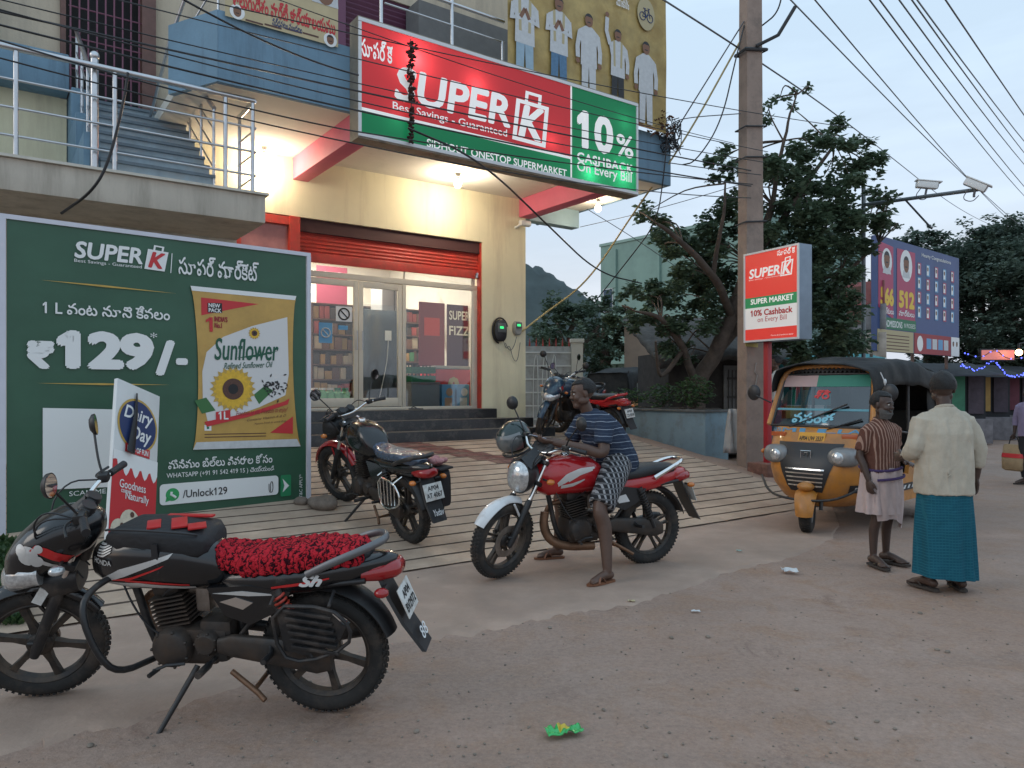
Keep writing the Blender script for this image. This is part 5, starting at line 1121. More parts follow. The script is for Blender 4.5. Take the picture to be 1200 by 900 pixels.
    if o.get('saree'):
        mb = mb_(); y = .205; g = [(.17, .62), (-.10, .62), (-.20, .53), (-.18, .43), (.02, .35), (.14, .38)]
        mb.tube(chaikin([(a, y, b) for a, b in g], 1, True), .009, 7, closed=True)
        for (a, b) in g[:2]: mb.tube([(a, y, b), (a, .12, b + .04)], .008, 6)
        if o['saree'] == 'slats':
            mb.prism_y([(.15, .60), (-.09, .60), (-.17, .52), (-.13, .44), (.02, .38), (.12, .40)], y - .016, y - .010)
            for k in range(6): mb.box((.0 - .006 * k, y + .002, .585 - k * .034), (.22, .020, .016), rot=ry(R(-8)), bev=.004)
        else:
            for k in range(5): mb.tube([(.13 - .06 * k, y, .61), (.11 - .055 * k, y, .37 + .012 * k)], .005, 5)
        mb.build('saree_guard', B_frame if o['saree'] == 'slats' else B_chrome, root, 40)
    # ---- rear mudguard, flap, plate
    mb = mb_(); arc_strip(mb, ra, R_ + .065, 62, 162, .085, .03, taper=lambda k: 1 - .15 * k); mb.build('rear_mudguard', B_blackplastic, root, 50)
    mb = mb_(); fl = [(-.345, .60), (-.41, .48), (-.50, .345)]
    mb.loft([[(x + .012, -w_, z + .005), (x + .012, w_, z + .005), (x - .006, w_ * .9, z), (x - .006, -w_ * .9, z)] for (x, z), w_ in zip([(-.30, .70)] + fl, (.07, .08, .085, .075))]); mf = mb.build('mudflap', B_blackplastic, root, 40)
    Mp = Sm @ Matrix.Translation((-.412, 0, .585)) @ (rz(R(-90)).to_4x4()) @ (rx(R(68)).to_4x4())
    mb = MB(Mp); mb.box((0, 0, 0), (.185, .145, .006), bev=.003); pl = mb.build('number_plate', B_plate, root, 30)
    l1, l2 = o.get('plate', ('', ''))
    if l1:
        mb = MB(Mp); text_into(mb, l1, -.055, .012, .055, .052, .0045, bold=.02); text_into(mb, l2, -.078, -.050, .078, -.006, .0045, bold=.02); mb.build('lettering', I_black, pl, 0)
    if o.get('flaptext'):
        Mt = Sm @ Matrix.Translation((-.478, 0, .42)) @ (rz(R(-90)).to_4x4()) @ (rx(R(57)).to_4x4()); mb = MB(Mt); text_into(mb, o['flaptext'], -.05, -.028, .05, .028, .006, shear=.3, bold=.01); mb.build('lettering', B_decalw, mf, 0)
    for s in (-1, 1):
        mb = mb_(); a = Vector((-.33, s * .07, .67)); mb.tube([a, a + Vector((0, s * .06, 0))], .008, 6); i_ = mb.build('indicator', B_blackplastic, root); mb = mb_(); mb.ell(a + Vector((0, s * .085, 0)), (.034, .030, .022), 12, 8); mb.build('indicator_lens', o.get('ind2', B_amber), i_, 80)
    return root, Sm, St, dict(tank=tst, seat=sst, tail=cst, cowl=locals().get('st'))
# ---- foreground black motorcycle with the red crocheted seat cover
silv = [([(1.02, .665), (.88, .72), (.66, .81)], [(1.04, .68), (.90, .755), (.64, .835)]), ([(1.02, .66), (.82, .665), (.56, .65)], [(1.02, .677), (.82, .69), (.56, .665)])]
redd = [([(.96, .687), (.86, .70), (.70, .765)], [(.95, .695), (.84, .72), (.68, .78)]), ([(.88, .693), (.75, .687), (.58, .673)], [(.88, .703), (.75, .70), (.58, .681)])]
fgA = Vector((-.893, 3.62, 0)); fgF = Vector((-2.28, 3.74, 0))
fg, fgS, fgT, fgD = motorcycle('motorcycle', 'black motorcycle with a red crocheted seat cover parked nearest at the left', fgA, fgF, -9, 22,
    dict(ind=B_lens, ind2=B_tail, S=1.0, wb=1.45, hx=-.08, cowl='fairing', emblem=True, nameplate=True, tank_decals=((silv, B_silver), (redd, B_decalr)), tail_decals=(([([(.19, .668), (.02, .69), (-.08, .715)], [(.19, .678), (.02, .705), (-.08, .722)])], B_decalr),), side_decals=(([(.47, .64), (.33, .655), (.14, .64), (.3, .632)], B_silver), ([(.44, .60), (.36, .625), (.28, .60), (.33, .565)], B_chrome)),
         legguard=True, saree='slats', spring=mat('red_spring', (.45, .05, .03), .4), plate=('AP04', 'BV2972'), flaptext='88', rail=mat('grey_grab_rail', (.16, .16, .165), .4, metal=.5), spokes=6, tst=[(.42, 0, .70, .07, .05, 2.2), (.47, 0, .735, .115, .095, 2.6), (.60, 0, .755, .150, .130, 2.8), (.74, 0, .765, .165, .140, 2.8), (.88, 0, .765, .158, .140, 2.7), (1.0, 0, .755, .13, .12, 2.5), (1.09, 0, .745, .07, .08, 2.2), (1.11, 0, .74, .02, .03, 2)]))
def seat_cover():
    st = fgD['seat']; mb = MB(fgS); nx, ny = 150, 44; v = []
    for i in range(nx + 1):
        x = -.235 + .715 * i / nx
        for k in range(len(st) - 1):
            if st[k][0] <= x <= st[k + 1][0]: q = (x - st[k][0]) / (st[k + 1][0] - st[k][0]); zc, hw, hh, n = [st[k][j] * (1 - q) + st[k + 1][j] * q for j in (2, 3, 4, 5)]
        for j in range(ny + 1):
            a = PI * (-.16 + 1.32 * j / ny); c, s_ = math.cos(a), math.sin(a)
            row = math.sin(2 * PI * (x + .012 * math.sin(c * 9)) / .055)
            sc_ = abs(math.sin(j * .9 + (int(x / .055) % 2) * 1.5)) 
            b = .013 + .0045 * row + .003 * sc_ + mnoise.noise(Vector((x * 30, c * 9, s_ * 3))) * .004
            y = (hw + b) * math.copysign(abs(c) ** (2 / n), c); z = zc + (hh + b) * math.copysign(abs(s_) ** (2 / n), s_)
            v.append((x, y, z))
    mb.add(v, [(i * (ny + 1) + j, (i + 1) * (ny + 1) + j, (i + 1) * (ny + 1) + j + 1, i * (ny + 1) + j + 1) for i in range(nx) for j in range(ny)])
    m = bpy.data.materials.new('red_crochet'); m.use_nodes = True; t = m.node_tree; b = t.nodes['Principled BSDF']; b.inputs['Roughness'].default_value = .9; b.inputs['Specular IOR Level'].default_value = .15
    tcn = t.nodes.new('ShaderNodeTexCoord'); mu = t.nodes.new('ShaderNodeTexWave'); mu.inputs['Scale'].default_value = 9; mu.inputs['Distortion'].default_value = 9; mu.inputs['Detail'].default_value = 2.5; mu.inputs['Detail Scale'].default_value = 4.5; t.links.new(tcn.outputs['Object'], mu.inputs['Vector'])
    r = t.nodes.new('ShaderNodeValToRGB'); r.color_ramp.elements[0].position = .16; r.color_ramp.elements[1].position = .25; r.color_ramp.elements[0].color = (.03, .004, .008, 1); r.color_ramp.elements[1].color = (.52, .022, .035, 1)
    t.links.new(mu.outputs[0], r.inputs[0]); t.links.new(r.outputs[0], b.inputs['Base Color'])
    bp = t.nodes.new('ShaderNodeBump'); bp.inputs['Distance'].default_value = .012; bp.inputs['Strength'].default_value = .8; t.links.new(mu.outputs[0], bp.inputs['Height']); t.links.new(bp.outputs[0], b.inputs['Normal'])
    c = mb.build('seat_cover', m, None, 180)
    c.parent = [x for x in fg.children if x.name.startswith('seat') and 'guard' not in x.name][0]; c['label'] = 'red crocheted seat cover'
seat_cover()
def on_side(st, s, x0, z0, x1, z1, name, m, parent, M, side=1, off=.004, **k):
    mb0 = MB(); text_into(mb0, s, 0, 0, 1, 1, 0, **k); mb = MB(M)
    mb.add([(lambda x, z: (x, side * (surf_y(st, x, z) + off + p.z), z))(x0 + (x1 - x0) * p.x, z0 + (z1 - z0) * p.y) for p in mb0.v], mb0.f); mb.build(name, m, parent, 0)
tk = [x for x in fg.children if x.name.startswith('fuel_tank')][0]; tl_ = [x for x in fg.children if x.name.startswith('tail_cowl')][0]
on_side(fgD['tank'], 'HONDA', 1.06, .765, .945, .79, 'lettering', B_silver, tk, fgS, bold=.02)
mb = MB(fgS)
for k in range(5):
    vs, fs = decal(fgD['tank'], ([(1.04, .797 + k * .011), (.99, .803 + k * .012), (.95, .825 + k * .011)], [(1.04, .803 + k * .011), (.99, .811 + k * .012), (.95, .831 + k * .011)]), 1, .004, 8); mb.add(vs, fs)
mb.build('wing_emblem', B_silver, tk, 0)
on_side(fgD['tail'], 'Sh', .06, .68, -.05, .735, 'lettering', B_decalw, tl_, fgS, bold=.05, shear=.45)
def tank_bag():
    r = thing('tank_bag', 'black tank bag with red strips lying on the nearest motorcycle tank', 'bag', fgA); r.rotation_euler = fg.rotation_euler
    mb = MB(fgS); st = [(.50, 0, .850, .10, .04, 3.4), (.535, 0, .855, .135, .066, 4), (.72, 0, .872, .15, .072, 4), (.92, 0, .878, .135, .062, 4), (.99, 0, .872, .10, .035, 3)]
    mb.sloft(st, 28); b = mb.build('bag_body', mat('black_nylon', (.014, .014, .016), .6, bump=.6, bs=22), r, 50)
    for (a, c, y0, y1) in ((.52, .60, .02, .10), (.63, .70, -.05, .10), (.74, .80, .0, .12), (.55, .78, -.10, -.07)): mb = MB(fgS); mb.box(((a + c) / 2, (y0 + y1) / 2, (.937 + (a - .5) * .02)), (c - a, y1 - y0, .010), rot=rz(.5 if y0 > -.07 else 0), bev=.003); mb.build('red_strip', B_decalr, b, 30)
    mb = MB(fgS); mb.tube(chaikin([(.53, .12, .915), (.57, .145, .93), (.74, .158, .945), (.93, .15, .945), (.97, .12, .93)], 2), .006, 6); mb.build('zip_piping', M_blackplastic, b, 60)
    for s in (-1, 1): mb = MB(fgS); mb.box((.72, s * .158, .81), (.03, .006, .14)); mb.build('strap', M_blackplastic, b, 0)
tank_bag()
# ---- second black motorcycle, seen from behind near the shop door
p2r = on_ground(480, 634); d2 = (on_ground(393, 583) - p2r); d2 = d2.xy.normalized() * 1.40; p2f = Vector((p2r.x + d2.x, p2r.y + d2.y, 0)); p2f.z = gz(p2f.x, p2f.y)
bk2, S2, T2, D2 = motorcycle('motorcycle', 'black motorcycle with a red front mudguard and plastic covered seat facing the shop', p2r, p2f, -8, 14,
    dict(fender=B_redp, seat=mat('plastic_wrapped_seat', (.05, .075, .12), .12, var=.6, vs=30, bump=.9, bs=35, coat=.6), saree='bars', plate=('AP04', 'AT 4067'), flaptext='Yadav', spokes=5, bar=B_chrome, rail=B_frame, tail_decals=()))
def side_bag():
    r = thing('saddle_bag', 'dark saddle bag with pink cloth hung on the motorcycle facing the shop', 'bag', p2r); r.rotation_euler = bk2.rotation_euler
    mb = MB(S2); mb.sloft([(-.30, -.21, .52, .045, .15, 5), (-.27, -.21, .53, .06, .17, 5), (-.05, -.21, .53, .065, .17, 5), (-.01, -.21, .52, .05, .15, 5)], 20); b = mb.build('bag_body', mat('dark_canvas', (.022, .02, .022), .8, bump=.4, bs=40), r, 50)
    mb = MB(S2); mb.box((-.16, -.21, .70), (.30, .14, .02), rot=ry(.1), bev=.008); mb.build('bag_flap', mat('dark_canvas', (.02, .02, .02), .8), b, 40)
    rnd = random.Random(1); mb = MB(S2)
    for k in range(9): mb.ell((-.12 + rnd.uniform(-.09, .09), -.20 + rnd.uniform(-.05, .05), .735 + rnd.uniform(0, .03)), (.05, .04, .025), 10, 6, rot=rz(rnd.random() * 3))
    mb.build('pink_cloth', mat('pink_print_cloth', (.42, .20, .20), .9, var=.4, vs=35), r, 60)
side_bag()
# ---- the rider's red motorcycle
p3r = Vector((1.205, 6.66, 0)); p3f = Vector((-.09, 6.10, 0)); p3r.z = gz(p3r.x, p3r.y); p3f.z = gz(p3f.x, p3f.y)
flame = [([(.92, .715), (.84, .76), (.70, .82), (.60, .845)], [(.93, .745), (.86, .815), (.74, .855), (.60, .86)]), ([(.84, .75), (.74, .80), (.62, .83)], [(.85, .775), (.75, .825), (.62, .84)]), ([(.90, .70), (.80, .715), (.70, .76)], [(.90, .725), (.81, .74), (.70, .77)])]
rtst = [(.42, 0, .72, .07, .05, 2.2), (.47, 0, .755, .115, .10, 2.6), (.60, 0, .785, .155, .145, 2.7), (.74, 0, .79, .175, .155, 2.8), (.86, 0, .79, .175, .155, 2.7), (.97, 0, .775, .145, .145, 2.5), (1.06, 0, .775, .075, .10, 2.2), (1.08, 0, .77, .02, .03, 2)]
bk3, S3, T3, D3 = motorcycle('motorcycle', 'red motorcycle with white front mudguard that the man in the striped tee sits on', p3r, p3f, -1.5, 24,
    dict(tank=B_redp, tst=rtst, body=B_blackplastic, tailm=B_redp, side=B_blackplastic, fender=B_whitep, fork=B_frame, disc=True, spokes=5, tank_decals=((flame, B_silver),), belly=True, plate=('AP04', 'BH 6194'), stand=None, shell=B_blackplastic, hx=-.10, f0=30, f1=112, rail=B_chrome, side_decals=(([(.40, .60), (.30, .62), (.26, .56), (.36, .55)], B_decalw),)))
# ---- two motorcycles parked beyond the shop corner
p5r = on_ground(716, 522); 
p5f = p5r + Vector((-.85, 1.07, 0)); p5f.z = gz(p5f.x, p5f.y)
motorcycle('motorcycle', 'red and black motorcycle parked in front of the blue planter wall', p5r, p5f, -7, 12, dict(tailm=B_redp, tank=B_redp, plate=('AP04', 'CD 0518'), spokes=5, detail=False, rail=B_redp))
p4f = on_ground(638, 513); p4r = p4f + Vector((.85, 1.05, 0)); p4r.z = gz(p4r.x, p4r.y)
motorcycle('motorcycle', 'dark blue motorcycle facing the road behind the seated rider', p4r, p4f, -7, 22, dict(tank=B_bluep, body=B_bluep, fender=B_bluep, cowl='fairing', spokes=6, detail=False, plate=('', '')))
# far ones by the stalls on the right
for (a, b, lb) in (((1162, 507), (1149, 497), 'black motorcycle parked by the far stalls at the right'), ((1183, 503), (1172, 492), 'second dark motorcycle behind the black one by the far stalls')):
    r_ = on_ground(*a); f_ = r_ + Vector((-.55, 1.25, 0)); f_.z = gz(f_.x, f_.y)
    motorcycle('motorcycle', lb, r_, f_, -7, 10, dict(detail=False, plate=('', ''), group=None))
# ================================================================== PEOPLE
SKIN = mat('dark_brown_skin', (.095, .052, .036), .5, var=.15, vs=9, bump=.1, bs=120)
SKIN2 = mat('deep_brown_skin', (.062, .036, .027), .5, var=.15, vs=9, bump=.1, bs=120)
HAIR = mat('black_hair', (.008, .007, .007), .6, bump=.8, bs=160, var=.3, vs=60)
EYEW = mat('eye_white', (.5, .47, .43), .3); EYEB = mat('eye_dark', (.01, .008, .007), .2)
def spline(pts, rs, n=6):
    P = [Vector(p) for p in pts]; O = []; Q = []
    for i in range(len(P) - 1):
        a, b, c, d = P[max(i - 1, 0)], P[i], P[i + 1], P[min(i + 2, len(P) - 1)]
        for k in range(n):
            t = k / n; O.append(.5 * ((2 * b) + (c - a) * t + (2 * a - 5 * b + 4 * c - d) * t * t + (3 * b - a - 3 * c + d) * t ** 3)); Q.append(rs[i] * (1 - t) + rs[i + 1] * t)
    O.append(P[-1]); Q.append(rs[-1]); return O, Q
def limb(mb, pts, rs, flat=1.0, n=6):
    O, Q = spline(pts, rs, n); mb.tube(O, Q, 14, flat=flat)
    for p, r in ((O[0], Q[0]), (O[-1], Q[-1])): mb.ell(p, (r * .98,) * 3, 12, 8)
def fuse(mb, name, m, parent, voxel=.007, smooth=3, wrinkle=0, wf=9, wz=.5):
    """one continuous skin over all the overlapping volumes"""
    o = mb.build(name, m, None, 0); md = o.modifiers.new('r', 'REMESH'); md.mode = 'VOXEL'; md.voxel_size = voxel
    s = o.modifiers.new('s', 'SMOOTH'); s.iterations = smooth; s.factor = .5
    bpy.context.view_layer.update(); me = bpy.data.meshes.new_from_object(o.evaluated_get(bpy.context.evaluated_depsgraph_get()))
    old = o.data; o.modifiers.clear(); o.data = me; bpy.data.meshes.remove(old)
    if wrinkle:
        for v in me.vertices:
            p = v.co; q = mnoise.fractal(Vector((p.x * wf, p.y * wf, p.z * wf * wz)), 1, 2, 3) * wrinkle; v.co = p + v.normal * q
    me.shade_smooth(); me.update(); o.parent = parent; return o
def hand(mb, w, d, n, s, curl=.5, S=1.0):
    """w wrist, d finger direction, n palm side, s thumb side"""
    w = Vector(w); d = Vector(d).normalized(); n = Vector(n); n = (n - d * n.dot(d)).normalized(); s_ = d.cross(n); s_ = s_ if s_.dot(Vector(s)) > 0 else -s_
    rot = Matrix((d, s_, n)).transposed()
    mb.ell(w + d * .045 * S, (.056 * S, .040 * S, .017 * S), 14, 10, rot=rot)
    for i, L_ in enumerate((.070, .078, .072, .056)):
        b = w + d * .078 * S + s_ * (.030 - .020 * i) * S; dd = (d + s_ * (.10 - .07 * i)).normalized(); p = [b - dd * .02 * S, b]
        a = 0
        for k, f in enumerate((.45, .32, .23)):
            a += curl * (.55 + .25 * k); p.append(p[-1] + (dd * math.cos(a) + n * math.sin(a)) * L_ * f * S)
        limb(mb, p, [.0092 * S, .0092 * S, .0085 * S, .0078 * S, .0065 * S], n=3)
    b = w + d * .022 * S + s_ * .026 * S; t1 = (d * .75 + s_ * .6 + n * .25).normalized(); t2 = (d * .95 + s_ * .15 + n * (.2 + curl * .4)).normalized()
    limb(mb, [b, b + t1 * .035 * S, b + t1 * .035 * S + t2 * .03 * S, b + t1 * .035 * S + t2 * .052 * S], [.013 * S, .0105 * S, .0095 * S, .007 * S], n=3)
def head_into(mb, c, Rm, S=1.0):
    f = lambda x, y, z: Vector(c) + Rm @ (Vector((x, y, z)) * S)
    e = lambda p, r: mb.ell(f(*p), tuple(q * S for q in r), 18, 12, rot=Rm)
    e((-.008, 0, .035), (.098, .076, .088)); e((.03, 0, .0), (.066, .066, .085)); e((.022, 0, -.048), (.062, .058, .055)); e((.056, 0, -.085), (.036, .036, .030))
    e((.096, 0, -.018), (.020, .014, .013)); e((.088, 0, .004), (.015, .0095, .030)); e((.094, 0.010, -.024), (.011, .009, .008)); e((.094, -.010, -.024), (.011, .009, .008))
    for s in (-1, 1): e((.078, s * .030, .030), (.014, .026, .009)); e((.062, s * .042, -.022), (.028, .022, .026)); e((-.006, s * .078, .0), (.018, .008, .031)); e((.012, s * .052, -.050), (.05, .018, .03))
    e((.086, 0, -.049), (.012, .023, .007)); e((.084, 0, -.061), (.012, .020, .0075))
def head_parts(root, c, Rm, S, hairm=HAIR, style='short', beard=None):
    f = lambda x, y, z: Vector(c) + Rm @ (Vector((x, y, z)) * S)
    for s in (-1, 1):
        mb = MB(); mb.ell(f(.079, s * .031, .010), (.012 * S, .014 * S, .0085 * S), 12, 8, rot=Rm); ey_ = mb.build('eye', EYEW, root, 80)
        mb = MB(); mb.ell(f(.088, s * .031, .010), (.005 * S, .0065 * S, .0065 * S), 10, 8, rot=Rm); mb.build('iris', EYEB, ey_, 80)
        mb = MB(); limb(mb, [f(.091, s * .014, .028), f(.092, s * .031, .034), f(.078, s * .050, .030)], [.0035 * S, .0045 * S, .003 * S], n=3); mb.build('eyebrow', hairm, root, 80)
    mb = MB(); vs = []; seg, rg = 40, 26
    for i in range(rg + 1):
        th = PI * i / rg
        for k in range(seg):
            an = 2 * PI * k / seg; x, y, z = math.sin(th) * math.cos(an), math.sin(th) * math.sin(an), math.cos(th)
            p = Vector((-.012 + .107 * x, .085 * y, .036 + .098 * z)); nn = mnoise.noise(p * 60) * .004 + mnoise.noise(p * 18) * .006
            keep = (z > .46 + .1 * y * y) if x > .25 else (z > -.02 if x > -.1 else z > -.40)
            k_ = 1 + nn * 9 if keep else .80
            if style != 'short' and keep: k_ *= 1.03 if style == 'full' else 1.07
            vs.append(f(-.012 + .107 * x * k_, .085 * y * k_, .036 + .098 * z * k_))
    mb.add(vs, [(i * seg + k, (i + 1) * seg + k, (i + 1) * seg + (k + 1) % seg, i * seg + (k + 1) % seg) for i in range(rg) for k in range(seg)]); mb.build('hair', hairm, root, 60)
    mb = MB(); mb.ell(f(.092, 0, -.040), (.010 * S, .028 * S, .006 * S), 14, 8, rot=Rm); mb.build('moustache', beard or hairm, root, 80)
    if beard:
        mb = MB(); vs = []
        for i in range(15):
            for k in range(17):
                a = R(-95 + 190 * k / 16); z = -.040 - .085 * i / 14; q = math.sin(PI * min(1, (i + 3) / 14 * .6)) ; w_ = .072 - .035 * max(0, i / 14 - .4)
                if i < 5 and abs(k - 8) < 4: q = .0
                rr = (w_ + .010) * (1 if q else .80) + mnoise.noise(Vector((a * 5, z * 90, 1))) * .004
                vs.append(f(.022 + (rr * .98) * math.cos(a), rr * .92 * math.sin(a), z))
        mb.add(vs, [(i * 17 + k, i * 17 + k + 1, (i + 1) * 17 + k + 1, (i + 1) * 17 + k) for i in range(14) for k in range(16)]); mb.build('beard', beard, root, 80)
def foot(mb, ankle, fwd, S=1.0):
    a = Vector(ankle); fd = Vector((fwd[0], fwd[1], 0)).normalized(); sd = Vector((-fd.y, fd.x, 0))
    limb(mb, [a + fd * -.03 - Vector((0, 0, .035)), a + fd * .04 - Vector((0, 0, .03)), a + fd * .12 - Vector((0, 0, .052)), a + fd * .165 - Vector((0, 0, .060))], [.034, .036, .030, .022], n=4)
    for k in range(5): limb(mb, [a + fd * (.14 - .008 * abs(k - 1)) + sd * (.030 - .0155 * k) - Vector((0, 0, .062)), a + fd * (.195 - .011 * abs(k - .7)) + sd * (.034 - .0165 * k) - Vector((0, 0, .066))], [.010, .008 if k else .010], n=2)
def sandal(root, ankle, fwd, m, strap=None):
    a = Vector(ankle); a.z -= .078; fd = Vector((fwd[0], fwd[1], 0)).normalized(); sd = Vector((-fd.y, fd.x, 0))
    out = [(-.075, .0), (-.06, .03), (0, .036), (.09, .044), (.17, .040), (.215, .015), (.215, -.012), (.17, -.036), (.09, -.038), (0, -.034), (-.06, -.028)]
    mb = MB(); n = len(out); v = [a + fd * x + sd * y + Vector((0, 0, z)) for z in (-.014, .004) for x, y in out]
    mb.add(v, [tuple(reversed(range(n))), tuple(range(n, 2 * n))] + [(k, (k + 1) % n, n + (k + 1) % n, n + k) for k in range(n)]); s = mb.build('sandal', m, root, 30)
    mb = MB()
    if strap == 'cross':
        for (x0, x1) in ((.05, .13), (.13, .05)): mb.tube(chaikin([a + fd * x0 + sd * .042, a + fd * (x0 * .6 + x1 * .4) + sd * .02 + Vector((0, 0, .055)), a + fd * (x0 * .4 + x1 * .6) - sd * .02 + Vector((0, 0, .052)), a + fd * x1 - sd * .038], 2), .012, 6, flat=.35)
    else:
        for sg in (1, -1): mb.tube(chaikin([a + fd * .165 + sd * .008, a + fd * .12 + sd * sg * .02 + Vector((0, 0, .045)), a + fd * .05 + sd * sg * .038 + Vector((0, 0, .01))], 2), .006, 6)
    mb.build('strap', m, s, 60)
def torso_skin(mb, s, z0=.82):
    mb.sloft([(.80 * s, 0, 0, .01, .01, 2), (.82 * s, 0, 0, .085 * s, .13 * s, 2.2), (.90 * s, 0, 0, .092 * s, .148 * s, 2.3), (1.02 * s, 0, 0, .082 * s, .13 * s, 2.3), (1.18 * s, 0, 0, .092 * s, .145 * s, 2.3), (1.29 * s, 0, 0, .085 * s, .15 * s, 2.3), (1.36 * s, 0, 0, .06 * s, .11 * s, 2.1), (1.39 * s, 0, 0, .04 * s, .06 * s, 2)], 20, axis='z')
def std_arm(mb, s, side, sh, el, wr, hd, n, th, curl):
    sh, el, wr = Vector(sh) * s, Vector(el) * s, Vector(wr) * s
    limb(mb, [sh, (sh + el) / 2, el, el * .6 + wr * .4, wr], [.048 * s, .043 * s, .036 * s, .037 * s, .025 * s]); hand(mb, wr, hd, n, th, curl, s)
def standing(label, loc, rotz, H, skin, spec, group=None):
    s = H / 1.65; root = thing('person', label, 'person', loc, rotz, group); mb = MB()
    torso_skin(mb, s)
    limb(mb, [(-.005 * s, 0, 1.34 * s), (.005 * s, 0, 1.40 * s), (.015 * s, 0, 1.47 * s)], [.056 * s, .050 * s, .052 * s])
    hr = rz(spec.get('turn', 0)) @ ry(spec.get('nod', 0)); hc = Vector((.02, 0, 1.535)) * s
    head_into(mb, hc, hr, s * 1.02)
    for sd in (-1, 1):
        fx, fy = spec.get('feet', {}).get(sd, (0, sd * .09)); an = Vector((fx - .02, fy, .085 / s)) * s; an.z = .085
        kn = Vector((.02 + fx * .55, sd * .088 * .5 + fy * .5, .47)) * s
        limb(mb, [(0, sd * .085 * s, .86 * s), (.01 * s, (sd * .085 * .7 + fy * .3) * s, .68 * s), kn, kn * .62 + an * .38 + Vector((-.015, 0, 0)), an], [.078 * s, .066 * s, .047 * s, .046 * s, .030 * s])
        fw = (math.cos(sd * .25), math.sin(sd * .25)); foot(mb, an, fw, s); sandal(root, an, fw, spec.get('sandal', mat('worn_sandal', (.05, .04, .034), .8)), None)
        sh, el, wr, hd, n, th, cu = spec['arms'][sd]; std_arm(mb, s, sd, sh, el, wr, hd, n, th, cu)
    fuse(mb, 'body', skin, root, .0065, 3)
    head_parts(root, hc, hr, s * 1.02, spec.get('hair', HAIR), spec.get('hs', 'short'), spec.get('beard'))
    # shirt
    mb = MB(); hem = spec.get('hem', .74) * s; w_ = spec.get('loose', 0)
    mb.sloft([(hem, 0, 0, (.108 + w_) * s, (.165 + w_) * s, 2.4), (.92 * s, 0, 0, (.108 + w_) * s, (.162 + w_) * s, 2.5), (1.05 * s, 0, 0, (.104 + w_ * .9) * s, (.156 + w_) * s, 2.5), (1.20 * s, 0, 0, (.108 + w_ * .7) * s, (.166 + w_ * .8) * s, 2.5), (1.30 * s, 0, 0, (.092 + w_ * .4) * s, (.165 + w_ * .5) * s, 2.4), (1.365 * s, -.005, 0, .070 * s, .125 * s, 2.2), (1.40 * s, -.01, 0, .052 * s, .065 * s, 2)], 26, axis='z')
    for sd in (-1, 1):
        sh, el, wr = [Vector(q) * s for q in spec['arms'][sd][:3]]; k = spec.get('sleeve', .5)
        sh = Vector((sh.x, sh.y * .95, sh.z)); p = [sh, (sh + el) / 2, el] if k >= .5 else [sh, sh.lerp(el, k), sh.lerp(el, k * 2)]
        rr = [.077 * s, (.064 + w_ * .12) * s, (.057 + w_ * .12) * s]
        if k > .6: p.append(el.lerp(wr, (k - .5) * 2)); rr.append((.046 + w_ * .12) * s)
        O, Q = spline(p, rr, 5); mb.tube(O, Q, 16); mb.ell(O[0] + Vector((0, -sd * .02 * s, -.01 * s)), (Q[0], Q[0] * 1.1, Q[0]), 12, 8)
    sh_ = fuse(mb, 'shirt', spec['shirt'], root, .009, 2, spec.get('wr', .010), 12, .32)
    mb = MB(); mb.tube([Vector((.045 * math.cos(a) + .0, .062 * math.sin(a), 1.395 + .018 * -math.cos(a))) * s for a in [2 * PI * k / 20 for k in range(20)]], .014 * s, 8, closed=True); mb.build('collar', spec['shirt'], sh_, 60)
    return root, s
def lungi(root, s, z0, z1, m, hw0, hw1, hd0, hd1, folds=11, amp=.012, name='lungi', seed=0, tilt=0):
    mb = MB(); seg = 90; rings = []
    for i in range(25):
        k = i / 24; z = (z1 + (z0 - z1) * k); r = []
        for j in range(seg):
            a = 2 * PI * j / seg; f = math.sin(folds * a + 2.2 * math.sin(a * 2 + seed) + k * 1.2) * amp * (.25 + .75 * (1 - k)) * 1.0 + mnoise.noise(Vector((math.cos(a) * 2, math.sin(a) * 2, z * 3 + seed))) * .012
            x = (hd1 + (hd0 - hd1) * k + f) * math.copysign(abs(math.cos(a)) ** .85, math.cos(a)); y = (hw1 + (hw0 - hw1) * k + f) * math.copysign(abs(math.sin(a)) ** .85, math.sin(a))
            r.append((x * s, y * s, (z + tilt * (1 - k) * math.sin(a)) * s))
        rings.append(r)
    mb.loft(rings); return mb.build(name, m, root, 60)
AZ = math.atan2
# ---- man in the brown striped shirt, folded pale lungi, facing the road
pS = Vector((3.29, 6.63, 0))
striped = mat
m_str = stripe_mat('brown_striped_cotton', (.115, .050, .036), (.34, .21, .16), 'Y', 34, .34, .9, wob=.02)
rt, s = standing('grey-bearded man in a brown striped shirt and folded pale lungi beside the auto', pS, AZ(-1, .42), 1.52, SKIN2, dict(
    arms={-1: ((0, -.168, 1.295), (-.03, -.235, 1.06), (.06, -.225, .83), (.15, .0, -1), (0, 1, 0), (1, .2, 0), .5), 1: ((0, .168, 1.295), (-.05, .27, 1.10), (.16, .15, .985), (1, -.35, .05), (0, -.3, -1), (0, -1, .3), .5)},
    feet={-1: (.03, -.105), 1: (-.02, .12)}, turn=.22, nod=.06, hem=.88, sleeve=.42, shirt=m_str, beard=mat('grey_beard', (.10, .095, .09), .9, bump=.8, bs=150), hs='full', loose=.034))
m_pale = mat('pale_pink_cotton', (.46, .36, .34), .9, var=.12, vs=6, bump=.5, bs=14)
lg = lungi(rt, s, .94, .50, m_pale, .185, .222, .14, .165, 7, .018, seed=2)
mb = MB()
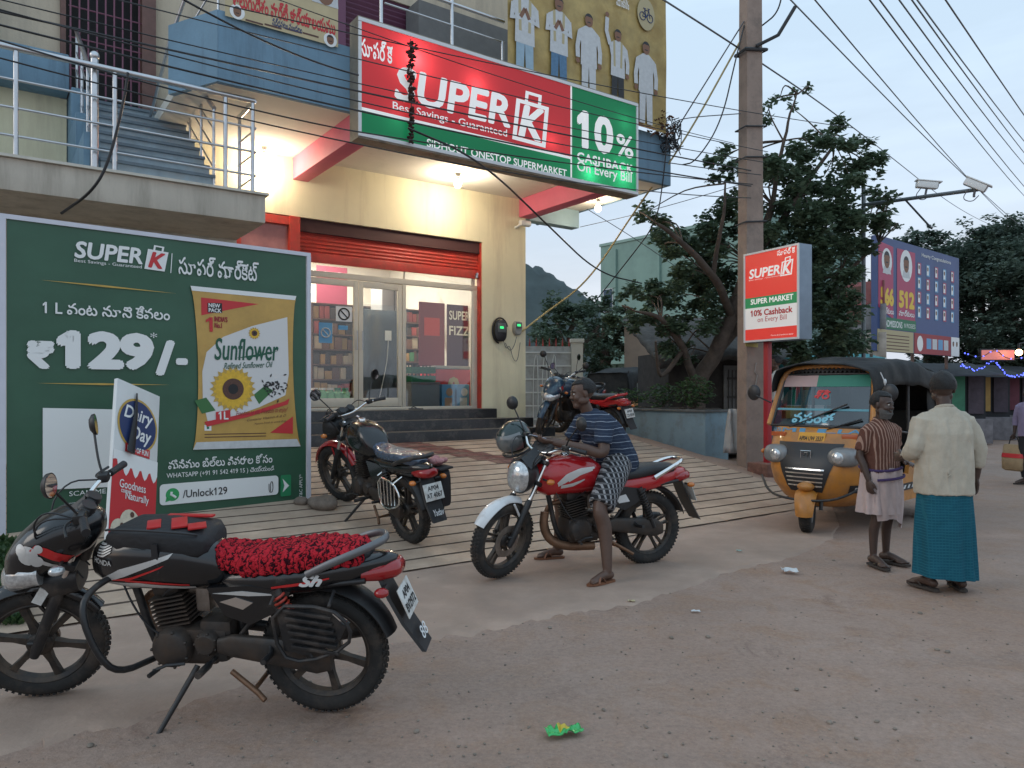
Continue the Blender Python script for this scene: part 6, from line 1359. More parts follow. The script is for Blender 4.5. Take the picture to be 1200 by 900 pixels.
for i, (x0, x1) in enumerate(((0, 1),)):
    rings = []
    for k in range(13):
        q = k / 12; a0, a1 = -1.25 + .35 * q, 1.0 + .25 * q; z = .925 - .46 * q; rr = .166 + .016 * math.sin(PI * q); ring = []
        for j in range(15):
            a = a0 + (a1 - a0) * j / 14; w_ = .012 * math.sin(j * 1.9 + q * 3); ring.append(Vector(((rr + w_) * math.cos(a), (rr + .035 + w_) * math.sin(a), z - .10 * (j / 14) * q + .03 * math.sin(q * 5 + j * .5) * q)) * s)
        rings.append(ring)
    v = [p for r_ in rings for p in r_]; mb.add(v, [(i_ * 15 + j, i_ * 15 + j + 1, (i_ + 1) * 15 + j + 1, (i_ + 1) * 15 + j) for i_ in range(12) for j in range(14)])
mb.build('lungi_fold', m_pale, lg, 80)
mb = MB(); mb.tube([Vector(((.166 + .004) * math.cos(a), .204 * math.sin(a), .925 + .012 * math.sin(a * 2))) * s for a in [2 * PI * k / 40 for k in range(40)]], .012, 6, closed=True); mb.tube([Vector((.192 * math.cos(a), .226 * math.sin(a), .845 + .02 * (a))) * s for a in [-.9 + 1.9 * k / 20 for k in range(21)]], .010, 6, flat=1.2)
mb.build('purple_border', mat('purple_border', (.06, .035, .11), .9), lg, 60)
# ---- man seen from behind in cream shirt and teal lungi
pL = Vector((3.37, 5.79, 0))
m_cs = mat('cream_handloom', (.44, .39, .31), .9, var=.10, vs=9, bump=.35, bs=90)
rt, s = standing('man seen from behind in a cream shirt and long teal lungi', pL, AZ(1, -.06), 1.67, SKIN2, dict(
    arms={1: ((0, .168, 1.30), (.0, .245, 1.07), (.21, .20, 1.0), (1, .15, -.1), (0, -1, 0), (.2, 0, 1), .6), -1: ((0, -.168, 1.30), (-.02, -.265, 1.08), (.02, -.27, .85), (.1, 0, -1), (0, 1, 0), (1, 0, 0), .45)},
    feet={-1: (.0, -.12), 1: (.03, .105)}, turn=-.38, nod=.02, hem=.735, sleeve=.80, shirt=m_cs, hs='bushy', loose=.046, wr=.015))
m_teal = stripe_mat('teal_check_lungi', (.010, .085, .125), (.022, .13, .175), 'Z', 46, .22, .9, cross=('Y', 46, .2, (.016, .11, .15)), wob=.012)
lungi(rt, s, .97, .10, m_teal, .185, .225, .130, .165, 9, .012, seed=5, tilt=.018)
# ---- rider on the red motorcycle
def rider():
    hd = Vector((p3f.x - p3r.x, p3f.y - p3r.y, 0)).normalized(); loc = Vector((p3r.x, p3r.y, 0)); rotz = math.atan2(hd.y, hd.x)
    root = thing('person', 'man in a navy striped tee and checked shorts sitting on the red motorcycle', 'person', loc, rotz)
    mb = MB(); hip = Vector((.33, 0, .945)); ch = Vector((.565, 0, 1.25))
    limb(mb, [hip + Vector((-.03, 0, -.03)), hip.lerp(ch, .4) + Vector((-.045, 0, .02)), hip.lerp(ch, .8) + Vector((-.02, 0, .02)), ch], [.125, .115, .13, .105], n=6)
    for sd in (-1, 1): mb.ell(ch + Vector((.0, sd * .10, -.015)), (.075, .10, .07), 14, 10)
    limb(mb, [ch + Vector((0, 0, .05)), Vector((.605, 0, 1.37)), Vector((.635, 0, 1.43))], [.058, .053, .054])
    hc = Vector((.65, 0.0, 1.515)); hr = rz(-.22) @ ry(.14); head_into(mb, hc, hr, 1.06)
    for sd, kn, an, ft in ((1, (.67, .335, .585), (.655, .425, .085), (1, .22)), (-1, (.69, -.33, .60), (.66, -.47, .16), (1, -.2))):
        kn, an = Vector(kn), Vector(an)
        if sd < 0: w_ = loc + hd * an.x + Vector((-hd.y, hd.x, 0)) * an.y; an.z = gz(w_.x, w_.y) + .095
        hj = hip + Vector((.02, sd * .095, -.03)); limb(mb, [hj, hj.lerp(kn, .5) + Vector((0, sd * .02, .03)), kn, kn.lerp(an, .35) + Vector((-.02, 0, 0)), an], [.10, .088, .061, .060, .036]); foot(mb, an, ft); sandal(root, an, ft, mat('brown_leather_sandal', (.19, .075, .035), .6, var=.2, vs=20), 'cross')
    A = {1: ((.55, .20, 1.26), (.62, .285, 1.03), (.98, .10, 1.115), (1, -.25, .12), (0, -.4, 1), (0, -1, .3)), -1: ((.55, -.20, 1.26), (.66, -.27, 1.05), (.98, -.07, 1.125), (1, .3, .12), (0, .4, 1), (0, 1, .3))}
    for sd in (1, -1):
        sh, el, wr, d, n, th = A[sd]; sh, el, wr = Vector(sh), Vector(el), Vector(wr); limb(mb, [sh, (sh + el) / 2, el, el.lerp(wr, .4), wr], [.060, .054, .044, .045, .029]); hand(mb, wr, d, n, th, .75, 1.04)
    fuse(mb, 'body', SKIN, root, .0065, 3); head_parts(root, hc, hr, 1.06)
    mb = MB(); limb(mb, [hip + Vector((-.05, 0, -.03)), hip.lerp(ch, .35) + Vector((-.05, 0, .01)), hip.lerp(ch, .8) + Vector((-.02, 0, .015)), ch + Vector((0, 0, .005))], [.178, .172, .180, .138], n=6)
    for sd in (-1, 1):
        mb.ell(ch + Vector((.0, sd * .10, -.015)), (.095, .125, .088), 14, 10); sh, el = Vector(A[sd][0]), Vector(A[sd][1]); O, Q = spline([sh, sh.lerp(el, .4), sh.lerp(el, .72)], [.080, .077, .075], 5); mb.tube(O, Q, 16); mb.ell(O[0], (Q[0],) * 3, 12, 8)
    ts = fuse(mb, 't_shirt', stripe_mat('navy_striped_jersey', (.028, .040, .068), (.30, .34, .40), 'Z', 17, .10, .9, cross=('Z', 34, .06, (.10, .13, .18)), wob=.03), root, .010, 2, .012, 9)
    mb = MB(); mb.tube([Vector((.585, 0, 1.33)) + Vector((.055 * math.cos(a), .062 * math.sin(a), -.018 * math.cos(a))) for a in [2 * PI * k / 20 for k in range(20)]], .011, 8, closed=True); mb.build('collar', mat('navy_rib', (.03, .035, .05), .9), ts, 60)
    mb = MB(); mb.ell(hip + Vector((-.02, 0, -.03)), (.155, .165, .115), 18, 12)
    for sd, kn in ((1, (.67, .335, .585)), (-1, (.69, -.33, .60))):
        kn = Vector(kn); hj = hip + Vector((.02, sd * .09, -.03)); O, Q = spline([hj, hj.lerp(kn, .5) + Vector((0, sd * .02, .03)), hj.lerp(kn, .97)], [.126, .120, .106], 6); mb.tube(O, Q, 18)
    fuse(mb, 'shorts', stripe_mat('black_white_check', (.022, .022, .025), (.30, .30, .31), 'X', 24, .34, .9, cross=('Z', 24, .30, (.12, .12, .125)), wob=.03), root, .010, 2, .010, 9)
    # phone held in both hands
    ph = thing('phone', 'dark phone held in the hands of the man on the red motorcycle', 'phone', loc, rotz); MB().box((1.085, .01, 1.155), (.15, .075, .009), rot=ry(-.25), bev=.003).build('phone_body', M_blackplastic, ph, 30)
    MB().box((1.083, .01, 1.161), (.135, .066, .0012), rot=ry(-.25)).build('screen', mat('lit_screen', (.25, .3, .4), .2, emit=.5, ecol=(.5, .6, .8)), ph, 0)
rider()
def helmet():
    w_ = S3 ; c = Vector((1.16, -.33, 1.13))
    r = thing('helmet', 'dark green helmet with clear visor resting on the red motorcycle handlebar', 'helmet', p3r); r.rotation_euler = bk3.rotation_euler
    mb = MB(); seg, rg = 36, 24; vs = []
    q = rz(R(20)) @ ry(R(20))
    for i in range(rg + 1):
        th = PI * .80 * i / rg
        for k in range(seg):
            an = 2 * PI * k / seg; x, y, z = math.sin(th) * math.cos(an), math.sin(th) * math.sin(an), math.cos(th)
            vs.append(c + q @ Vector((.165 * x * (1.0 if x < 0 else 1.05), .135 * y, .15 * z)))
    mb.add(vs, [(i * seg + k, (i + 1) * seg + k, (i + 1) * seg + (k + 1) % seg, i * seg + (k + 1) % seg) for i in range(rg) for k in range(seg)]); h = mb.build('shell', mat('dark_green_shell', (.012, .028, .026), .25, coat=.5), r, 60)
    mb = MB(); vs = []
    for i in range(11):
        for k in range(21): a = R(-78 + 156 * k / 20); z = .075 - .15 * i / 10; rr = math.sqrt(max(0, 1 - (z / .155) ** 2)); vs.append(c + q @ Vector((.178 * rr * math.cos(a) * 1.04, .143 * rr * math.sin(a), z)))
    mb.add(vs, [(i * 21 + k, i * 21 + k + 1, (i + 1) * 21 + k + 1, (i + 1) * 21 + k) for i in range(10) for k in range(20)]); mb.build('visor', mat('smoky_visor', (.16, .17, .17), .08, coat=.8, metal=.3), h, 60)
    mb = MB(); mb.tube([c + q @ Vector((.140 * math.cos(a), .115 * math.sin(a), -.122)) for a in [2 * PI * k / 28 for k in range(28)]], .012, 8, closed=True); mb.tube(chaikin([c + q @ Vector((0, .11, -.12)), c + q @ Vector((.02, .05, -.22)), c + q @ Vector((.0, -.10, -.12))], 2), .006, 6); mb.build('chin_strap', M_blackplastic, h, 60)
helmet()
# ---- shopper at the stall and the passer-by at the right edge
pW = at(910, 520, 13.6); pW.z = 2.15 - 1.64
standing('man in a white tee and blue jeans standing at the stall behind the auto', pW, R(150), 1.64, SKIN, dict(
    arms={1: ((0, .168, 1.30), (.10, .24, 1.08), (.28, .16, 1.10), (1, -.2, .1), (0, -1, 0), (0, 0, 1), .6), -1: ((0, -.168, 1.30), (-.03, -.24, 1.08), (.05, -.23, .85), (.1, 0, -1), (0, 1, 0), (1, 0, 0), .5)},
    turn=.1, hem=.86, sleeve=.38, shirt=mat('white_jersey', (.55, .54, .50), .9, var=.08, vs=8), loose=.01))
def trousers(root, s, m, feet):
    mb = MB(); mb.ell((0, 0, .88 * s), (.118 * s, .158 * s, .12 * s), 16, 10)
    for sd in (-1, 1): fx, fy = feet.get(sd, (0, sd * .09)); O, Q = spline([(0, sd * .08 * s, .86 * s), (.015 * s, (sd * .044 + fy * .5) * s, .47 * s), ((fx - .02) * s, fy * s, .10 * s)], [.095 * s, .072 * s, .062 * s], 8); mb.tube(O, Q, 16)
    fuse(mb, 'trousers', m, root, .011, 2, .012, 9)
stallman = [o for o in COL.objects if o.get('label', '').startswith('man in a white tee')][0]
trousers(stallman, 1.64 / 1.65, mat('blue_jeans', (.05, .085, .13), .9, var=.2, vs=14), {})
pE = at(1207, 567, 12.2); pE.z = gz(pE.x, pE.y)
re_, s_e = standing('passer-by in a mauve shirt and dark trousers carrying a bag at the right edge', pE, R(200), 1.62, SKIN2, dict(
    arms={1: ((0, .168, 1.30), (-.04, .25, 1.08), (.02, .26, .85), (.1, 0, -1), (0, 1, 0), (1, 0, 0), .9), -1: ((0, -.168, 1.30), (-.02, -.25, 1.08), (.02, -.25, .85), (.1, 0, -1), (0, -1, 0), (1, 0, 0), .9)},
    turn=.1, hem=.80, sleeve=.75, shirt=mat('mauve_cotton', (.25, .21, .32), .9, var=.12, vs=8), loose=.012))
trousers(re_, s_e, mat('charcoal_trousers', (.02, .02, .024), .9), {})
def sack(loc):
    r = thing('shopping_sack', 'beige woven sack with a red stripe carried by the passer-by at the right', 'sack', loc, R(20)); mb = MB()
    mb.sloft([(0, 0, 0, .05, .14, 4), (.03, 0, 0, .09, .18, 4), (.20, 0, 0, .085, .19, 3.5), (.40, 0, 0, .05, .18, 3), (.44, 0, 0, .03, .16, 3)], 24, axis='z'); b = mb.build('sack_body', mat('woven_beige', (.36, .26, .15), .8, var=.15, vs=9, bump=.4, bs=60), r, 60)
    mb = MB(); mb.sloft([(.22, 0, 0, .089, .194, 3.5), (.29, 0, 0, .075, .191, 3.3)], 24, axis='z'); mb.build('red_stripe', I_red, b, 60)
    mb = MB(); mb.tube(chaikin([(0, -.09, .43), (0, -.05, .58), (0, .05, .58), (0, .09, .43)], 2), .009, 6); mb.build('handle', M_blackplastic, b, 60)
lp = Vector((.02, .26, .85)) * s_e; q = Matrix.Rotation(R(200), 3, 'Z') @ Vector((.03, -.25, .85))
qh = pE + Matrix.Rotation(R(200), 3, 'Z') @ (Vector((.03, .26, .0)) * s_e)
ql = pE + Matrix.Rotation(R(200), 3, 'Z') @ (Vector((.03, -.25, .0)) * s_e)
sack((qh if qh.x < ql.x else ql) + Vector((0, 0, .20)))
# ================================================================== AUTO RICKSHAW
A_yel = mat('auto_yellow_paint', (.48, .19, .03), .4, coat=.2, var=.12, vs=3, dirt=(.20, .12, .07), ds=3.5, dlo=.44, dhi=.8)
A_tarp = mat('black_tarpaulin', (.018, .019, .02), .75, var=.35, vs=3, bump=.7, bs=7, dirt=(.06, .056, .052), ds=2.5, spec=.25)
A_glass = glass_mat('windscreen_glass', (.36, .42, .42), .10)
A_grey = mat('auto_grey_plastic', (.22, .22, .22), .4, metal=.3, var=.1)
def auto_rickshaw(loc, rotz, label):
    r = thing('auto_rickshaw', label, 'auto rickshaw', loc, rotz, None)
    # plan outlines of the nose at rising heights: (z, half width, front x, back x, front exponent)
    st = [(.27, .34, -.12, -.85, 2.2), (.36, .46, -.02, -.85, 2.4), (.50, .545, .06, -.85, 2.6), (.66, .575, .08, -.85, 2.8), (.80, .585, .04, -.85, 3.0), (.93, .59, -.04, -.85, 3.2), (1.06, .59, -.14, -.85, 3.4), (1.13, .585, -.20, -.85, 3.6)]
    def sp(a, z, off=0):
        for i in range(len(st) - 1):
            if st[i][0] <= z <= st[i + 1][0]:
                k = (z - st[i][0]) / (st[i + 1][0] - st[i][0]); w_, xf, xb, n = [st[i][j] * (1 - k) + st[i + 1][j] * k for j in (1, 2, 3, 4)]
        xc = -.60; return Vector((xc + (xf - xc + off) * abs(math.cos(a)) ** (2 / n), math.copysign((w_ + off) * abs(math.sin(a)) ** (2 / n), math.sin(a)), z))
    mb = MB(); rings = []
    for q in st: rings.append([sp(R(-90 + 180 * k / 30), q[0]) for k in range(31)] + [Vector((-.85, q[1], q[0])), Vector((-.85, -q[1], q[0]))])
    mb.loft(rings); mb.build('front_body', A_yel, r, 50)
    def patch(a0, a1, z0, z1, off, n=14, m=8, nar=0):
        v = [];
        for j in range(m + 1):
            z = z0 + (z1 - z0) * j / m; sh = 1 - nar * (1 - j / m)
            for i in range(n + 1): v.append(sp(R((a0 + (a1 - a0) * i / n)) * sh, z, off))
        return v, [(j * (n + 1) + i, j * (n + 1) + i + 1, (j + 1) * (n + 1) + i + 1, (j + 1) * (n + 1) + i) for j in range(m) for i in range(n)]
    mb = MB(); mb.add(*patch(-27, 27, .44, .97, .008, nar=.45)); fp = mb.build('black_front_panel', M_blackplastic, r, 60)
    mb = MB()
    for k in range(5): mb.add(*patch(-14, 14, .50 + .045 * k, .515 + .045 * k, .014, m=1))
    q = sp(0, .84, .02); mb.tube([q + Vector((0, .055 * x, .045 * y)) for x, y in ((-1, -1), (1, -1), (1, 1), (-1, 1))], .006, 6, closed=True); mb.tube([q + Vector((0, .02 * x, .025 * y)) for x, y in ((-1, -1), (-1, 1), (1, 1), (1, -1))], .005, 6); mb.build('maker_badge', B_chrome, fp, 40)
    for s in (-1, 1):
        mb = MB(); c = sp(R(29 * s), .83, .0); 
        mb.sloft([(c.x - .22, s * .38, .83, .12, .10, 3), (c.x - .02, s * .375, .83, .15, .105, 3), (c.x + .05, s * .365, .825, .135, .09, 2.6), (c.x + .075, s * .355, .82, .09, .06, 2.4)], 22); h = mb.build('headlamp_housing', A_grey, r, 50)
        mb = MB(); mb.lathe([(0, .03), (.04, .026), (.062, .012), (.068, 0), (.064, -.02)], (c.x + .075, s * .35, .825), (1, s * .12, -.05), 24); mb.build('headlamp', B_lens, h, 60)
        mb = MB(); mb.ell((c.x - .02, s * .535, .85), (.05, .025, .03), 12, 8); mb.build('indicator_lens', B_amber, h, 80)
        mb = MB(); mb.box((-.18, s * .42, 1.045), (.03, .22, .05), rot=rz(s * .35), bev=.008); mb.build('side_lamp', mat('lamp_orange', (.45, .10, .03), .25, coat=.4), r, 40)
    # wheel and its own hooded mudguard
    def awheel(c, steer, nm='wheel'):
        M = Matrix.Translation(c) @ Matrix.Rotation(steer, 4, 'Z'); o_ = Vector((0, 0, 0)); mb = MB(M)
        mb.lathe([(.115, -.045), (.14, -.062), (.18, -.066), (.205, -.055), (.212, -.02), (.212, .02), (.205, .055), (.18, .066), (.14, .062), (.115, .045), (.11, 0), (.115, -.045)], o_, (0, 1, 0), 40)
        for k in range(34):
            a = 2 * PI * k / 34
            for y in (-.035, 0, .035): mb.box((math.cos(a + y * 2) * .212, y, math.sin(a + y * 2) * .212), (.012, .026, .022), rot=ry(-a))
        t = mb.build('tyre', B_tyre, r, 40); mb = MB(M); mb.lathe([(.118, -.05), (.105, -.045), (.09, -.02), (.04, -.03), (.03, -.06), (0, -.06)], o_, (0, 1, 0), 28); mb.lathe([(.118, .05), (.105, .045), (.09, .02), (.04, .03), (.03, .06), (0, .06)], o_, (0, 1, 0), 28); mb.build('rim', A_grey, t, 40)
    awheel(Vector((0, 0, .212)), .30)
    for s in (-1, 1): awheel(Vector((-2.02, s * .56, .212)), 0)
    mb = MB(Matrix.Translation((0, 0, .212)) @ Matrix.Rotation(.30, 4, 'Z')); arc_strip(mb, Vector((0, 0, 0)), .275, -5, 165, .115, .05, taper=lambda k: .75 + .25 * math.sin(PI * k)); mb.ell((.10, 0, .29), (.10, .09, .05), 14, 8); mb.build('front_mudguard', A_yel, r, 60)
    mb = MB(); mb.tube([(-.05, .13, .24), (-.12, .12, .6), (-.2, .0, .75)], .022, 8); mb.tube([(-.05, -.13, .24), (-.12, -.12, .6)], .022, 8); mb.build('fork', B_frame, r, 50)
    # bumper bar
    mb = MB(); mb.tube(chaikin([(-.12, -.60, .56), (.10, -.40, .40), (.17, -.15, .36), (.17, .15, .36), (.10, .40, .40), (-.12, .60, .56)], 2), .014, 8); mb.build('bumper_bar', B_frame, r, 60)
    # windscreen
    zb, zt = 1.14, 1.73; xb, xt = -.22, -.46; hw0, hw1 = .555, .50
    def wp(u, v, off=0): w_ = hw0 + (hw1 - hw0) * v; return Vector((xb + (xt - xb) * v - .06 * (u * u) + off, w_ * u, zb + (zt - zb) * v))
    v = [wp(-1 + 2 * i / 12, j / 6) for j in range(7) for i in range(13)]; mb = MB(); mb.add(v, [(j * 13 + i, j * 13 + i + 1, (j + 1) * 13 + i + 1, (j + 1) * 13 + i) for j in range(6) for i in range(12)]); ws = mb.build('windscreen', A_glass, r, 60)
    def wtext(s_, u0, v0, u1, v1, m, off=.006, **k):
        mb0 = MB(); text_into(mb0, s_, 0, 0, 1, 1, 0, **k); mb = MB(); mb.add([wp(-(u0 + (u1 - u0) * p.x) * -1, v0 + (v1 - v0) * p.y, off + p.z) for p in mb0.v], mb0.f); mb.build('lettering', m, ws, 0)
    def wrect(u0, v0, u1, v1, m, off): mb = MB(); n = 8; vv = [wp(u0 + (u1 - u0) * i / n, v, off) for v in (v0, v1) for i in range(n + 1)]; mb.add(vv, [(i, i + 1, n + 2 + i, n + 1 + i) for i in range(n)]); mb.build('sun_strip', m, ws, 0)
    wrect(-.98, .76, -.15, .99, mat('sun_strip_pink', (.42, .30, .29), .5), .004); wrect(-.15, .76, .98, .99, mat('sun_strip_green', (.02, .20, .14), .5), .004); wrect(-.97, .30, .97, .34, mat('sun_strip_cyan', (.10, .30, .36), .5), .004)
    wtext('వసంత', -.55, .06, .35, .26, mat('decal_cyan', (.18, .48, .60), .4), bold=.03); wtext('శ్రీ', -.15, .52, .18, .70, I_red, bold=.03)
    mb = MB(); loop = [wp(-1, 0), wp(-.5, 0), wp(0, 0), wp(.5, 0), wp(1, 0), wp(1, .5), wp(1, 1), wp(.5, 1), wp(0, 1), wp(-.5, 1), wp(-1, 1), wp(-1, .5)]; mb.tube(loop, .02, 8, closed=True); mb.build('windscreen_seal', M_blackplastic, r, 60)
    mb = MB(); arch = [wp(-1.06, 0), wp(-1.06, .55), wp(-1.04, .97), wp(-.85, 1.10), wp(-.4, 1.14), wp(0, 1.15), wp(.4, 1.14), wp(.85, 1.10), wp(1.04, .97), wp(1.06, .55), wp(1.06, 0)]; mb.tube(chaikin(arch, 1), .035, 8, flat=1.3); mb.build('front_frame', A_yel, r, 60)
    mb = MB(); mb.add([wp(-.98 + 1.96 * i / 40, 1.07 - (.05 if i % 2 else .0) - .03 * abs(-.98 + 1.96 * i / 40) ** 4 + dv, .03) for dv in (0, .07) for i in range(41)], [(i, i + 1, 42 + i, 41 + i) for i in range(40)]); mb.build('visor_fringe', M_blackplastic, r, 0)
    mb = MB()
    for (a, b) in (((-.55, -.02), (.35, .34)), ((.25, -.04), (.75, .12))):
        p, q = wp(*a, .03), wp(*b, .03); mb.tube([p, q], .007, 6); mb.tube([q - (q - p) * .5, q + (q - p) * .25], .011, 6)
    mb.build('wiper', M_blackplastic, r, 60)
    mb = MB(); q = sp(0, 1.03, .014); mb.box(q + Vector((.0, 0, -.02)), (.012, .30, .15), rot=ry(-.45), bev=.004); pl = mb.build('number_plate', mat('plate_yellow', (.62, .30, .03), .5), r, 30)
    Mp = Matrix.Translation(q + Vector((.0085, 0, -.017))) @ ry(-.45).to_4x4() @ Matrix(((0, 0, 1, 0), (1, 0, 0, 0), (0, 1, 0, 0), (0, 0, 0, 1)))
    mb = MB(Mp); text_into(mb, 'AP04 UW 3537', -.135, -.025, .135, .03, .0, bold=.02); mb.build('lettering', I_black, pl, 0)
    mb0 = MB(); text_into(mb0, 'BISMILLAH', 0, 0, 1, 1, 0, bold=.02); mb = MB(); mb.add([sp(R(-62 + 124 * p.x), 1.075 + .045 * p.y, .004 + p.z) for p in mb0.v], mb0.f); mb.build('lettering', mat('decal_blue', (.08, .25, .40), .4), r, 0)
    for s in (-1, 1):
        mb = MB(); mb.tube(chaikin([(-.30, s * .58, 1.40), (-.22, s * .72, 1.48), (-.26, s * .76, 1.50)], 2), .010, 6); mb.ell((-.25, s * .77, 1.52), (.03, .085, .095), 16, 10); m_ = mb.build('mirror', M_blackplastic, r, 60)
        mb = MB(); mb.lathe([(0, 0), (.068, 0)], (-.283, s * .77, 1.52), (-1, 0, 0), 18); mb.build('mirror_glass', B_mirror, m_, 0)
    # floor, sides, seats, rear body
    mb = MB(); mb.box((-1.55, 0, .30), (1.5, 1.12, .06)); mb.build('floor', B_frame, r)
    for s in (-1, 1):
        mb = MB(); mb.prism_y([(-.84, .28), (-.84, .98), (-.95, .98), (-1.02, .62), (-1.28, .58), (-1.40, .92), (-2.62, .98), (-2.66, .40), (-2.38, .30), (-2.30, .47), (-2.02, .52), (-1.74, .46), (-1.66, .28)], s * .555, s * .60); sd = mb.build('side_panel', A_yel, r, 30)
        mb = MB(); mb.prism_y([(-.20 - .72, .40), (-.20 - .72, .48), (-1.55, .48), (-1.55, .40)], s * .602, s * .605); 
        mb.build('black_stripe', I_black, sd, 0)
        mb = MB(); [mb.prism_y([(-.98 - .13 * k, .42), (-1.02 - .13 * k, .46), (-1.07 - .13 * k, .46), (-1.03 - .13 * k, .42)], s * .606, s * .608) for k in range(4)]; mb.build('stripe_mark', I_cloth, sd, 0)
    mb = MB(); mb.add(*patch(45, 84, .44, .53, .005)); mb.build('black_stripe', I_black, r, 0)
    mb = MB()
    for k in range(4): mb.add(*patch(52 + 8 * k, 57 + 8 * k, .465, .505, .008, n=3, m=2))
    mb.build('stripe_mark', I_cloth, r, 0)
    mb = MB(); mb.add(*patch(56, 80, .615, .745, .006, n=8, m=3)); mb.build('plate_panel', mat('plate_yellow', (.62, .30, .03), .5), r, 0)
    mb = MB()
    for t_, z0, z1 in (('AP 04', .69, .735), ('UW 3537', .625, .675)):
        mb0 = MB(); text_into(mb0, t_, 0, 0, 1, 1, 0, bold=.02); mb.add([sp(R((58 if t_ != 'AP 04' else 61) + (20 if t_ != 'AP 04' else 14) * p.x), z0 + (z1 - z0) * p.y, .009 + p.z) for p in mb0.v], mb0.f)
    mb.build('lettering', I_black, r, 0)
    mb = MB(); mb.box((-2.63, 0, .66), (.05, 1.11, .62)); mb.build('rear_panel', A_yel, r)
    mb = MB(); mb.box((-1.12, 0, .68), (.34, .50, .10), bev=.03); mb.box((-1.30, 0, .95), (.08, .50, .46), bev=.03); mb.box((-1.12, 0, .48), (.30, .44, .30)); mb.build('driver_seat', B_seat, r, 40)
    mb = MB(); mb.box((-2.15, 0, .70), (.50, 1.06, .12), bev=.04); mb.box((-2.44, 0, 1.02), (.12, 1.06, .56), bev=.04); mb.box((-2.15, 0, .48), (.44, 1.04, .30)); mb.build('passenger_seat', B_seat, r, 40)
    for s in (-1, 1):
        for a, b, q in (((-1.36, s * .57, .90), (-1.38, s * .56, 1.75), .02), ((-2.58, s * .57, .95), (-2.52, s * .56, 1.8), .02), ((-.85, s * .57, 1.10), (-1.35, s * .57, 1.05), .014)): mb = MB(); mb.tube([a, b], q, 8); mb.build('pillar', B_frame, r, 50)
    mb = MB(); mb.tube([(-.60, 0, .9), (-.42, 0, 1.12)], .02, 8); mb.tube(chaikin([(-.52, -.28, 1.09), (-.47, -.1, 1.11), (-.47, .1, 1.11), (-.52, .28, 1.09)], 1), .016, 8); mb.build('steering_column', B_frame, r, 50)
    # sagging canopy with hanging side valance
    mb = MB(); nx, ny = 46, 30; v = []
    for i in range(nx + 1):
        k = i / nx; x = -.33 - 2.38 * k; top = 1.835 + .13 * math.sin(PI * min(1, k * 1.15 + .02)) ** .8 - .05 * k; drop = .26 + .22 * sstep(.62, .95, k)
        for j in range(ny + 1):
            q = -1 + 2 * j / ny; a = abs(q)
            if a < .68: y = q / .68 * (.54 + .05 * min(1, k * 3)); z = top - .075 * (a / .68) ** 2.6
            else: y = math.copysign(.54 + .05 * min(1, k * 3) + .05 * math.sin((a - .68) / .32 * 2.0), q); z = top - .075 - (a - .68) / .32 * drop
            n_ = mnoise.fractal(Vector((x * 2.4, y * 2.6, z * 2)), 1, 2, 3) * .030 - .022 * abs(math.sin(k * 11)) * (1 - min(1, a / .68) ** 2)
            v.append((x, y + (n_ * .6 if a > .68 else 0), z + n_))
    mb.add(v, [(i * (ny + 1) + j, (i + 1) * (ny + 1) + j, (i + 1) * (ny + 1) + j + 1, i * (ny + 1) + j + 1) for i in range(nx) for j in range(ny)])
    c = mb.build('canopy', A_tarp, r, 60); sm = c.modifiers.new('thick', 'SOLIDIFY'); sm.thickness = .012
    for s in (-1, 1):
        mb = MB(); v = [(-1.95 - .70 * i / 8, s * (.60 + .012 * math.sin(i * 2.1 + j)), .96 + .62 * j / 6) for j in range(7) for i in range(9)]; mb.add(v, [(j * 9 + i, j * 9 + i + 1, (j + 1) * 9 + i + 1, (j + 1) * 9 + i) for j in range(6) for i in range(8)]); q = mb.build('side_curtain', A_tarp, r, 60); sm = q.modifiers.new('thick', 'SOLIDIFY'); sm.thickness = .01
    mb = MB(); mb.box((-2.66, 0, 1.35), (.02, 1.18, .80)); mb.build('rear_curtain', A_tarp, r)
    mb = MB(); mb.tube(chaikin([(-.40, .62, 1.74), (-.42, .665, 1.62), (-.46, .64, 1.50), (-.52, .62, 1.42)], 2), .006, 6); mb.ell((-.42, .66, 1.64), (.016, .016, .03), 10, 8); mb.build('canopy_tie', I_cloth, r, 60)
    return r
auto = auto_rickshaw(Vector((3.24, 8.15, 0)), math.atan2(-.685, -.73), 'yellow and black auto rickshaw with a black tarpaulin roof parked at the roadside')
far_auto = dup(auto); far_auto.location = (4.0, 23.0, .28); far_auto.rotation_euler = (0, 0, R(60)); far_auto['label'] = 'distant orange auto rickshaw seen between the planter and the green building'
far2 = dup(auto); far2.location = (6.3, 27.5, .25); far2.rotation_euler = (0, 0, R(70)); far2['label'] = 'farther auto rickshaw partly hidden behind the distant orange one'
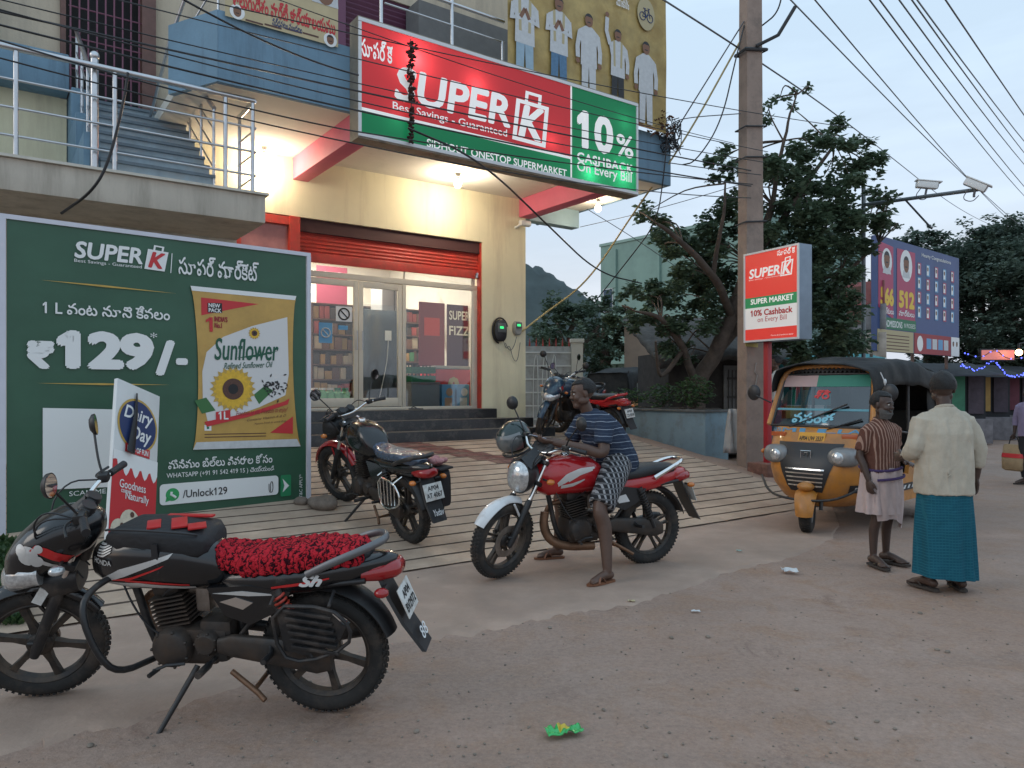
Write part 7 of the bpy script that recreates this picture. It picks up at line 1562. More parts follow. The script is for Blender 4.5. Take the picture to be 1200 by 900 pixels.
# ================================================================== PLANTS AND TREES
def leaf_mat(name, a, b, sc_=.35):
    m = bpy.data.materials.new(name); m.use_nodes = True; t = m.node_tree; p = t.nodes['Principled BSDF']; L = t.links.new
    g = t.nodes.new('ShaderNodeTexCoord'); n = t.nodes.new('ShaderNodeTexNoise'); n.inputs['Scale'].default_value = sc_ * 6; n.inputs['Detail'].default_value = 3; L(g.outputs['Object'], n.inputs['Vector'])
    r = t.nodes.new('ShaderNodeValToRGB'); r.color_ramp.elements[0].position = .3; r.color_ramp.elements[1].position = .7; r.color_ramp.elements[0].color = (*a, 1); r.color_ramp.elements[1].color = (*b, 1); L(n.outputs['Fac'], r.inputs[0]); L(r.outputs[0], p.inputs['Base Color'])
    p.inputs['Roughness'].default_value = .5; p.inputs['Specular IOR Level'].default_value = .4; tr = t.nodes.new('ShaderNodeBsdfTranslucent'); L(r.outputs[0], tr.inputs[0]); ms = t.nodes.new('ShaderNodeMixShader'); ms.inputs[0].default_value = .35; L(p.outputs[0], ms.inputs[1]); L(tr.outputs[0], ms.inputs[2]); L(ms.outputs[0], t.nodes['Material Output'].inputs[0])
    return m
L_main = leaf_mat('broad_leaf', (.070, .112, .066), (.115, .16, .095)); L_dark = leaf_mat('dark_leaf', (.058, .094, .064), (.10, .14, .085)); L_far = leaf_mat('far_leaf', (.066, .10, .082), (.105, .145, .105)); L_shrub = leaf_mat('shrub_leaf', (.04, .085, .035), (.08, .13, .05), 1.2)
BARK = mat('brown_bark', (.085, .062, .048), .95, var=.35, vs=8, bump=.9, bs=14)
def leaves(mb, rnd, c, rad, n, size, flat=.55, droop=.3):
    for _ in range(n):
        d = Vector((rnd.gauss(0, 1), rnd.gauss(0, 1), rnd.gauss(0, 1))); d.normalize(); q = rnd.random() ** .4
        p = Vector(c) + Vector((d.x * rad * q, d.y * rad * q, d.z * rad * flat * q))
        a = rnd.random() * 2 * PI; u = Vector((math.cos(a), math.sin(a), rnd.uniform(-droop - .35, .6))).normalized(); s_ = u.cross(Vector((rnd.uniform(-1, 1), rnd.uniform(-1, 1), 1))).normalized(); L_ = size * rnd.uniform(.65, 1.25); w_ = L_ * .27; nn = u.cross(s_)
        mb.v += [p, p + u * L_ * .5 + s_ * w_, p + u * L_ + nn * L_ * .1, p + u * L_ * .5 - s_ * w_]; k = len(mb.v) - 4; mb.f.append((k, k + 1, k + 2, k + 3)); mb.m.append(0)
def tree(name, label, base, trunk, limbs, clumps, nleaf, size, lm, seed, group=None, twig=.0, flat=.55):
    """trunk and limbs: lists of (points, radii) from the base; clumps: (centre, radius)"""
    rnd = random.Random(seed); base = Vector(base); r = thing(name, label, 'tree', base, 0, group); mb = MB()
    for pts, rs in trunk + limbs:
        O, Q = spline([Vector(p) - base for p in pts], rs, 6); O = [p + Vector((mnoise.noise(p * 2 + Vector((seed, 0, 0))), mnoise.noise(p * 2 + Vector((0, seed, 5))), 0)) * .06 * min(1, i / 6) for i, p in enumerate(O)]; mb.tube(O, Q, 10)
    if twig:
        ends = [Vector(p) - base for pts, rs in limbs + trunk for p in pts[1:]]
        for c, rad in clumps:
            cc = Vector(c) - base; e = min(ends, key=lambda q: (q - cc).length); m = (cc + e) / 2 + Vector((rnd.uniform(-.2, .2), rnd.uniform(-.2, .2), .15)); O, Q = spline([e, m, cc], [twig, twig * .7, twig * .35], 4); mb.tube(O, Q, 6)
    mb.build('trunk', BARK, r, 60); mb = MB()
    for c, rad in clumps:
        cc = Vector(c) - base; n = int(nleaf * rad ** 2)
        for _ in range(max(3, int(rad * 9))):
            o_ = Vector((rnd.gauss(0, .5), rnd.gauss(0, .5), rnd.gauss(0, .42))) * rad; leaves(mb, rnd, cc + o_, rad * rnd.uniform(.28, .55), max(6, n // max(3, int(rad * 9))), size, flat)
    mb.build('crown', lm, r, 0, recalc=False); return r
def main_tree():
    rnd = random.Random(11); Y0 = 14.6; P = lambda x, y, dy=0: at(x, y, Y0 + dy); b = at(812, 500, Y0); b.z = .35
    tr = [([b, P(818, 455), P(838, 415, -.1), P(858, 370, -.2), P(880, 310, -.3), P(905, 240, -.5)], [.20, .17, .15, .13, .10, .06])]
    lm = [([P(838, 415, -.1), P(868, 380, .3), P(915, 330, .5), P(965, 270, .4)], [.11, .10, .08, .04]), ([P(858, 370, -.2), P(835, 325, -.9), P(800, 285, -1.3), P(770, 262, -1.6)], [.09, .07, .05, .025]), ([P(818, 455), P(800, 410, -.4), P(775, 375, -.8), P(745, 365, -1)], [.09, .07, .05, .02]), ([P(880, 310, -.3), P(935, 230, -.2), P(975, 170, 0)], [.07, .05, .025]), ([P(915, 330, .5), P(985, 320, .2), P(1030, 285, 0)], [.07, .05, .02]), ([P(905, 240, -.5), P(918, 165, -.6), P(935, 110, -.6)], [.05, .03, .012]), ([P(835, 325, -.9), P(845, 270, -1.2), P(850, 215, -1.2)], [.05, .035, .015]), ([P(800, 410, -.4), P(775, 440, -.5), P(770, 400, -.8)], [.05, .04, .02])]
    cl = []
    def C(x, y, r, n=1, dy=0): 
        for _ in range(n): cl.append((P(x + rnd.uniform(-8, 8), y + rnd.uniform(-8, 8), dy + rnd.uniform(-.9, .9)), r * rnd.uniform(.8, 1.15)))
    for (x, y, r) in ((945, 178, .42), (975, 160, .40), (1005, 175, .36), (930, 205, .45), (965, 205, .5), (1000, 215, .48), (1025, 235, .36), (905, 195, .38), (915, 240, .5), (950, 245, .55), (990, 255, .55), (1025, 268, .42), (990, 295, .5), (960, 290, .58), (920, 285, .55), (900, 320, .5), (940, 330, .55), (970, 335, .5), (955, 370, .55), (984, 375, .45), (930, 380, .45), (970, 400, .5), (974, 408, .4), (895, 365, .42), (880, 270, .45), (860, 245, .35), (845, 285, .48), (815, 285, .42), (790, 275, .34), (768, 262, .26), (780, 300, .36), (815, 320, .46), (850, 325, .48), (870, 350, .40), (835, 355, .42), (800, 345, .42), (770, 345, .34), (748, 340, .28), (735, 370, .28), (760, 378, .34), (795, 375, .38), (825, 385, .34), (850, 200, .26), (842, 188, .22), (870, 230, .30), (780, 395, .26), (810, 420, .28), (775, 412, .25), (880, 200, .32), (930, 412, .38), (905, 400, .34), (960, 425, .32)): C(x, y, r * 1.06, 2)
    for (x, y, r) in ((918, 112, .16), (938, 108, .17), (902, 122, .15), (925, 120, .14), (895, 138, .14), (1045, 240, .18), (1048, 262, .16), (760, 255, .15), (745, 262, .12), (848, 178, .14), (1030, 205, .18), (1040, 225, .13)): C(x, y, r, 1)
    tree('tree', 'broad-leaved tree with a leaning trunk rising behind the planter and concrete pole', b, tr, lm, cl, 1900, .135, L_main, 11, twig=.018, flat=.8)
main_tree()
def round_tree(label, px, py0, py1, Y, w_, lm, seed, n=46, size=.2, group=None, dens=120, zg=0):
    """a crown between two heights in front of distance Y"""
    rnd = random.Random(seed); b = at(px, 457, Y); b.z = zg; top = at(px, py0, Y).z; bot = at(px, py1, Y).z; hc = (top + bot) / 2; hh = (top - bot) / 2; W = w_ * Y / F / 2
    cl = []
    for _ in range(n):
        a, q, z = rnd.random() * 2 * PI, rnd.random() ** .5, rnd.uniform(-1, 1); k = math.sqrt(max(.04, 1 - abs(z) ** 2.2)); cl.append((Vector((b.x + W * q * k * math.cos(a), b.y + W * .8 * q * k * math.sin(a), hc + hh * z * .92)), rnd.uniform(.22, .36) * min(W, hh) * 1.0))
    tr = [([b, b + Vector((.1, 0, hc * .5)), Vector((b.x, b.y, hc)), Vector((b.x + .2, b.y, top - hh * .3))], [.24, .19, .13, .04])]
    lmz = [([Vector((b.x, b.y, hc * (.55 + .1 * k))), Vector((b.x + W * .35 * math.cos(k * 2.1), b.y + W * .3 * math.sin(k * 2.1), hc)), Vector((b.x + W * .65 * math.cos(k * 2.1), b.y + W * .6 * math.sin(k * 2.1), hc + hh * .4))], [.10, .07, .03]) for k in range(4)]
    tree('tree', label, b, tr, lmz, cl, dens, size, lm, seed, group, flat=.6)
round_tree('dark bushy tree just right of the shop corner', 668, 352, 450, 25, 105, L_dark, 21, 70, .17, dens=520, zg=.2)
round_tree('slightly taller dark tree in front of the green building', 708, 345, 446, 27.5, 78, L_dark, 22, 60, .17, dens=520, zg=.2)
round_tree('small dark tree low beside the parked bikes', 645, 385, 455, 22, 70, L_dark, 27, 40, .15, dens=520, zg=.2)
round_tree('tall dark tree behind the right end of the billboard', 1150, 262, 436, 31, 150, L_far, 23, 150, .2, dens=420)
round_tree('dark tree at the right edge of the street', 1205, 285, 436, 28, 120, L_far, 24, 110, .2, dens=420)
round_tree('tree crown showing above the middle of the billboard', 1085, 268, 420, 33, 95, L_far, 25, 90, .22, dens=420)
round_tree('dark tree filling the gap left of the billboard', 1010, 330, 430, 24, 90, L_dark, 26, 60, .19, dens=420)
# blue planter with scraggly shrubs
def planter():
    pw = thing('planter_wall', 'pale blue painted planter wall along the right edge of the forecourt', 'planter', fac(4.93, 2.61, 0), UA)
    M_pl = mat('planter_blue_paint', (.20, .28, .32), .85, var=.12, vs=2.5, dirt=(.13, .11, .09), ds=3, dlo=.5, dhi=.85, bump=.2)
    mb = MB(); mb.box((.30, 1.9, .75), (.62, 3.8, .86), bev=.012); mb.build('wall', M_pl, pw, 30)
    mb = MB(); mb.box((.30, 1.9, 1.185), (.70, 3.86, .04), bev=.008); mb.build('coping', mat('planter_coping', (.12, .12, .115), .9, var=.3, vs=6), pw, 30)
    mb = MB(); rnd = random.Random(3); 
    for i in range(70): mb.ell((.3 + rnd.uniform(-.26, .26), rnd.uniform(.1, 3.7), 1.21), (rnd.uniform(.03, .09), rnd.uniform(.03, .09), .025), 7, 4)
    mb.build('soil', mat('planter_soil', (.05, .04, .032), 1), pw, 60)
    for i, (y, h, n, lb) in enumerate(((.5, .55, 300, 'dense green shrub at the near end of the blue planter'), (1.3, .42, 160, 'middle low shrub in the blue planter'), (2.2, .35, 120, 'small far shrub in the blue planter by the parked bikes'))):
        p = pw.location + Matrix.Rotation(UA, 3, 'Z') @ Vector((.32, y, 1.2)); r = thing('shrub', lb, 'shrub', p); mb = MB(); rnd = random.Random(40 + i)
        for k in range(7): d = Vector((rnd.uniform(-.25, .25), rnd.uniform(-.25, .25), h * rnd.uniform(.6, 1))); mb.tube([(0, 0, 0), d * .5 + Vector((.02, 0, 0)), d], [.010, .007, .003], 5)
        mb.build('stem', BARK, r, 60); mb = MB(); leaves(mb, rnd, (0, 0, h * .6), .36, n * 2, .09, h * 1.5); mb.build('foliage', L_shrub, r, 0, recalc=False)
planter()
# weeds by the banner foot
def weeds():
    rnd = random.Random(8); mb = MB()
    for _ in range(2600):
        p = at(rnd.uniform(-60, 24), 457, 1); x, y = rnd.uniform(-50, 26), rnd.uniform(640, 735); q = on_ground(x, y); c = q + Vector((0, 0, 0)); a = rnd.random() * 6.28; L_ = rnd.uniform(.05, .14); u = Vector((math.cos(a) * .5, math.sin(a) * .5, rnd.uniform(.5, 1))).normalized(); s_ = Vector((-math.sin(a), math.cos(a), 0)) * L_ * .22
        mb.v += [c, c + u * L_ * .6 + s_, c + u * L_, c + u * L_ * .6 - s_]; k = len(mb.v) - 4; mb.f.append((k, k + 1, k + 2, k + 3)); mb.m.append(0)
    o = mb.build('weeds', L_shrub, None, 0, recalc=False); tag(o, 'low green weeds growing on the dirt below the banner', 'weeds', kind='stuff')
weeds()
# pebbles and grit lying on the road
def pebbles():
    rnd = random.Random(5); mb = MB()
    for _ in range(800):
        x = rnd.uniform(-40, 1240); y = 640 + 270 * rnd.random() ** 1.1
        if y < 700 - .1 * x + 20: continue
        q = on_ground(x, y); h = mnoise.fractal(Vector((q.x * .55, q.y * .55, 0)), 1, 2, 4) * .018 - .012; s = rnd.uniform(.003, .009) * (2.2 if rnd.random() < .06 else 1)
        mb.ell(q + Vector((0, 0, h + s * .3)), (s, s * rnd.uniform(.6, 1), s * .6), 6, 4, rot=rz(rnd.random() * 3))
    o = mb.build('grit', mat('grit_stone', (.22, .18, .145), .95, var=.5, vs=4), None, 60); tag(o, 'loose grit and tiny pebbles strewn over the road', 'grit', kind='stuff')
pebbles()
# ================================================================== BACKGROUND BUILDINGS AND HILL
def hill():
    mb = MB(); v = []; nx, ny = 150, 40
    for j in range(ny + 1):
        for i in range(nx + 1):
            x = -40 + 190 * i / nx; y = 210 + 120 * j / ny; h = 46 * math.exp(-((x - 2) / 42) ** 2) + 6 * mnoise.fractal(Vector((x * .03, y * .03, 0)), 1, 2, 4) + 2.6 * mnoise.fractal(Vector((x * .13, y * .13, 4)), .8, 2, 4) + 10 * math.exp(-((x - 120) / 60) ** 2); v.append((x, y, -1 + max(0, h) * math.sin(PI * min(1, (j + .01) / ny))))
    mb.add(v, [(j * (nx + 1) + i, j * (nx + 1) + i + 1, (j + 1) * (nx + 1) + i + 1, (j + 1) * (nx + 1) + i) for j in range(ny) for i in range(nx)]); struct(mb.build('hill', mat('hill_scrub', (.055, .075, .075), 1, var=.3, vs=.08, bump=.5, bs=.6), None, 60))
hill()
def rear_buildings():
    A = at(704, 457, 34); B = at(785, 457, 31); d = (B - A); d.z = 0; d.normalize(); r = thing('green_building', 'tall plain pale green building beyond the trees', 'building', (A.x, A.y, 0), math.atan2(d.y, d.x)); W = 8.3; Hh = 8.1
    m = mat('pale_green_paint', (.23, .34, .29), .9, var=.07, vs=.6, dirt=(.17, .25, .22), ds=.7)
    mb = MB(); mb.box((W / 2, 4, Hh / 2), (W, 8, Hh)); mb.build('wall', m, r); mb = MB(); mb.box((W / 2, 4, Hh + .06), (W + .1, 8.1, .12)); mb.build('parapet_cap', mat('green_cap', (.27, .38, .33), .9), r)
    mb = MB(); mb.box((.95, -.06, Hh / 2 - .1), (.12, .12, Hh - .3)); mb.build('wall_rib', m, r); mb = MB(); mb.box((3.4, -.06, Hh / 2 - .1), (.12, .12, Hh - .3)); mb.build('wall_rib', m, r)
    wi = mat('dark_blue_window', (.02, .05, .10), .2)
    for x, z in ((.48, 5.6), (5.4, 3.4), (7.2, 3.4)):
        mb = MB(); mb.box((x, -.01, z), (.62, .06, 1.1)); w_ = mb.build('window', mat('window_frame_white', (.45, .47, .46), .6), r); mb = MB(); mb.box((x, -.045, z), (.5, .02, .98)); mb.build('pane', wi, w_)
    mb = MB(); mb.box((W / 2, -.35, 2.75), (W, .7, .12)); mb.build('sunshade', m, r)
    p = at(735, 457, 26); r = thing('beige_house', 'low beige house with a flat roof in front of the green building', 'building', (p.x, p.y, 0), R(-12))
    mb = MB(); mb.box((1.6, 2, 1.95), (3.4, 4, 3.9)); mb.build('wall', mat('beige_wall', (.36, .26, .19), .9, var=.12, vs=1.2, dirt=(.2, .15, .12), ds=1.2), r); mb = MB(); mb.box((1.6, 1.9, 3.95), (3.7, 4.4, .12)); mb.build('roof', mat('grey_slab', (.2, .19, .18), .9), r)
    mb = MB(); mb.box((1.6, -.03, 1.2), (1.1, .08, .5)); w_ = mb.build('window', M_dark, r)
    mb = MB(); mb.box((1.5, -1.0, .95), (3.2, .2, 1.9)); mb.build('low_wall', mat('white_wash', (.50, .49, .46), .9, dirt=(.3, .27, .24), ds=2), r)
    # thatched hut behind the planter
    p = at(780, 457, 16.4); r = thing('thatched_hut', 'dark thatched hut with plank walls behind the leaning tree', 'hut', (p.x, p.y, .1), R(8)); 
    mb = MB(); mb.box((1.35, 1.2, 1.15), (2.5, 2.2, 2.3)); mb.build('wall', mat('dark_planks', (.035, .03, .027), .95, var=.4, vs=5, bump=.6, bs=10), r)
    mb = MB(); rnd = random.Random(6); v = []; nx, ny = 30, 12
    for j in range(ny + 1):
        for i in range(nx + 1): x = -.35 + 3.6 * i / nx; k = j / ny; y = -.55 + 2.2 * k; v.append((x, y, 2.15 + .95 * k + .12 * math.sin(x * 1.3) + mnoise.noise(Vector((x * 4, y * 4, 2))) * .08 - (rnd.uniform(0, .14) if j == 0 else 0)))
    mb.add(v, [(j * (nx + 1) + i, j * (nx + 1) + i + 1, (j + 1) * (nx + 1) + i + 1, (j + 1) * (nx + 1) + i) for j in range(ny) for i in range(nx)]); o = mb.build('roof', M_roof_dark, r, 60); sm = o.modifiers.new('t', 'SOLIDIFY'); sm.thickness = .12
    mb = MB(); mb.box((1.75, .07, 1.05), (.75, .05, 1.9), bev=.01); d = mb.build('door', mat('grey_door', (.16, .155, .15), .8, var=.35, vs=5), r); mb = MB()
    for k in range(4): mb.box((1.75, .035, .45 + k * .42), (.6, .02, .05)); 
    for k in range(7): mb.box((1.48 + k * .09, .03, 1.05), (.012, .02, 1.7))
    mb.build('door_slat', mat('dark_slat', (.06, .055, .05), .9), d)
    # gate panel and pillar right of the shop
    a = at(610, 457, 17.8); r = thing('gate', 'pale grey metal gate with red spikes beyond the shop corner', 'gate', (a.x, a.y, .55), R(6)); gm = mat('grey_gate_sheet', (.42, .43, .43), .6, var=.1, dirt=(.25, .22, .2), ds=4)
    mb = MB(); mb.box((.62, 0, 1.10), (1.22, .03, 1.9)); mb.build('sheet', gm, r)
    mb = MB()
    for k in range(6): mb.box((.62, -.025, .3 + k * .32), (1.22, .02, .03))
    for k in range(3): mb.tube(chaikin([(.30 + k * .22, -.04, .2), (.30 + k * .22, -.04, 1.6), (.41 + k * .22, -.04, 2.0), (.42 + k * .22, -.04, .2)], 2), .012, 6)
    mb.build('bars', M_whiteplastic, r)
    for k in range(8): mb = MB(); mb.lathe([(.022, 0), (.018, .08), (0, .22)], (.06 + k * .16, 0, 2.05), (0, 0, 1), 8); mb.build('spike', mat('red_spike', (.35, .04, .03), .5), r)
    a = at(676, 457, 17.9); r = thing('gate_pillar', 'cream gate pillar with a wider cap beside the grey gate', 'pillar', (a.x, a.y, .3)); mb = MB(); mb.box((0, 0, 1.2), (.27, .27, 2.4)); mb.build('shaft', M_white_paint, r); mb = MB(); mb.box((0, 0, 2.43), (.33, .33, .09), bev=.01); mb.build('cap', M_white_paint, r)
    mb = MB(); mb.box((0, -.0, 1.55), (.29, .29, .05), bev=.01); mb.build('band', M_white_paint, r)
rear_buildings()
# ================================================================== STALLS ON THE RIGHT
def stalls():
    def sheet(name, c, size, m, p, rot=None, amp=.03):
        mb = MB(); nx, ny = 14, 8; v = [];
        for j in range(ny + 1):
            for i in range(nx + 1): x, y = (i / nx - .5) * size[0], (j / ny - .5) * size[1]; v.append(Vector(c) + (rot or Matrix.Identity(3)) @ Vector((x, y, mnoise.noise(Vector((x * 2.2, y * 2.2, c[0]))) * amp)))
        mb.add(v, [(j * (nx + 1) + i, j * (nx + 1) + i + 1, (j + 1) * (nx + 1) + i + 1, (j + 1) * (nx + 1) + i) for j in range(ny) for i in range(nx)]); o = mb.build(name, m, p, 60); s_ = o.modifiers.new('t', 'SOLIDIFY'); s_.thickness = .01; return o
    teal = mat('teal_tarp', (.03, .26, .28), .6, var=.15, vs=2); dk = mat('dark_tarp', (.022, .024, .028), .7, var=.3, vs=2); wood = mat('stall_wood', (.13, .09, .065), .9, var=.3, vs=6)
    # cloth stall behind the auto
    p = at(925, 457, 17.2); r = thing('market_stall', 'teal roadside stall with hanging bags between the red post and the auto', 'stall', (p.x, p.y, .0), R(-6))
    mb = MB()
    for x, y in ((-.9, -.6), (1.6, -.6), (-.9, 1.0), (1.6, 1.0)): mb.cyl((x, y, 0), (x, y, 2.35), .035, 8)
    mb.build('pole', wood, r); mb = MB(); mb.box((.35, 1.0, 1.1), (2.5, .04, 2.2)); mb.build('back_sheet', teal, r); sheet('roof_sheet', (.35, .15, 2.38), (2.9, 2.2), teal, r, rx(.12)); mb = MB(); mb.box((.35, -.3, .45), (2.3, .6, .9), bev=.01); mb.build('counter', mat('blue_counter', (.06, .22, .30), .7, var=.2), r)
    cols = [(.04, .03, .05), (.07, .04, .09), (.03, .03, .03), (.30, .12, .04), (.35, .30, .26), (.05, .05, .12)]; rnd = random.Random(5)
    for k in range(6):
        q = Vector((p.x, p.y, 0)) + rz(R(-6)) @ Vector((-.35 + .30 * k, -.55, 2.0)); h = thing('hanging_bag', ['dark', 'purple', 'black', 'orange', 'cream', 'navy'][k] + ' cloth bag hung from the front of the teal stall', 'bag', q); mb = MB(); mb.sloft([(-.02, 0, 0, .03, .02, 2), (-.10, 0, 0, .09, .05, 2.5), (-.35, 0, 0, .12, .06, 2.6), (-.45, 0, 0, .09, .05, 2.4)], 14, axis='z'); mb.build('bag_body', mat('bag_cloth', cols[k], .9) if 0 else mat('bag_cloth_%s' % ['dark', 'purple', 'black', 'orange', 'cream', 'navy'][k], cols[k], .9, var=.2), h, 60); mb = MB(); mb.tube([(0, -.05, -.03), (0, 0, .12), (0, .05, -.03)], .006, 5); mb.build('strap', M_blackplastic, h, 60)
    for k in range(4):
        q = Vector((p.x, p.y, 0)) + rz(R(-6)) @ Vector((-.55 + .5 * k, -.35, .91)); h = thing('goods_box', ['red', 'yellow', 'white', 'green'][k] + ' box of goods on the blue stall counter', 'box', q); mb = MB(); mb.box((0, 0, .14), (.34, .26, .28), bev=.01); mb.build('box_body', [I_red, I_gold, I_cloth, I_green][k], h, 30); mb = MB(); mb.box((0, -.0, .288), (.36, .28, .02), bev=.004); mb.build('lid', I_cloth, h, 30)
    # row of shacks at the far right
    X = [(1128, 22.0, 'dark green', (.05, .20, .12)), (1158, 23.5, 'yellow', (.42, .26, .08)), (1192, 25.0, 'maroon', (.15, .04, .06))]
    for k, (px, Y, cn, c) in enumerate(X):
        q = at(px, 457, Y); r = thing('shop_shack', 'roadside shack with a %s front panel at the far right' % cn, 'shack', (q.x, q.y, 0), R(-14)); mb = MB(); mb.box((0, 1.0, 1.0), (1.25, 1.9, 2.0)); mb.build('wall', dk, r); mb = MB(); mb.box((-.25, -.0, 1.45), (.62, .06, 1.15), bev=.01); mb.build('front_panel', mat('panel_%s' % cn.replace(' ', '_'), c, .7, var=.15), r); mb = MB(); mb.box((.35, 0, 1.4), (.4, .05, 1.1)); mb.build('shutter', mat('shack_shutter', (.07, .055, .07), .8, var=.3), r); sheet('roof_sheet', (0, .5, 2.18), (1.6, 2.9), dk, r, rx(.16)); mb = MB(); mb.box((0, -.2, .35), (1.3, .5, .7), bev=.01); mb.build('counter', mat('shack_counter', (.16, .15, .16), .8, var=.3), r)
    led = mat('blue_led', (.1, .12, .9), .4, emit=2.2, ecol=(.10, .14, 1)); warm = mat('warm_lamp', (1, .7, .4), .4, emit=14, ecol=(1, .55, .25)); pinkl = mat('pink_sign_glow', (.45, .12, .12), .4, emit=.3, ecol=(1, .35, .30))
    A = at(1126, 428, 21.0); pts = [at(1126, 428, 21), at(1146, 436, 21.2), at(1163, 420, 21.4), at(1172, 433, 21.6), at(1184, 443, 21.7), at(1200, 438, 22)]
    r = thing('led_string', 'string of blue fairy lights draped along the far right shacks', 'string lights', A); mb = MB(); C_ = [q - A for q in chaikin(pts, 3)]; mb.tube(C_, .012, 5); mb.build('cord', M_wire, r)
    mb = MB(); rnd = random.Random(2)
    tot = 46
    for k in range(tot): q = C_[int(k / tot * (len(C_) - 1))]; mb.ell(q + Vector((rnd.uniform(-.03, .03), -.03, rnd.uniform(-.03, .03))), (.02,) * 3, 6, 4)
    o = mb.build('led', led, r, 0); 
    r = thing('led_string', 'blue fairy lights hung beside the orange lamp at the right edge', 'string lights', at(1176, 412, 21)); mb = MB(); C2 = [q - at(1176, 412, 21) for q in chaikin([at(1130, 414, 21), at(1150, 420, 21), at(1166, 408, 21), at(1180, 422, 21), at(1206, 418, 21)], 2)]; mb.tube(C2, .012, 5); mb.build('cord', M_wire, r); mb = MB()
    for k in range(0, len(C2), 2): mb.ell(C2[k] + Vector((0, -.03, 0)), (.022,) * 3, 6, 4)
    mb.build('led', led, r, 0)
    q = at(1194, 413, 20.8); r = thing('stall_lamp', 'warm orange lamp glowing above the far right shacks', 'lamp', q); mb = MB(); mb.ell((0, 0, 0), (.09, .09, .09), 12, 8); mb.build('bulb', warm, r, 80); mb = MB(); mb.cyl((0, 0, .08), (0, 0, .25), .03, 8); mb.tube([(0, 0, .25), (.4, .2, .3)], .012, 5); mb.build('lamp_holder', M_blackplastic, r)
    q = at(1168, 416, 21.2); r = thing('lit_sign', 'small pink glowing sign board over the far right shacks', 'sign', q); mb = MB(); mb.box((0, 0, 0), (1.0, .08, .34), bev=.01); mb.build('sign_box', M_blackplastic, r); mb = MB(); mb.box((0, -.05, 0), (.92, .02, .27)); mb.build('sign_face', pinkl, r)
    for k, (px, py, Y, wd, cn, c) in enumerate(((1012, 405, 19.5, 1.1, 'cream and black', (.34, .30, .26)), (1012, 372, 19.6, 1.1, 'grey', (.20, .20, .21)), (1013, 345, 19.7, 1.0, 'red', (.30, .10, .10)))):
        q = at(px, py, Y); r = thing('hoarding', '%s weathered hoarding stacked left of the billboard' % cn, 'hoarding', q, R(-42)); mb = MB(); mb.box((0, 0, 0), (wd, .06, .66), bev=.005); mb.build('board', mat('hoarding_%d' % k if 0 else 'hoarding_' + cn.split()[0], c, .7, var=.35, vs=3), r); mb = MB(); mb.box((-.2, -.04, .02), (.42, .02, .4)); mb.build('print', I_cloth if k == 0 else I_brown, r); mb = MB(); mb.cyl((.4, .06, -q.z), (.4, .06, .3), .03, 8); mb.build('support_post', M_wire, r)
stalls()
# ================================================================== CONCRETE POLE, CAMERAS, CABLES
PB = at(880, 555, 12.2); PB.z = gz(PB.x, PB.y) - .05
def pole():
    r = thing('utility_pole', 'tall weathered concrete utility pole rising out of frame by the red sign', 'pole', PB, R(18)); mb = MB()
    rings = [[(-a, -b, z), (a - .02, -b, z), (a, -b + .02, z), (a, b, z), (-a, b, z)] for z, a, b in ((0, .18, .13), (4, .165, .12), (9.5, .14, .105))]; mb.loft([[Vector(p) for p in q] for q in rings]); mb.build('shaft', M_concrete, r, 30)
    mb = MB(); mb.cyl((.2, -.03, 0), (.185, -.02, 6.2), .018, 8); mb.build('conduit', mat('dull_conduit', (.20, .17, .15), .7), r)
    for z in (6.85, 5.1, 5.6, 4.05):
        mb = MB(); mb.tube([(x * .2, y * .14, z + .02 * x) for x, y in ((-1, -1), (1, -1), (1, 1), (-1, 1))], .014 if z < 6 else .03, 6, closed=True); mb.build('strap', M_wire, r)
    mb = MB(); mb.tube([(.0, -.14, 6.9), (.30, -.3, 7.05), (.55, -.4, 7.5)], .03, 8); mb.build('stay_bracket', M_wire, r)
    for z, m_, h in ((2.35, mat('torn_poster', (.38, .35, .30), .8, var=.3, vs=9), .32), (2.10, mat('torn_poster_yellow', (.42, .34, .12), .8, var=.3, vs=9), .18)): mb = MB(); mb.box((-.08, -.135, z), (.24, .006, h), rot=ry(.06)); mb.build('torn_poster', m_, r, 0)
    mb = MB(); mb.tube([(-.02, -.14, 1.35), (.02, -.14, 1.55), (-.03, -.14, 1.6), (.0, -.14, 1.75)], .012, 5, flat=.3); mb.build('chalk_mark', mat('chalk_white', (.4, .37, .34), .9), r)
    rnd = random.Random(8); mb = MB(); v = []
    c = thing('white_cloth', 'off-white cloth hanging down beside the foot of the concrete pole', 'cloth', at(861, 505, 12.6)); mb = MB()
    v = [((i / 8 - .5) * (.22 + .16 * (1 - j / 8)), .05 * math.sin(i * 1.7 + j * .4), (j / 8 - .5) * .75) for j in range(9) for i in range(9)]; mb.add(v, [(j * 9 + i, j * 9 + i + 1, (j + 1) * 9 + i + 1, (j + 1) * 9 + i) for j in range(8) for i in range(8)]); o = mb.build('cloth', m_pale if 0 else mat('off_white_cloth', (.46, .44, .42), .9, var=.1), c, 70); s_ = o.modifiers.new('t', 'SOLIDIFY'); s_.thickness = .01
pole()
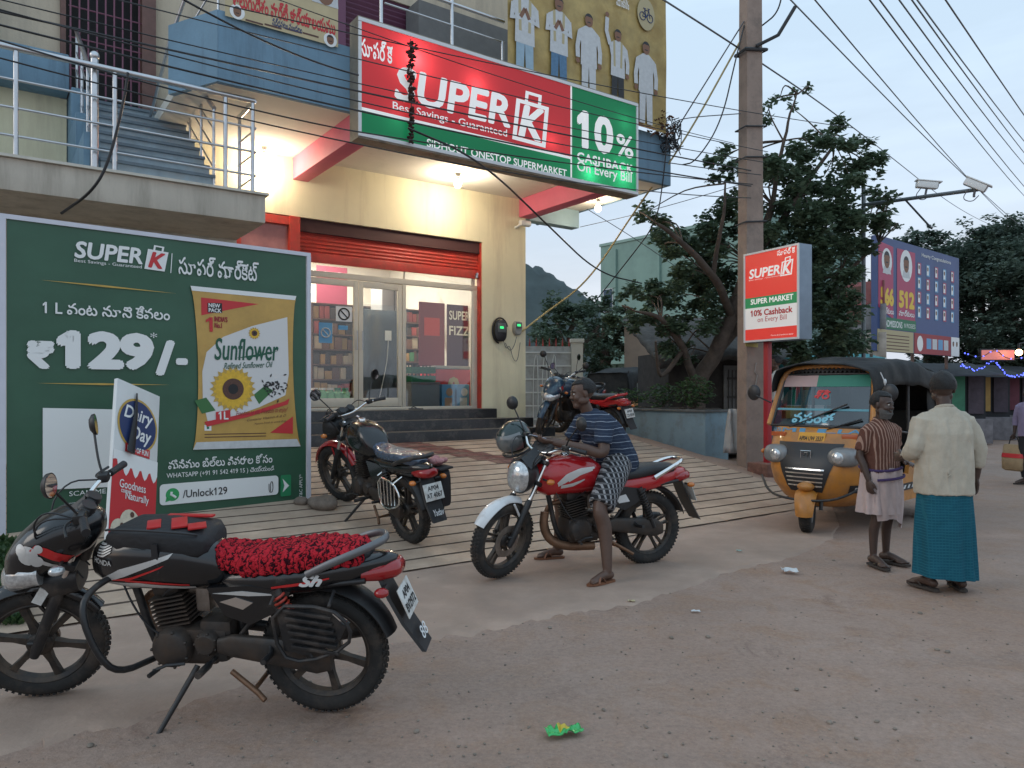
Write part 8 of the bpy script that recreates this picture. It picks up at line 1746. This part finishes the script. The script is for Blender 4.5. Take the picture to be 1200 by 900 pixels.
def cctv():
    a, b = at(1012, 240, 14.9), at(1146, 222, 12.6); r = thing('camera_post', 'thin steel camera post with a long arm reaching over the road', 'post', Vector((a.x, a.y, 0)))
    L = lambda q: q - Vector((a.x, a.y, 0)); mb = MB(); mb.tube([L(a) + Vector((0, 0, -a.z)), L(a) + Vector((0, 0, .35))], .04, 10); mb.build('post_shaft', mat('grey_pipe', (.16, .18, .19), .5, metal=.4), r); mb = MB(); mb.tube([L(a), L(b)], .035, 10); mb.build('arm', mat('grey_pipe', (.16, .18, .19), .5), r); mb = MB(); mb.tube([L(a.lerp(b, .40)), L(at(1092, 268, 13.4))], .018, 8); mb.build('brace', M_wire, r)
    dr_ = (b - a).normalized()
    for px, py, Y, yaw, lb in ((1086, 217, 13.6, R(-10), 'white bullet camera mounted upright midway along the roadside arm'), (1143, 217, 12.6, R(-35), 'white bullet camera tilted down at the tip of the roadside arm')):
        c = at(px, py, Y); q = thing('security_camera', lb, 'camera', c, yaw); t_ = ry(R(8 if px < 1100 else 32)); mb = MB(); mb.box((0, 0, .0), (.36, .13, .12), rot=t_, bev=.02); mb.build('housing', M_whiteplastic, q, 40); mb = MB(); mb.box(t_ @ Vector((.02, 0, .072)), (.44, .15, .02), rot=t_, bev=.006); mb.build('hood', M_whiteplastic, q, 40); mb = MB(); mb.cyl(t_ @ Vector((.178, 0, 0)), t_ @ Vector((.19, 0, 0)), .05, 16); mb.build('lens', B_black, q, 40); mb = MB(); mb.tube([(0, 0, -.06), (-.02, 0, -.16), (-.02, 0, -.20)], .02, 8); mb.tube(chaikin([(-.1, 0, -.05), (-.2, .02, -.2), (-.05, .02, -.28), (.05, 0, -.18)], 2), .008, 5); mb.build('bracket', M_wire_g, q, 40)
    c = fac(2.92, .12, 4.60); q = thing('wall_camera', 'small white dome-ended camera on the yellow wall below the right beam', 'camera', c, UA); mb = MB(); mb.sloft([(-.11, 0, 0, .05, .05, 4), (.09, 0, 0, .055, .055, 4), (.11, 0, 0, .04, .04, 3)], 14); mb.build('housing', M_whiteplastic, q, 40); mb = MB(); mb.cyl((.108, 0, 0), (.118, 0, 0), .03, 12); mb.build('lens', B_black, q, 40); mb = MB(); mb.tube([(-.08, 0, -.02), (-.14, .06, -.07), (-.14, .12, -.07)], .022, 8); mb.build('bracket', M_whiteplastic, q, 40)
cctv()
def meters():
    for (t, z, w_, h, lb) in ((2.42, 2.62, .26, .40, 'round-backed electricity meter with green display on the yellow wall'), (2.80, 2.68, .17, .26, 'smaller square meter with green display beside the round one')):
        r = thing('electricity_meter', lb, 'meter', fac(t, 0, z), UA); big = w_ > .2
        mb = MB(); mb.sloft([(-.005, 0, 0, w_ / 2, h / 2, 2.6), (-.07, 0, 0, w_ / 2, h / 2, 2.6), (-.09, 0, 0, w_ / 2 * .8, h / 2 * .85, 2.6)], 24, axis='y'); mb.build('casing', M_blackplastic if big else mat('grey_meter', (.26, .26, .24), .5), r, 40)
        mb = MB(); mb.box((0, -.098, .05), (w_ * .7, .02, h * .42), bev=.004); mb.build('face', mat('meter_face', (.10, .11, .11), .3), r); mb = MB(); mb.box((-.01, -.111, .05), (.075, .006, .04)); mb.build('display', mat('green_display', (.02, .5, .12), .3, emit=.9, ecol=(.05, .9, .25)), r)
        if big: mb = MB(); mb.tube([(math.cos(x) * .17, -.04, math.sin(x) * .23) for x in [R(20 + 16 * k) for k in range(16)]], .014, 6); mb.build('coiled_cable', M_wire, r, 60)
    r = thing('meter_cable', 'loose thin cables looping below the electricity meters', 'cable', fac(2.6, .03, 2.4), UA); mb = MB(); mb.tube(chaikin([(-.12, -.02, .05), (-.05, -.02, -.12), (.02, -.02, -.02), (.10, -.02, -.30), (.2, -.02, -.34), (.26, -.02, .02)], 3), .006, 5); mb.tube(chaikin([(-.08, -.03, -.0), (.02, -.03, -.16), (.12, -.03, -.05), (.17, -.03, .12)], 3), .006, 5); mb.build('cable', M_wire_g, r, 60)
meters()
NC = 0
def cable(label, pts, r, m, sag=0, group='overhead cables'):
    P = [Vector(p) for p in pts]
    if len(P) == 2: P = [P[0].lerp(P[1], k / 20) - Z * (sag * 4 * (k / 20) * (1 - k / 20)) for k in range(21)]
    else: P = chaikin(P, 3)
    mb = MB(); mb.tube(P, r, 6); o = mb.build('overhead_cable', m, None, 60); tag(o, label, 'cable', group)
def cables():
    # a bundle of service drops crossing the shop front
    g = 'thick black service cables across the shop front'
    lb = 'thick black cable slung across the stair rails and long signboard'
    for (y0, y1, Y0, Y1, sg) in ((22, 218, 6.3, 12.0, .05), (36, 236, 6.2, 11.9, .12)): cable(lb, [at(-60, y0 - 22, Y0), at(880, y1 - 18, Y1)], .010, M_wire, sg, g)
    for k, (a, b, s_, r_) in enumerate((((-30, 3, 6.2), (892, 205, 12.0), .18, .007), ((-30, -8, 6.4), (895, 190, 12.0), .1, .006), ((60, -20, 6.4), (900, 178, 12.0), .05, .006), ((-30, 38, 6.0), (405, 152, 8.2), .05, .008), ((405, 152, 8.2), (882, 216, 12), .05, .008), ((-30, 60, 6.0), (880, 232, 12), .25, .007), ((150, -20, 6.6), (1000, 150, 12.6), .1, .006), ((190, -15, 6.4), (420, 88, 8.6), .08, .010), ((300, -10, 7), (860, 168, 12), .1, .005))):
        cable('thin dark cable running from the left past the signboard to the pole', [at(*a), at(*b)], r_, M_wire, s_, 'thin cables across the shop front')
    cable('black cable sagging from the signboard down to the small tree', [at(478, 150, 8.9), at(560, 185, 9.4), at(640, 262, 11), at(700, 320, 13), at(752, 332, 14.2)], .013, M_wire)
    cable('black cable looping off the stair rail over the slab edge', [at(150, 85, 7.4), at(146, 115, 7.4), at(128, 190, 7.35), at(108, 225, 7.3), at(72, 250, 7.6)], .014, M_wire)
    cable('yellowish cable rising from the meters towards the pole top', [fac(2.85, .06, 2.6), at(640, 366, 14), at(690, 330, 13.6), at(745, 245, 13), at(800, 170, 12.6), at(872, 40, 12.2)], .016, M_wire_y)
    cable('dark cable looping from the pole top down by the balcony corner', [at(872, 30, 12.1), at(862, 70, 12), at(845, 145, 12.0), at(815, 190, 12.0), at(800, 193, 12.2)], .012, M_wire)
    cable('slack grey cable between the pole top and the shop parapet', [at(872, 25, 12.1), at(850, 60, 12.2), at(800, 140, 12.6), at(785, 165, 12.7)], .011, M_wire_g)
    cable('cable from the pole crossing to the balcony corner', [at(870, 133, 12.2), at(800, 138, 12.5), at(786, 146, 12.7)], .008, M_wire_g)
    cable('cable hanging beside the garland of loose wires at the balcony corner', [at(782, 160, 12.5), at(778, 205, 12.5), at(770, 260, 12.8), at(740, 300, 13.5), at(700, 350, 14.5)], .011, M_wire)
    cable('thin cable from the bulb corner toward the leafy tree', [at(688, 245, 12.6), at(745, 280, 13.2), at(800, 318, 13.8)], .006, M_wire_g); cable('thin cable from the side beam rising to the pole', [at(680, 266, 14.5), at(760, 248, 13.5), at(872, 215, 12.3)], .006, M_wire_g)
    g = 'power lines receding over the road at the right'
    for (a, b, s_) in (((915, -12, 9), (1260, 300, 60), .8), ((945, -12, 9), (1235, 290, 60), .8), ((1010, -12, 8), (1250, 262, 60), .8), ((1022, -12, 8), (1270, 270, 60), .9), ((1045, -12, 8), (1262, 235, 60), .9), ((1060, -12, 8), (1272, 240, 60), .8), ((1066, -12, 8), (1285, 230, 60), 1.0), ((1100, -12, 8), (1310, 255, 60), .8)):
        cable('grey power line receding over the road at the right', [at(*a), at(*b)], .010, M_wire_g, s_, g)
    cable('cable from the left passing the pole and running down right across the tree', [at(770, -5, 11), at(872, 60, 12.05), at(990, 140, 18), at(1120, 245, 40), at(1180, 272, 60)], .014, M_wire_g)
    cable('short dark cable at the pole top right', [at(893, 30, 12.1), at(912, 15, 11.9), at(918, -15, 11.8)], .012, M_wire)
    # loose bundle of wires and dead leaves at the balcony corner
    p = at(786, 150, 12.55); r = thing('wire_bundle', 'tangled bundle of wires and dry leaves at the corner of the blue balcony', 'wires', p); rnd = random.Random(4); mb = MB()
    for k in range(16):
        q = [Vector((rnd.uniform(-.22, .22), rnd.uniform(-.1, .1), rnd.uniform(-.45, .22))) for _ in range(5)]; mb.tube(chaikin(q, 2), .008, 5)
    mb.build('wires', M_wire, r, 60); mb = MB(); leaves(mb, rnd, (-.18, -.05, .0), .26, 120, .10, 1); mb.build('dry_leaf', mat('dry_leaf', (.14, .075, .05), .9, var=.4, vs=9), r, 0)
cables()
# ================================================================== SMALL THINGS
def stone(px, py, r_, lb, seed):
    p = on_ground(px, py); t = mat('grey_brown_stone', (.19, .15, .12), .95, var=.3, vs=9, bump=.8, bs=30); mb = MB(); mb.ell((0, 0, r_[2] * .8), r_, 22, 14)
    mb.v = [v * (1 + .22 * mnoise.noise(v * 6 + Vector((seed, 0, 0))) + .07 * mnoise.noise(v * 20)) for v in mb.v]; o = mb.build('stone', t, None, 60); o.location = p; tag(o, lb, 'stone')
stone(379, 597, (.16, .12, .085), 'large rounded stone at the right foot of the green banner', 3); stone(353, 592, (.075, .06, .05), 'smaller stone beside the large one by the banner foot', 9)
def litter():
    p = on_ground(661, 861); p.z += .006; r = thing('crisp_packet', 'crumpled green snack packet lying on the road at the front', 'litter', p, .3); mb = MB(); v = []
    for j in range(9):
        for i in range(15): x, y = (i / 14 - .5) * .17, (j / 8 - .5) * .075; v.append((x, y + .008 * math.sin(i), .012 + abs(mnoise.noise(Vector((x * 28, y * 28, 3)))) * .045))
    fs = [(j * 15 + i, j * 15 + i + 1, (j + 1) * 15 + i + 1, (j + 1) * 15 + i) for j in range(8) for i in range(14)]; mb.add(v, fs); mb.m = [1 if 4 < (k % 14) < 9 and k // 14 > 2 else 0 for k in range(len(fs))]; o = mb.build('packet', [mat('foil_green', (.03, .42, .10), .25, coat=.4), mat('foil_yellow', (.55, .42, .05), .3)], r, 30); s_ = o.modifiers.new('t', 'SOLIDIFY'); s_.thickness = .002
    for k, (x, y, sx, sy, c, lb) in enumerate(((468, 692, .09, .018, I_cloth, 'thin white plastic scrap near the rear plate of the nearest motorcycle'), (740, 705, .05, .03, I_tan, 'small tan paper scrap on the road left of the cracks'), (866, 646, .05, .03, mat('pale_green_scrap', (.30, .42, .36), .6), 'tiny pale green scrap below the forecourt edge'), (815, 717, .06, .025, I_cloth, 'white paper scrap at the end of the long crack'), (925, 670, .12, .09, I_cloth, 'crumpled white paper near the striped man'), (612, 525 + 0, .16, .10, I_cloth, 'pale rubble lump on the forecourt near the planter') if 0 else (745, 526, .16, .10, I_cloth, 'pale rubble lump on the forecourt near the planter'))):
        q = on_ground(x, y); rnd = random.Random(k); mb = MB(); v = [((i / 5 - .5) * sx, (j / 4 - .5) * sy + .2 * sy * math.sin(i), .006 + rnd.random() * .3 * sy) for j in range(5) for i in range(6)]; mb.add(v, [(j * 6 + i, j * 6 + i + 1, (j + 1) * 6 + i + 1, (j + 1) * 6 + i) for j in range(4) for i in range(5)]); o = mb.build('paper_scrap', c, None, 0); o.location = q; tag(o, lb, 'litter'); s_ = o.modifiers.new('t', 'SOLIDIFY'); s_.thickness = .003
    for k in range(5):
        t = -.95 + .17 * k + (.9 if k > 3 else 0); q = fac(t, .46 if k < 4 else .2, 1.066 if k < 4 else 1.23); r = thing('slipper', ['black', 'tan', 'brown', 'olive', 'grey'][k] + ' slipper left on the shop steps', 'slipper', q, UA + R(80 + 17 * k)); mb = MB(); mb.sloft([(-.12, 0, .012, .03, .010, 3), (-.05, 0, .012, .038, .011, 3), (.06, 0, .012, .045, .011, 3), (.12, 0, .012, .035, .010, 2.4)], 14); c = [(.02, .02, .02), (.25, .16, .09), (.1, .06, .04), (.10, .10, .05), (.12, .12, .12)][k]; mb.build('sole', mat('slipper_%s' % ['black', 'tan', 'brown', 'olive', 'grey'][k], c, .8), r, 50); mb = MB()
        for s in (1, -1): mb.tube(chaikin([(.08, 0, .02), (.04, s * .025, .05), (-.01, s * .042, .02)], 2), .007, 6)
        mb.build('strap', M_blackplastic, r, 60)
litter()
# ================================================================== INSIDE THE SHOP
def inside():
    rnd = random.Random(17); C = lambda t, y, z: P0 + U * t - N * y + Z * z
    def T_(px, y):
        k = (px - 600) / F; q = P0 - N * y; return (k * q.y - q.x) / (U.x - k * U.y)
    def Zp(px, py, y): q = P0 - N * y + U * T_(px, y); return CH + (HZ - py) / F * q.y
    pal = [mat('goods_' + n, c, .5) for n, c in (('brown', (.16, .07, .04)), ('red', (.36, .05, .04)), ('gold', (.36, .22, .07)), ('cream', (.45, .38, .28)), ('dark', (.05, .035, .03)), ('green', (.05, .20, .08)))]
    def rack(label, t0, t1, y, z0, n, dz, cols, jar=False):
        r = thing('shop_shelf', label, 'shelf', C(t0, y, 1.212), UA); mb = MB(); W = t1 - t0
        for k in range(n + 1): mb.box((W / 2, .2, z0 + k * dz), (W, .42, .025))
        for x in (0, W): mb.box((x, .2, (z0 + n * dz) / 2), (.03, .42, z0 + n * dz + .02))
        mb.box((W / 2, .42, (z0 + n * dz) / 2), (W, .02, z0 + n * dz)); mb.build('shelf_frame', mat('shelf_brown', (.12, .06, .04), .7, var=.2), r)
        for k in range(n):
            mb = MB(); x = .04
            while x < W - .10:
                w_ = rnd.uniform(.07, .15); h = rnd.uniform(.55, .85) * dz; mb.mi = rnd.randrange(len(cols)); mb.box((x + w_ / 2, .10 + rnd.uniform(0, .05), z0 + k * dz + .014 + h / 2), (w_ * .92, .18, h), bev=.008); x += w_
            mb.build('packets', cols, r, 30)
    rack('tall shelf of brown packets behind the left glass door', T_(362, 1.3), T_(416, 1.3), 1.15, .25, 6, .26, pal[:5]); rack('low shelf of mixed packets against the back wall', -1.9, .9, 4.4, .2, 6, .3, pal[:5])
    rack('shelf of packets seen through the right pane behind the hanging posters', .3, 2.6, 3.2, .1, 7, .28, pal); rack('shelf of packets along the left side behind the first glass door', -2.1, -1.2, 2.6, .1, 8, .28, pal[1:5])
    def block(name, label, cat, t, y, z, size, m, rot=0): r = thing(name, label, cat, C(t, y, z), UA + rot); mb = MB(); mb.box((0, 0, size[2] / 2), size, bev=.015); return r, mb.build('body', m, r, 40)
    for k in range(5):
        r = thing('plastic_jar', 'clear green-lidded jar on the floor shelf behind the left door, number %s' % 'one two three four five'.split()[k] if 0 else 'green plastic jar in the row low behind the left glass door', 'jar', C(T_(370 + 9 * k, .5), .55, 1.3), UA, 'jars in a row behind the left door'); mb = MB(); mb.lathe([(0, 0), (.075, 0), (.08, .02), (.08, .20), (.05, .235), (.05, .25)], (0, 0, 0), (0, 0, 1), 16); mb.build('jar_body', mat('green_clear_plastic', (.12, .34, .18), .2, coat=.4), r, 40); mb = MB(); mb.lathe([(.055, .25), (.055, .285), (0, .285)], (0, 0, 0), (0, 0, 1), 16); mb.build('lid', I_cloth if k < 3 else I_green, r, 40)
    r, b = block('jar_table', 'low dark bench under the row of plastic jars', 'bench', T_(389, .5), .55, 1.212, (1.0, .3, .085), mat('bench_dark', (.06, .05, .045), .8))
    # covered fridge
    r, b = block('wrapped_fridge', 'tall grey fridge still wrapped in clear plastic behind the middle door', 'fridge', T_(449, .75), 1.0, 1.212, (.78, .60, 1.72), mat('fridge_grey', (.07, .085, .10), .35, var=.15, vs=3)); mb = MB(); v = []; nx, nz_ = 20, 26
    for j in range(nz_ + 1):
        for i in range(nx + 1): x = (i / nx - .5) * .86; z = 1.80 * j / nz_; v.append((x + .02 * math.sin(z * 5), -.335 - .025 * abs(mnoise.noise(Vector((x * 5, z * 2.2, 4)))) * (1.2 - j / nz_ * .3), z))
    mb.add(v, [(j * (nx + 1) + i, j * (nx + 1) + i + 1, (j + 1) * (nx + 1) + i + 1, (j + 1) * (nx + 1) + i) for j in range(nz_) for i in range(nx)]); mb.build('plastic_wrap', glass_mat('plastic_film', (.82, .84, .84), .05, .2), r, 60); mb = MB(); mb.box((.05, -.345, 1.28), (.12, .01, .17)); mb.build('paper_label', I_white, r); mb = MB(); mb.tube(chaikin([(.05, -.35, 1.2), (.02, -.36, .8), (-.15, -.36, .1)], 2), .008, 5); mb.build('tape', I_cloth, r, 60)
    r, b = block('steel_cabinet', 'grey steel cabinet standing behind the wrapped fridge', 'cabinet', T_(462, 1.6), 1.85, 1.212, (.5, .5, 2.35), mat('cabinet_grey', (.30, .30, .30), .5)); mb = MB(); mb.box((0, -.255, 1.15), (.01, .01, 2.2)); mb.build('door_gap', M_dark, r); 
    # posters hung inside, freezer, cartons
    def poster(label, t, y, z, w_, h, m, txt=None, tm=I_white, m2=None):
        r = thing('inside_poster', label, 'poster', C(t, y, z), UA); mb = MB(); mb.box((0, 0, 0), (w_, .01, h)); mb.build('sheet', m, r)
        if m2: mb = MB(); mb.box((0, -.007, h * .2), (w_ * .6, .004, h * .22)); mb.build('print', m2, r)
        if txt:
            Mx = Matrix(((1, 0, 0, 0), (0, 0, -1, -.012), (0, 1, 0, 0), (0, 0, 0, 1))); mb = MB(Mx)
            for k, s in enumerate(txt): text_into(mb, s, -w_ * .42, h * (.30 - .2 * k), w_ * .42, h * (.42 - .2 * k), 0, bold=.02)
            mb.build('lettering', tm, r, 0)
    mar = mat('poster_maroon', (.20, .025, .05), .6); pur = mat('poster_purple', (.06, .02, .06), .6)
    poster('maroon wall panel high behind the left glass door', T_(389, 2.6), 2.6, Zp(389, 352, 2.6), .62, 1.3, mar); poster('maroon wall panel high above the wrapped fridge', T_(463, 2.9), 2.9, Zp(463, 343, 2.9), .5, .5, mar); poster('maroon hanging offer poster behind the right pane', T_(506, 1.4), 1.4, Zp(506, 402, 1.4), .56, 1.55, mar, None, m2=I_red); poster('dark purple hanging poster beside the maroon one', T_(538, 1.5), 1.5, Zp(538, 402, 1.5), .56, 1.5, pur, ['SUPER', 'FIZZ'], m2=None)
    r = thing('chest_freezer', 'red chest freezer with a cream flower print behind the right pane', 'freezer', C(T_(530, .9), 1.0, 1.212), UA); mb = MB(); mb.box((0, 0, .36), (.95, .62, .72), bev=.02); b = mb.build('body', I_red, r, 40); mb = MB(); mb.box((0, 0, .75), (.98, .64, .06), bev=.015); mb.build('lid', mat('freezer_lid', (.40, .38, .36), .4), r, 40)
    mb = MB(); c = Vector((-.10, -.316, .46))
    for k in range(8): a = 2 * PI * k / 8; mb.lathe([(0, 0), (.05, 0)], c + Vector((math.cos(a) * .07, 0, math.sin(a) * .07)) + Vector((0, -.001 * k, 0)), (0, -1, 0), 12)
    mb.build('flower_print', mat('cream_flower_print', (.55, .45, .22), .6), b, 0)
    for k in range(2):
        r, b = block('blue_carton', ['left blue carton in front of the red freezer', 'right blue carton in front of the red freezer'][k], 'carton', T_(525.5 + 17.5 * k, .4), .50, 1.212, (.27, .20, .44), I_sky); mb = MB(); mb.ell((.02, -.102, .30), (.07, .004, .075), 12, 8); mb.box((.0, -.102, .12), (.15, .004, .16)); mb.build('print', I_cloth if k else mat('carton_tan', (.45, .28, .18), .6), b, 40)
    r, b = block('grey_bin', 'flat grey box on the floor behind the right pane', 'box', T_(497, .4), .52, 1.212, (.56, .36, .44), mat('bin_grey', (.20, .22, .24), .5)); mb = MB(); mb.box((0, 0, .46), (.58, .38, .03), bev=.01); mb.build('lid', mat('bin_grey', (.2, .22, .24), .5), r)
    for k in range(2):
        r = thing('bottle_crate', ['lower green crate on the grey box', 'upper green crate with bottles on the grey box'][k], 'crate', C(T_(496, .4), .54, 1.69 + .15 * k), UA); mb = MB()
        for (c, s) in (((0, -.15, .06), (.46, .02, .10)), ((0, .15, .06), (.46, .02, .10)), ((-.23, 0, .06), (.02, .32, .10)), ((.23, 0, .06), (.02, .32, .10)), ((0, 0, .01), (.46, .32, .02))): mb.box(c, s)
        mb.build('crate_body', I_green, r); mb = MB()
        for i in range(6):
            for j in range(2): mb.lathe([(0, .02), (.028, .02), (.028, .09), (.012, .12), (.012, .145), (0, .145)], (-.18 + .072 * i, -.06 + .12 * j, 0), (0, 0, 1), 10)
        mb.build('bottles', M_blackplastic, r, 50)
    # stickers on the glass
    def sticker(label, px, py, w_, h, m, kind):
        d = Vector(((px - 600) / F, 1, (HZ - py) / F)); o = Vector((0, 0, CH)); pp = P0 - N * .150; k = (pp - o).dot(N) / d.dot(N); q = o + d * k; r = thing('notice', label, 'notice', q, UA); mb = MB(); mb.box((0, 0, 0), (w_, .003, h)); mb.build('paper', m, r)
        if kind:
            mb = MB(); mb.tube([(math.cos(a) * w_ * .33, -.004, math.sin(a) * w_ * .33) for a in [2 * PI * i / 24 for i in range(24)]], .012, 6, closed=True); mb.tube([(-w_ * .23, -.004, w_ * .23), (w_ * .23, -.004, -w_ * .23)], .010, 6); mb.build('ban_mark', I_black if kind == 1 else I_cloth, r, 60)
    sticker('white no entry notice stuck on the left glass door', 403, 368, .27, .24, I_white, 1); sticker('blue notice stuck low on the left glass door', 381.5, 390, .22, .32, I_sky, 2); sticker('small blue and white strip below the no entry notice', 402, 384, .16, .07, I_sky, 0)
inside()
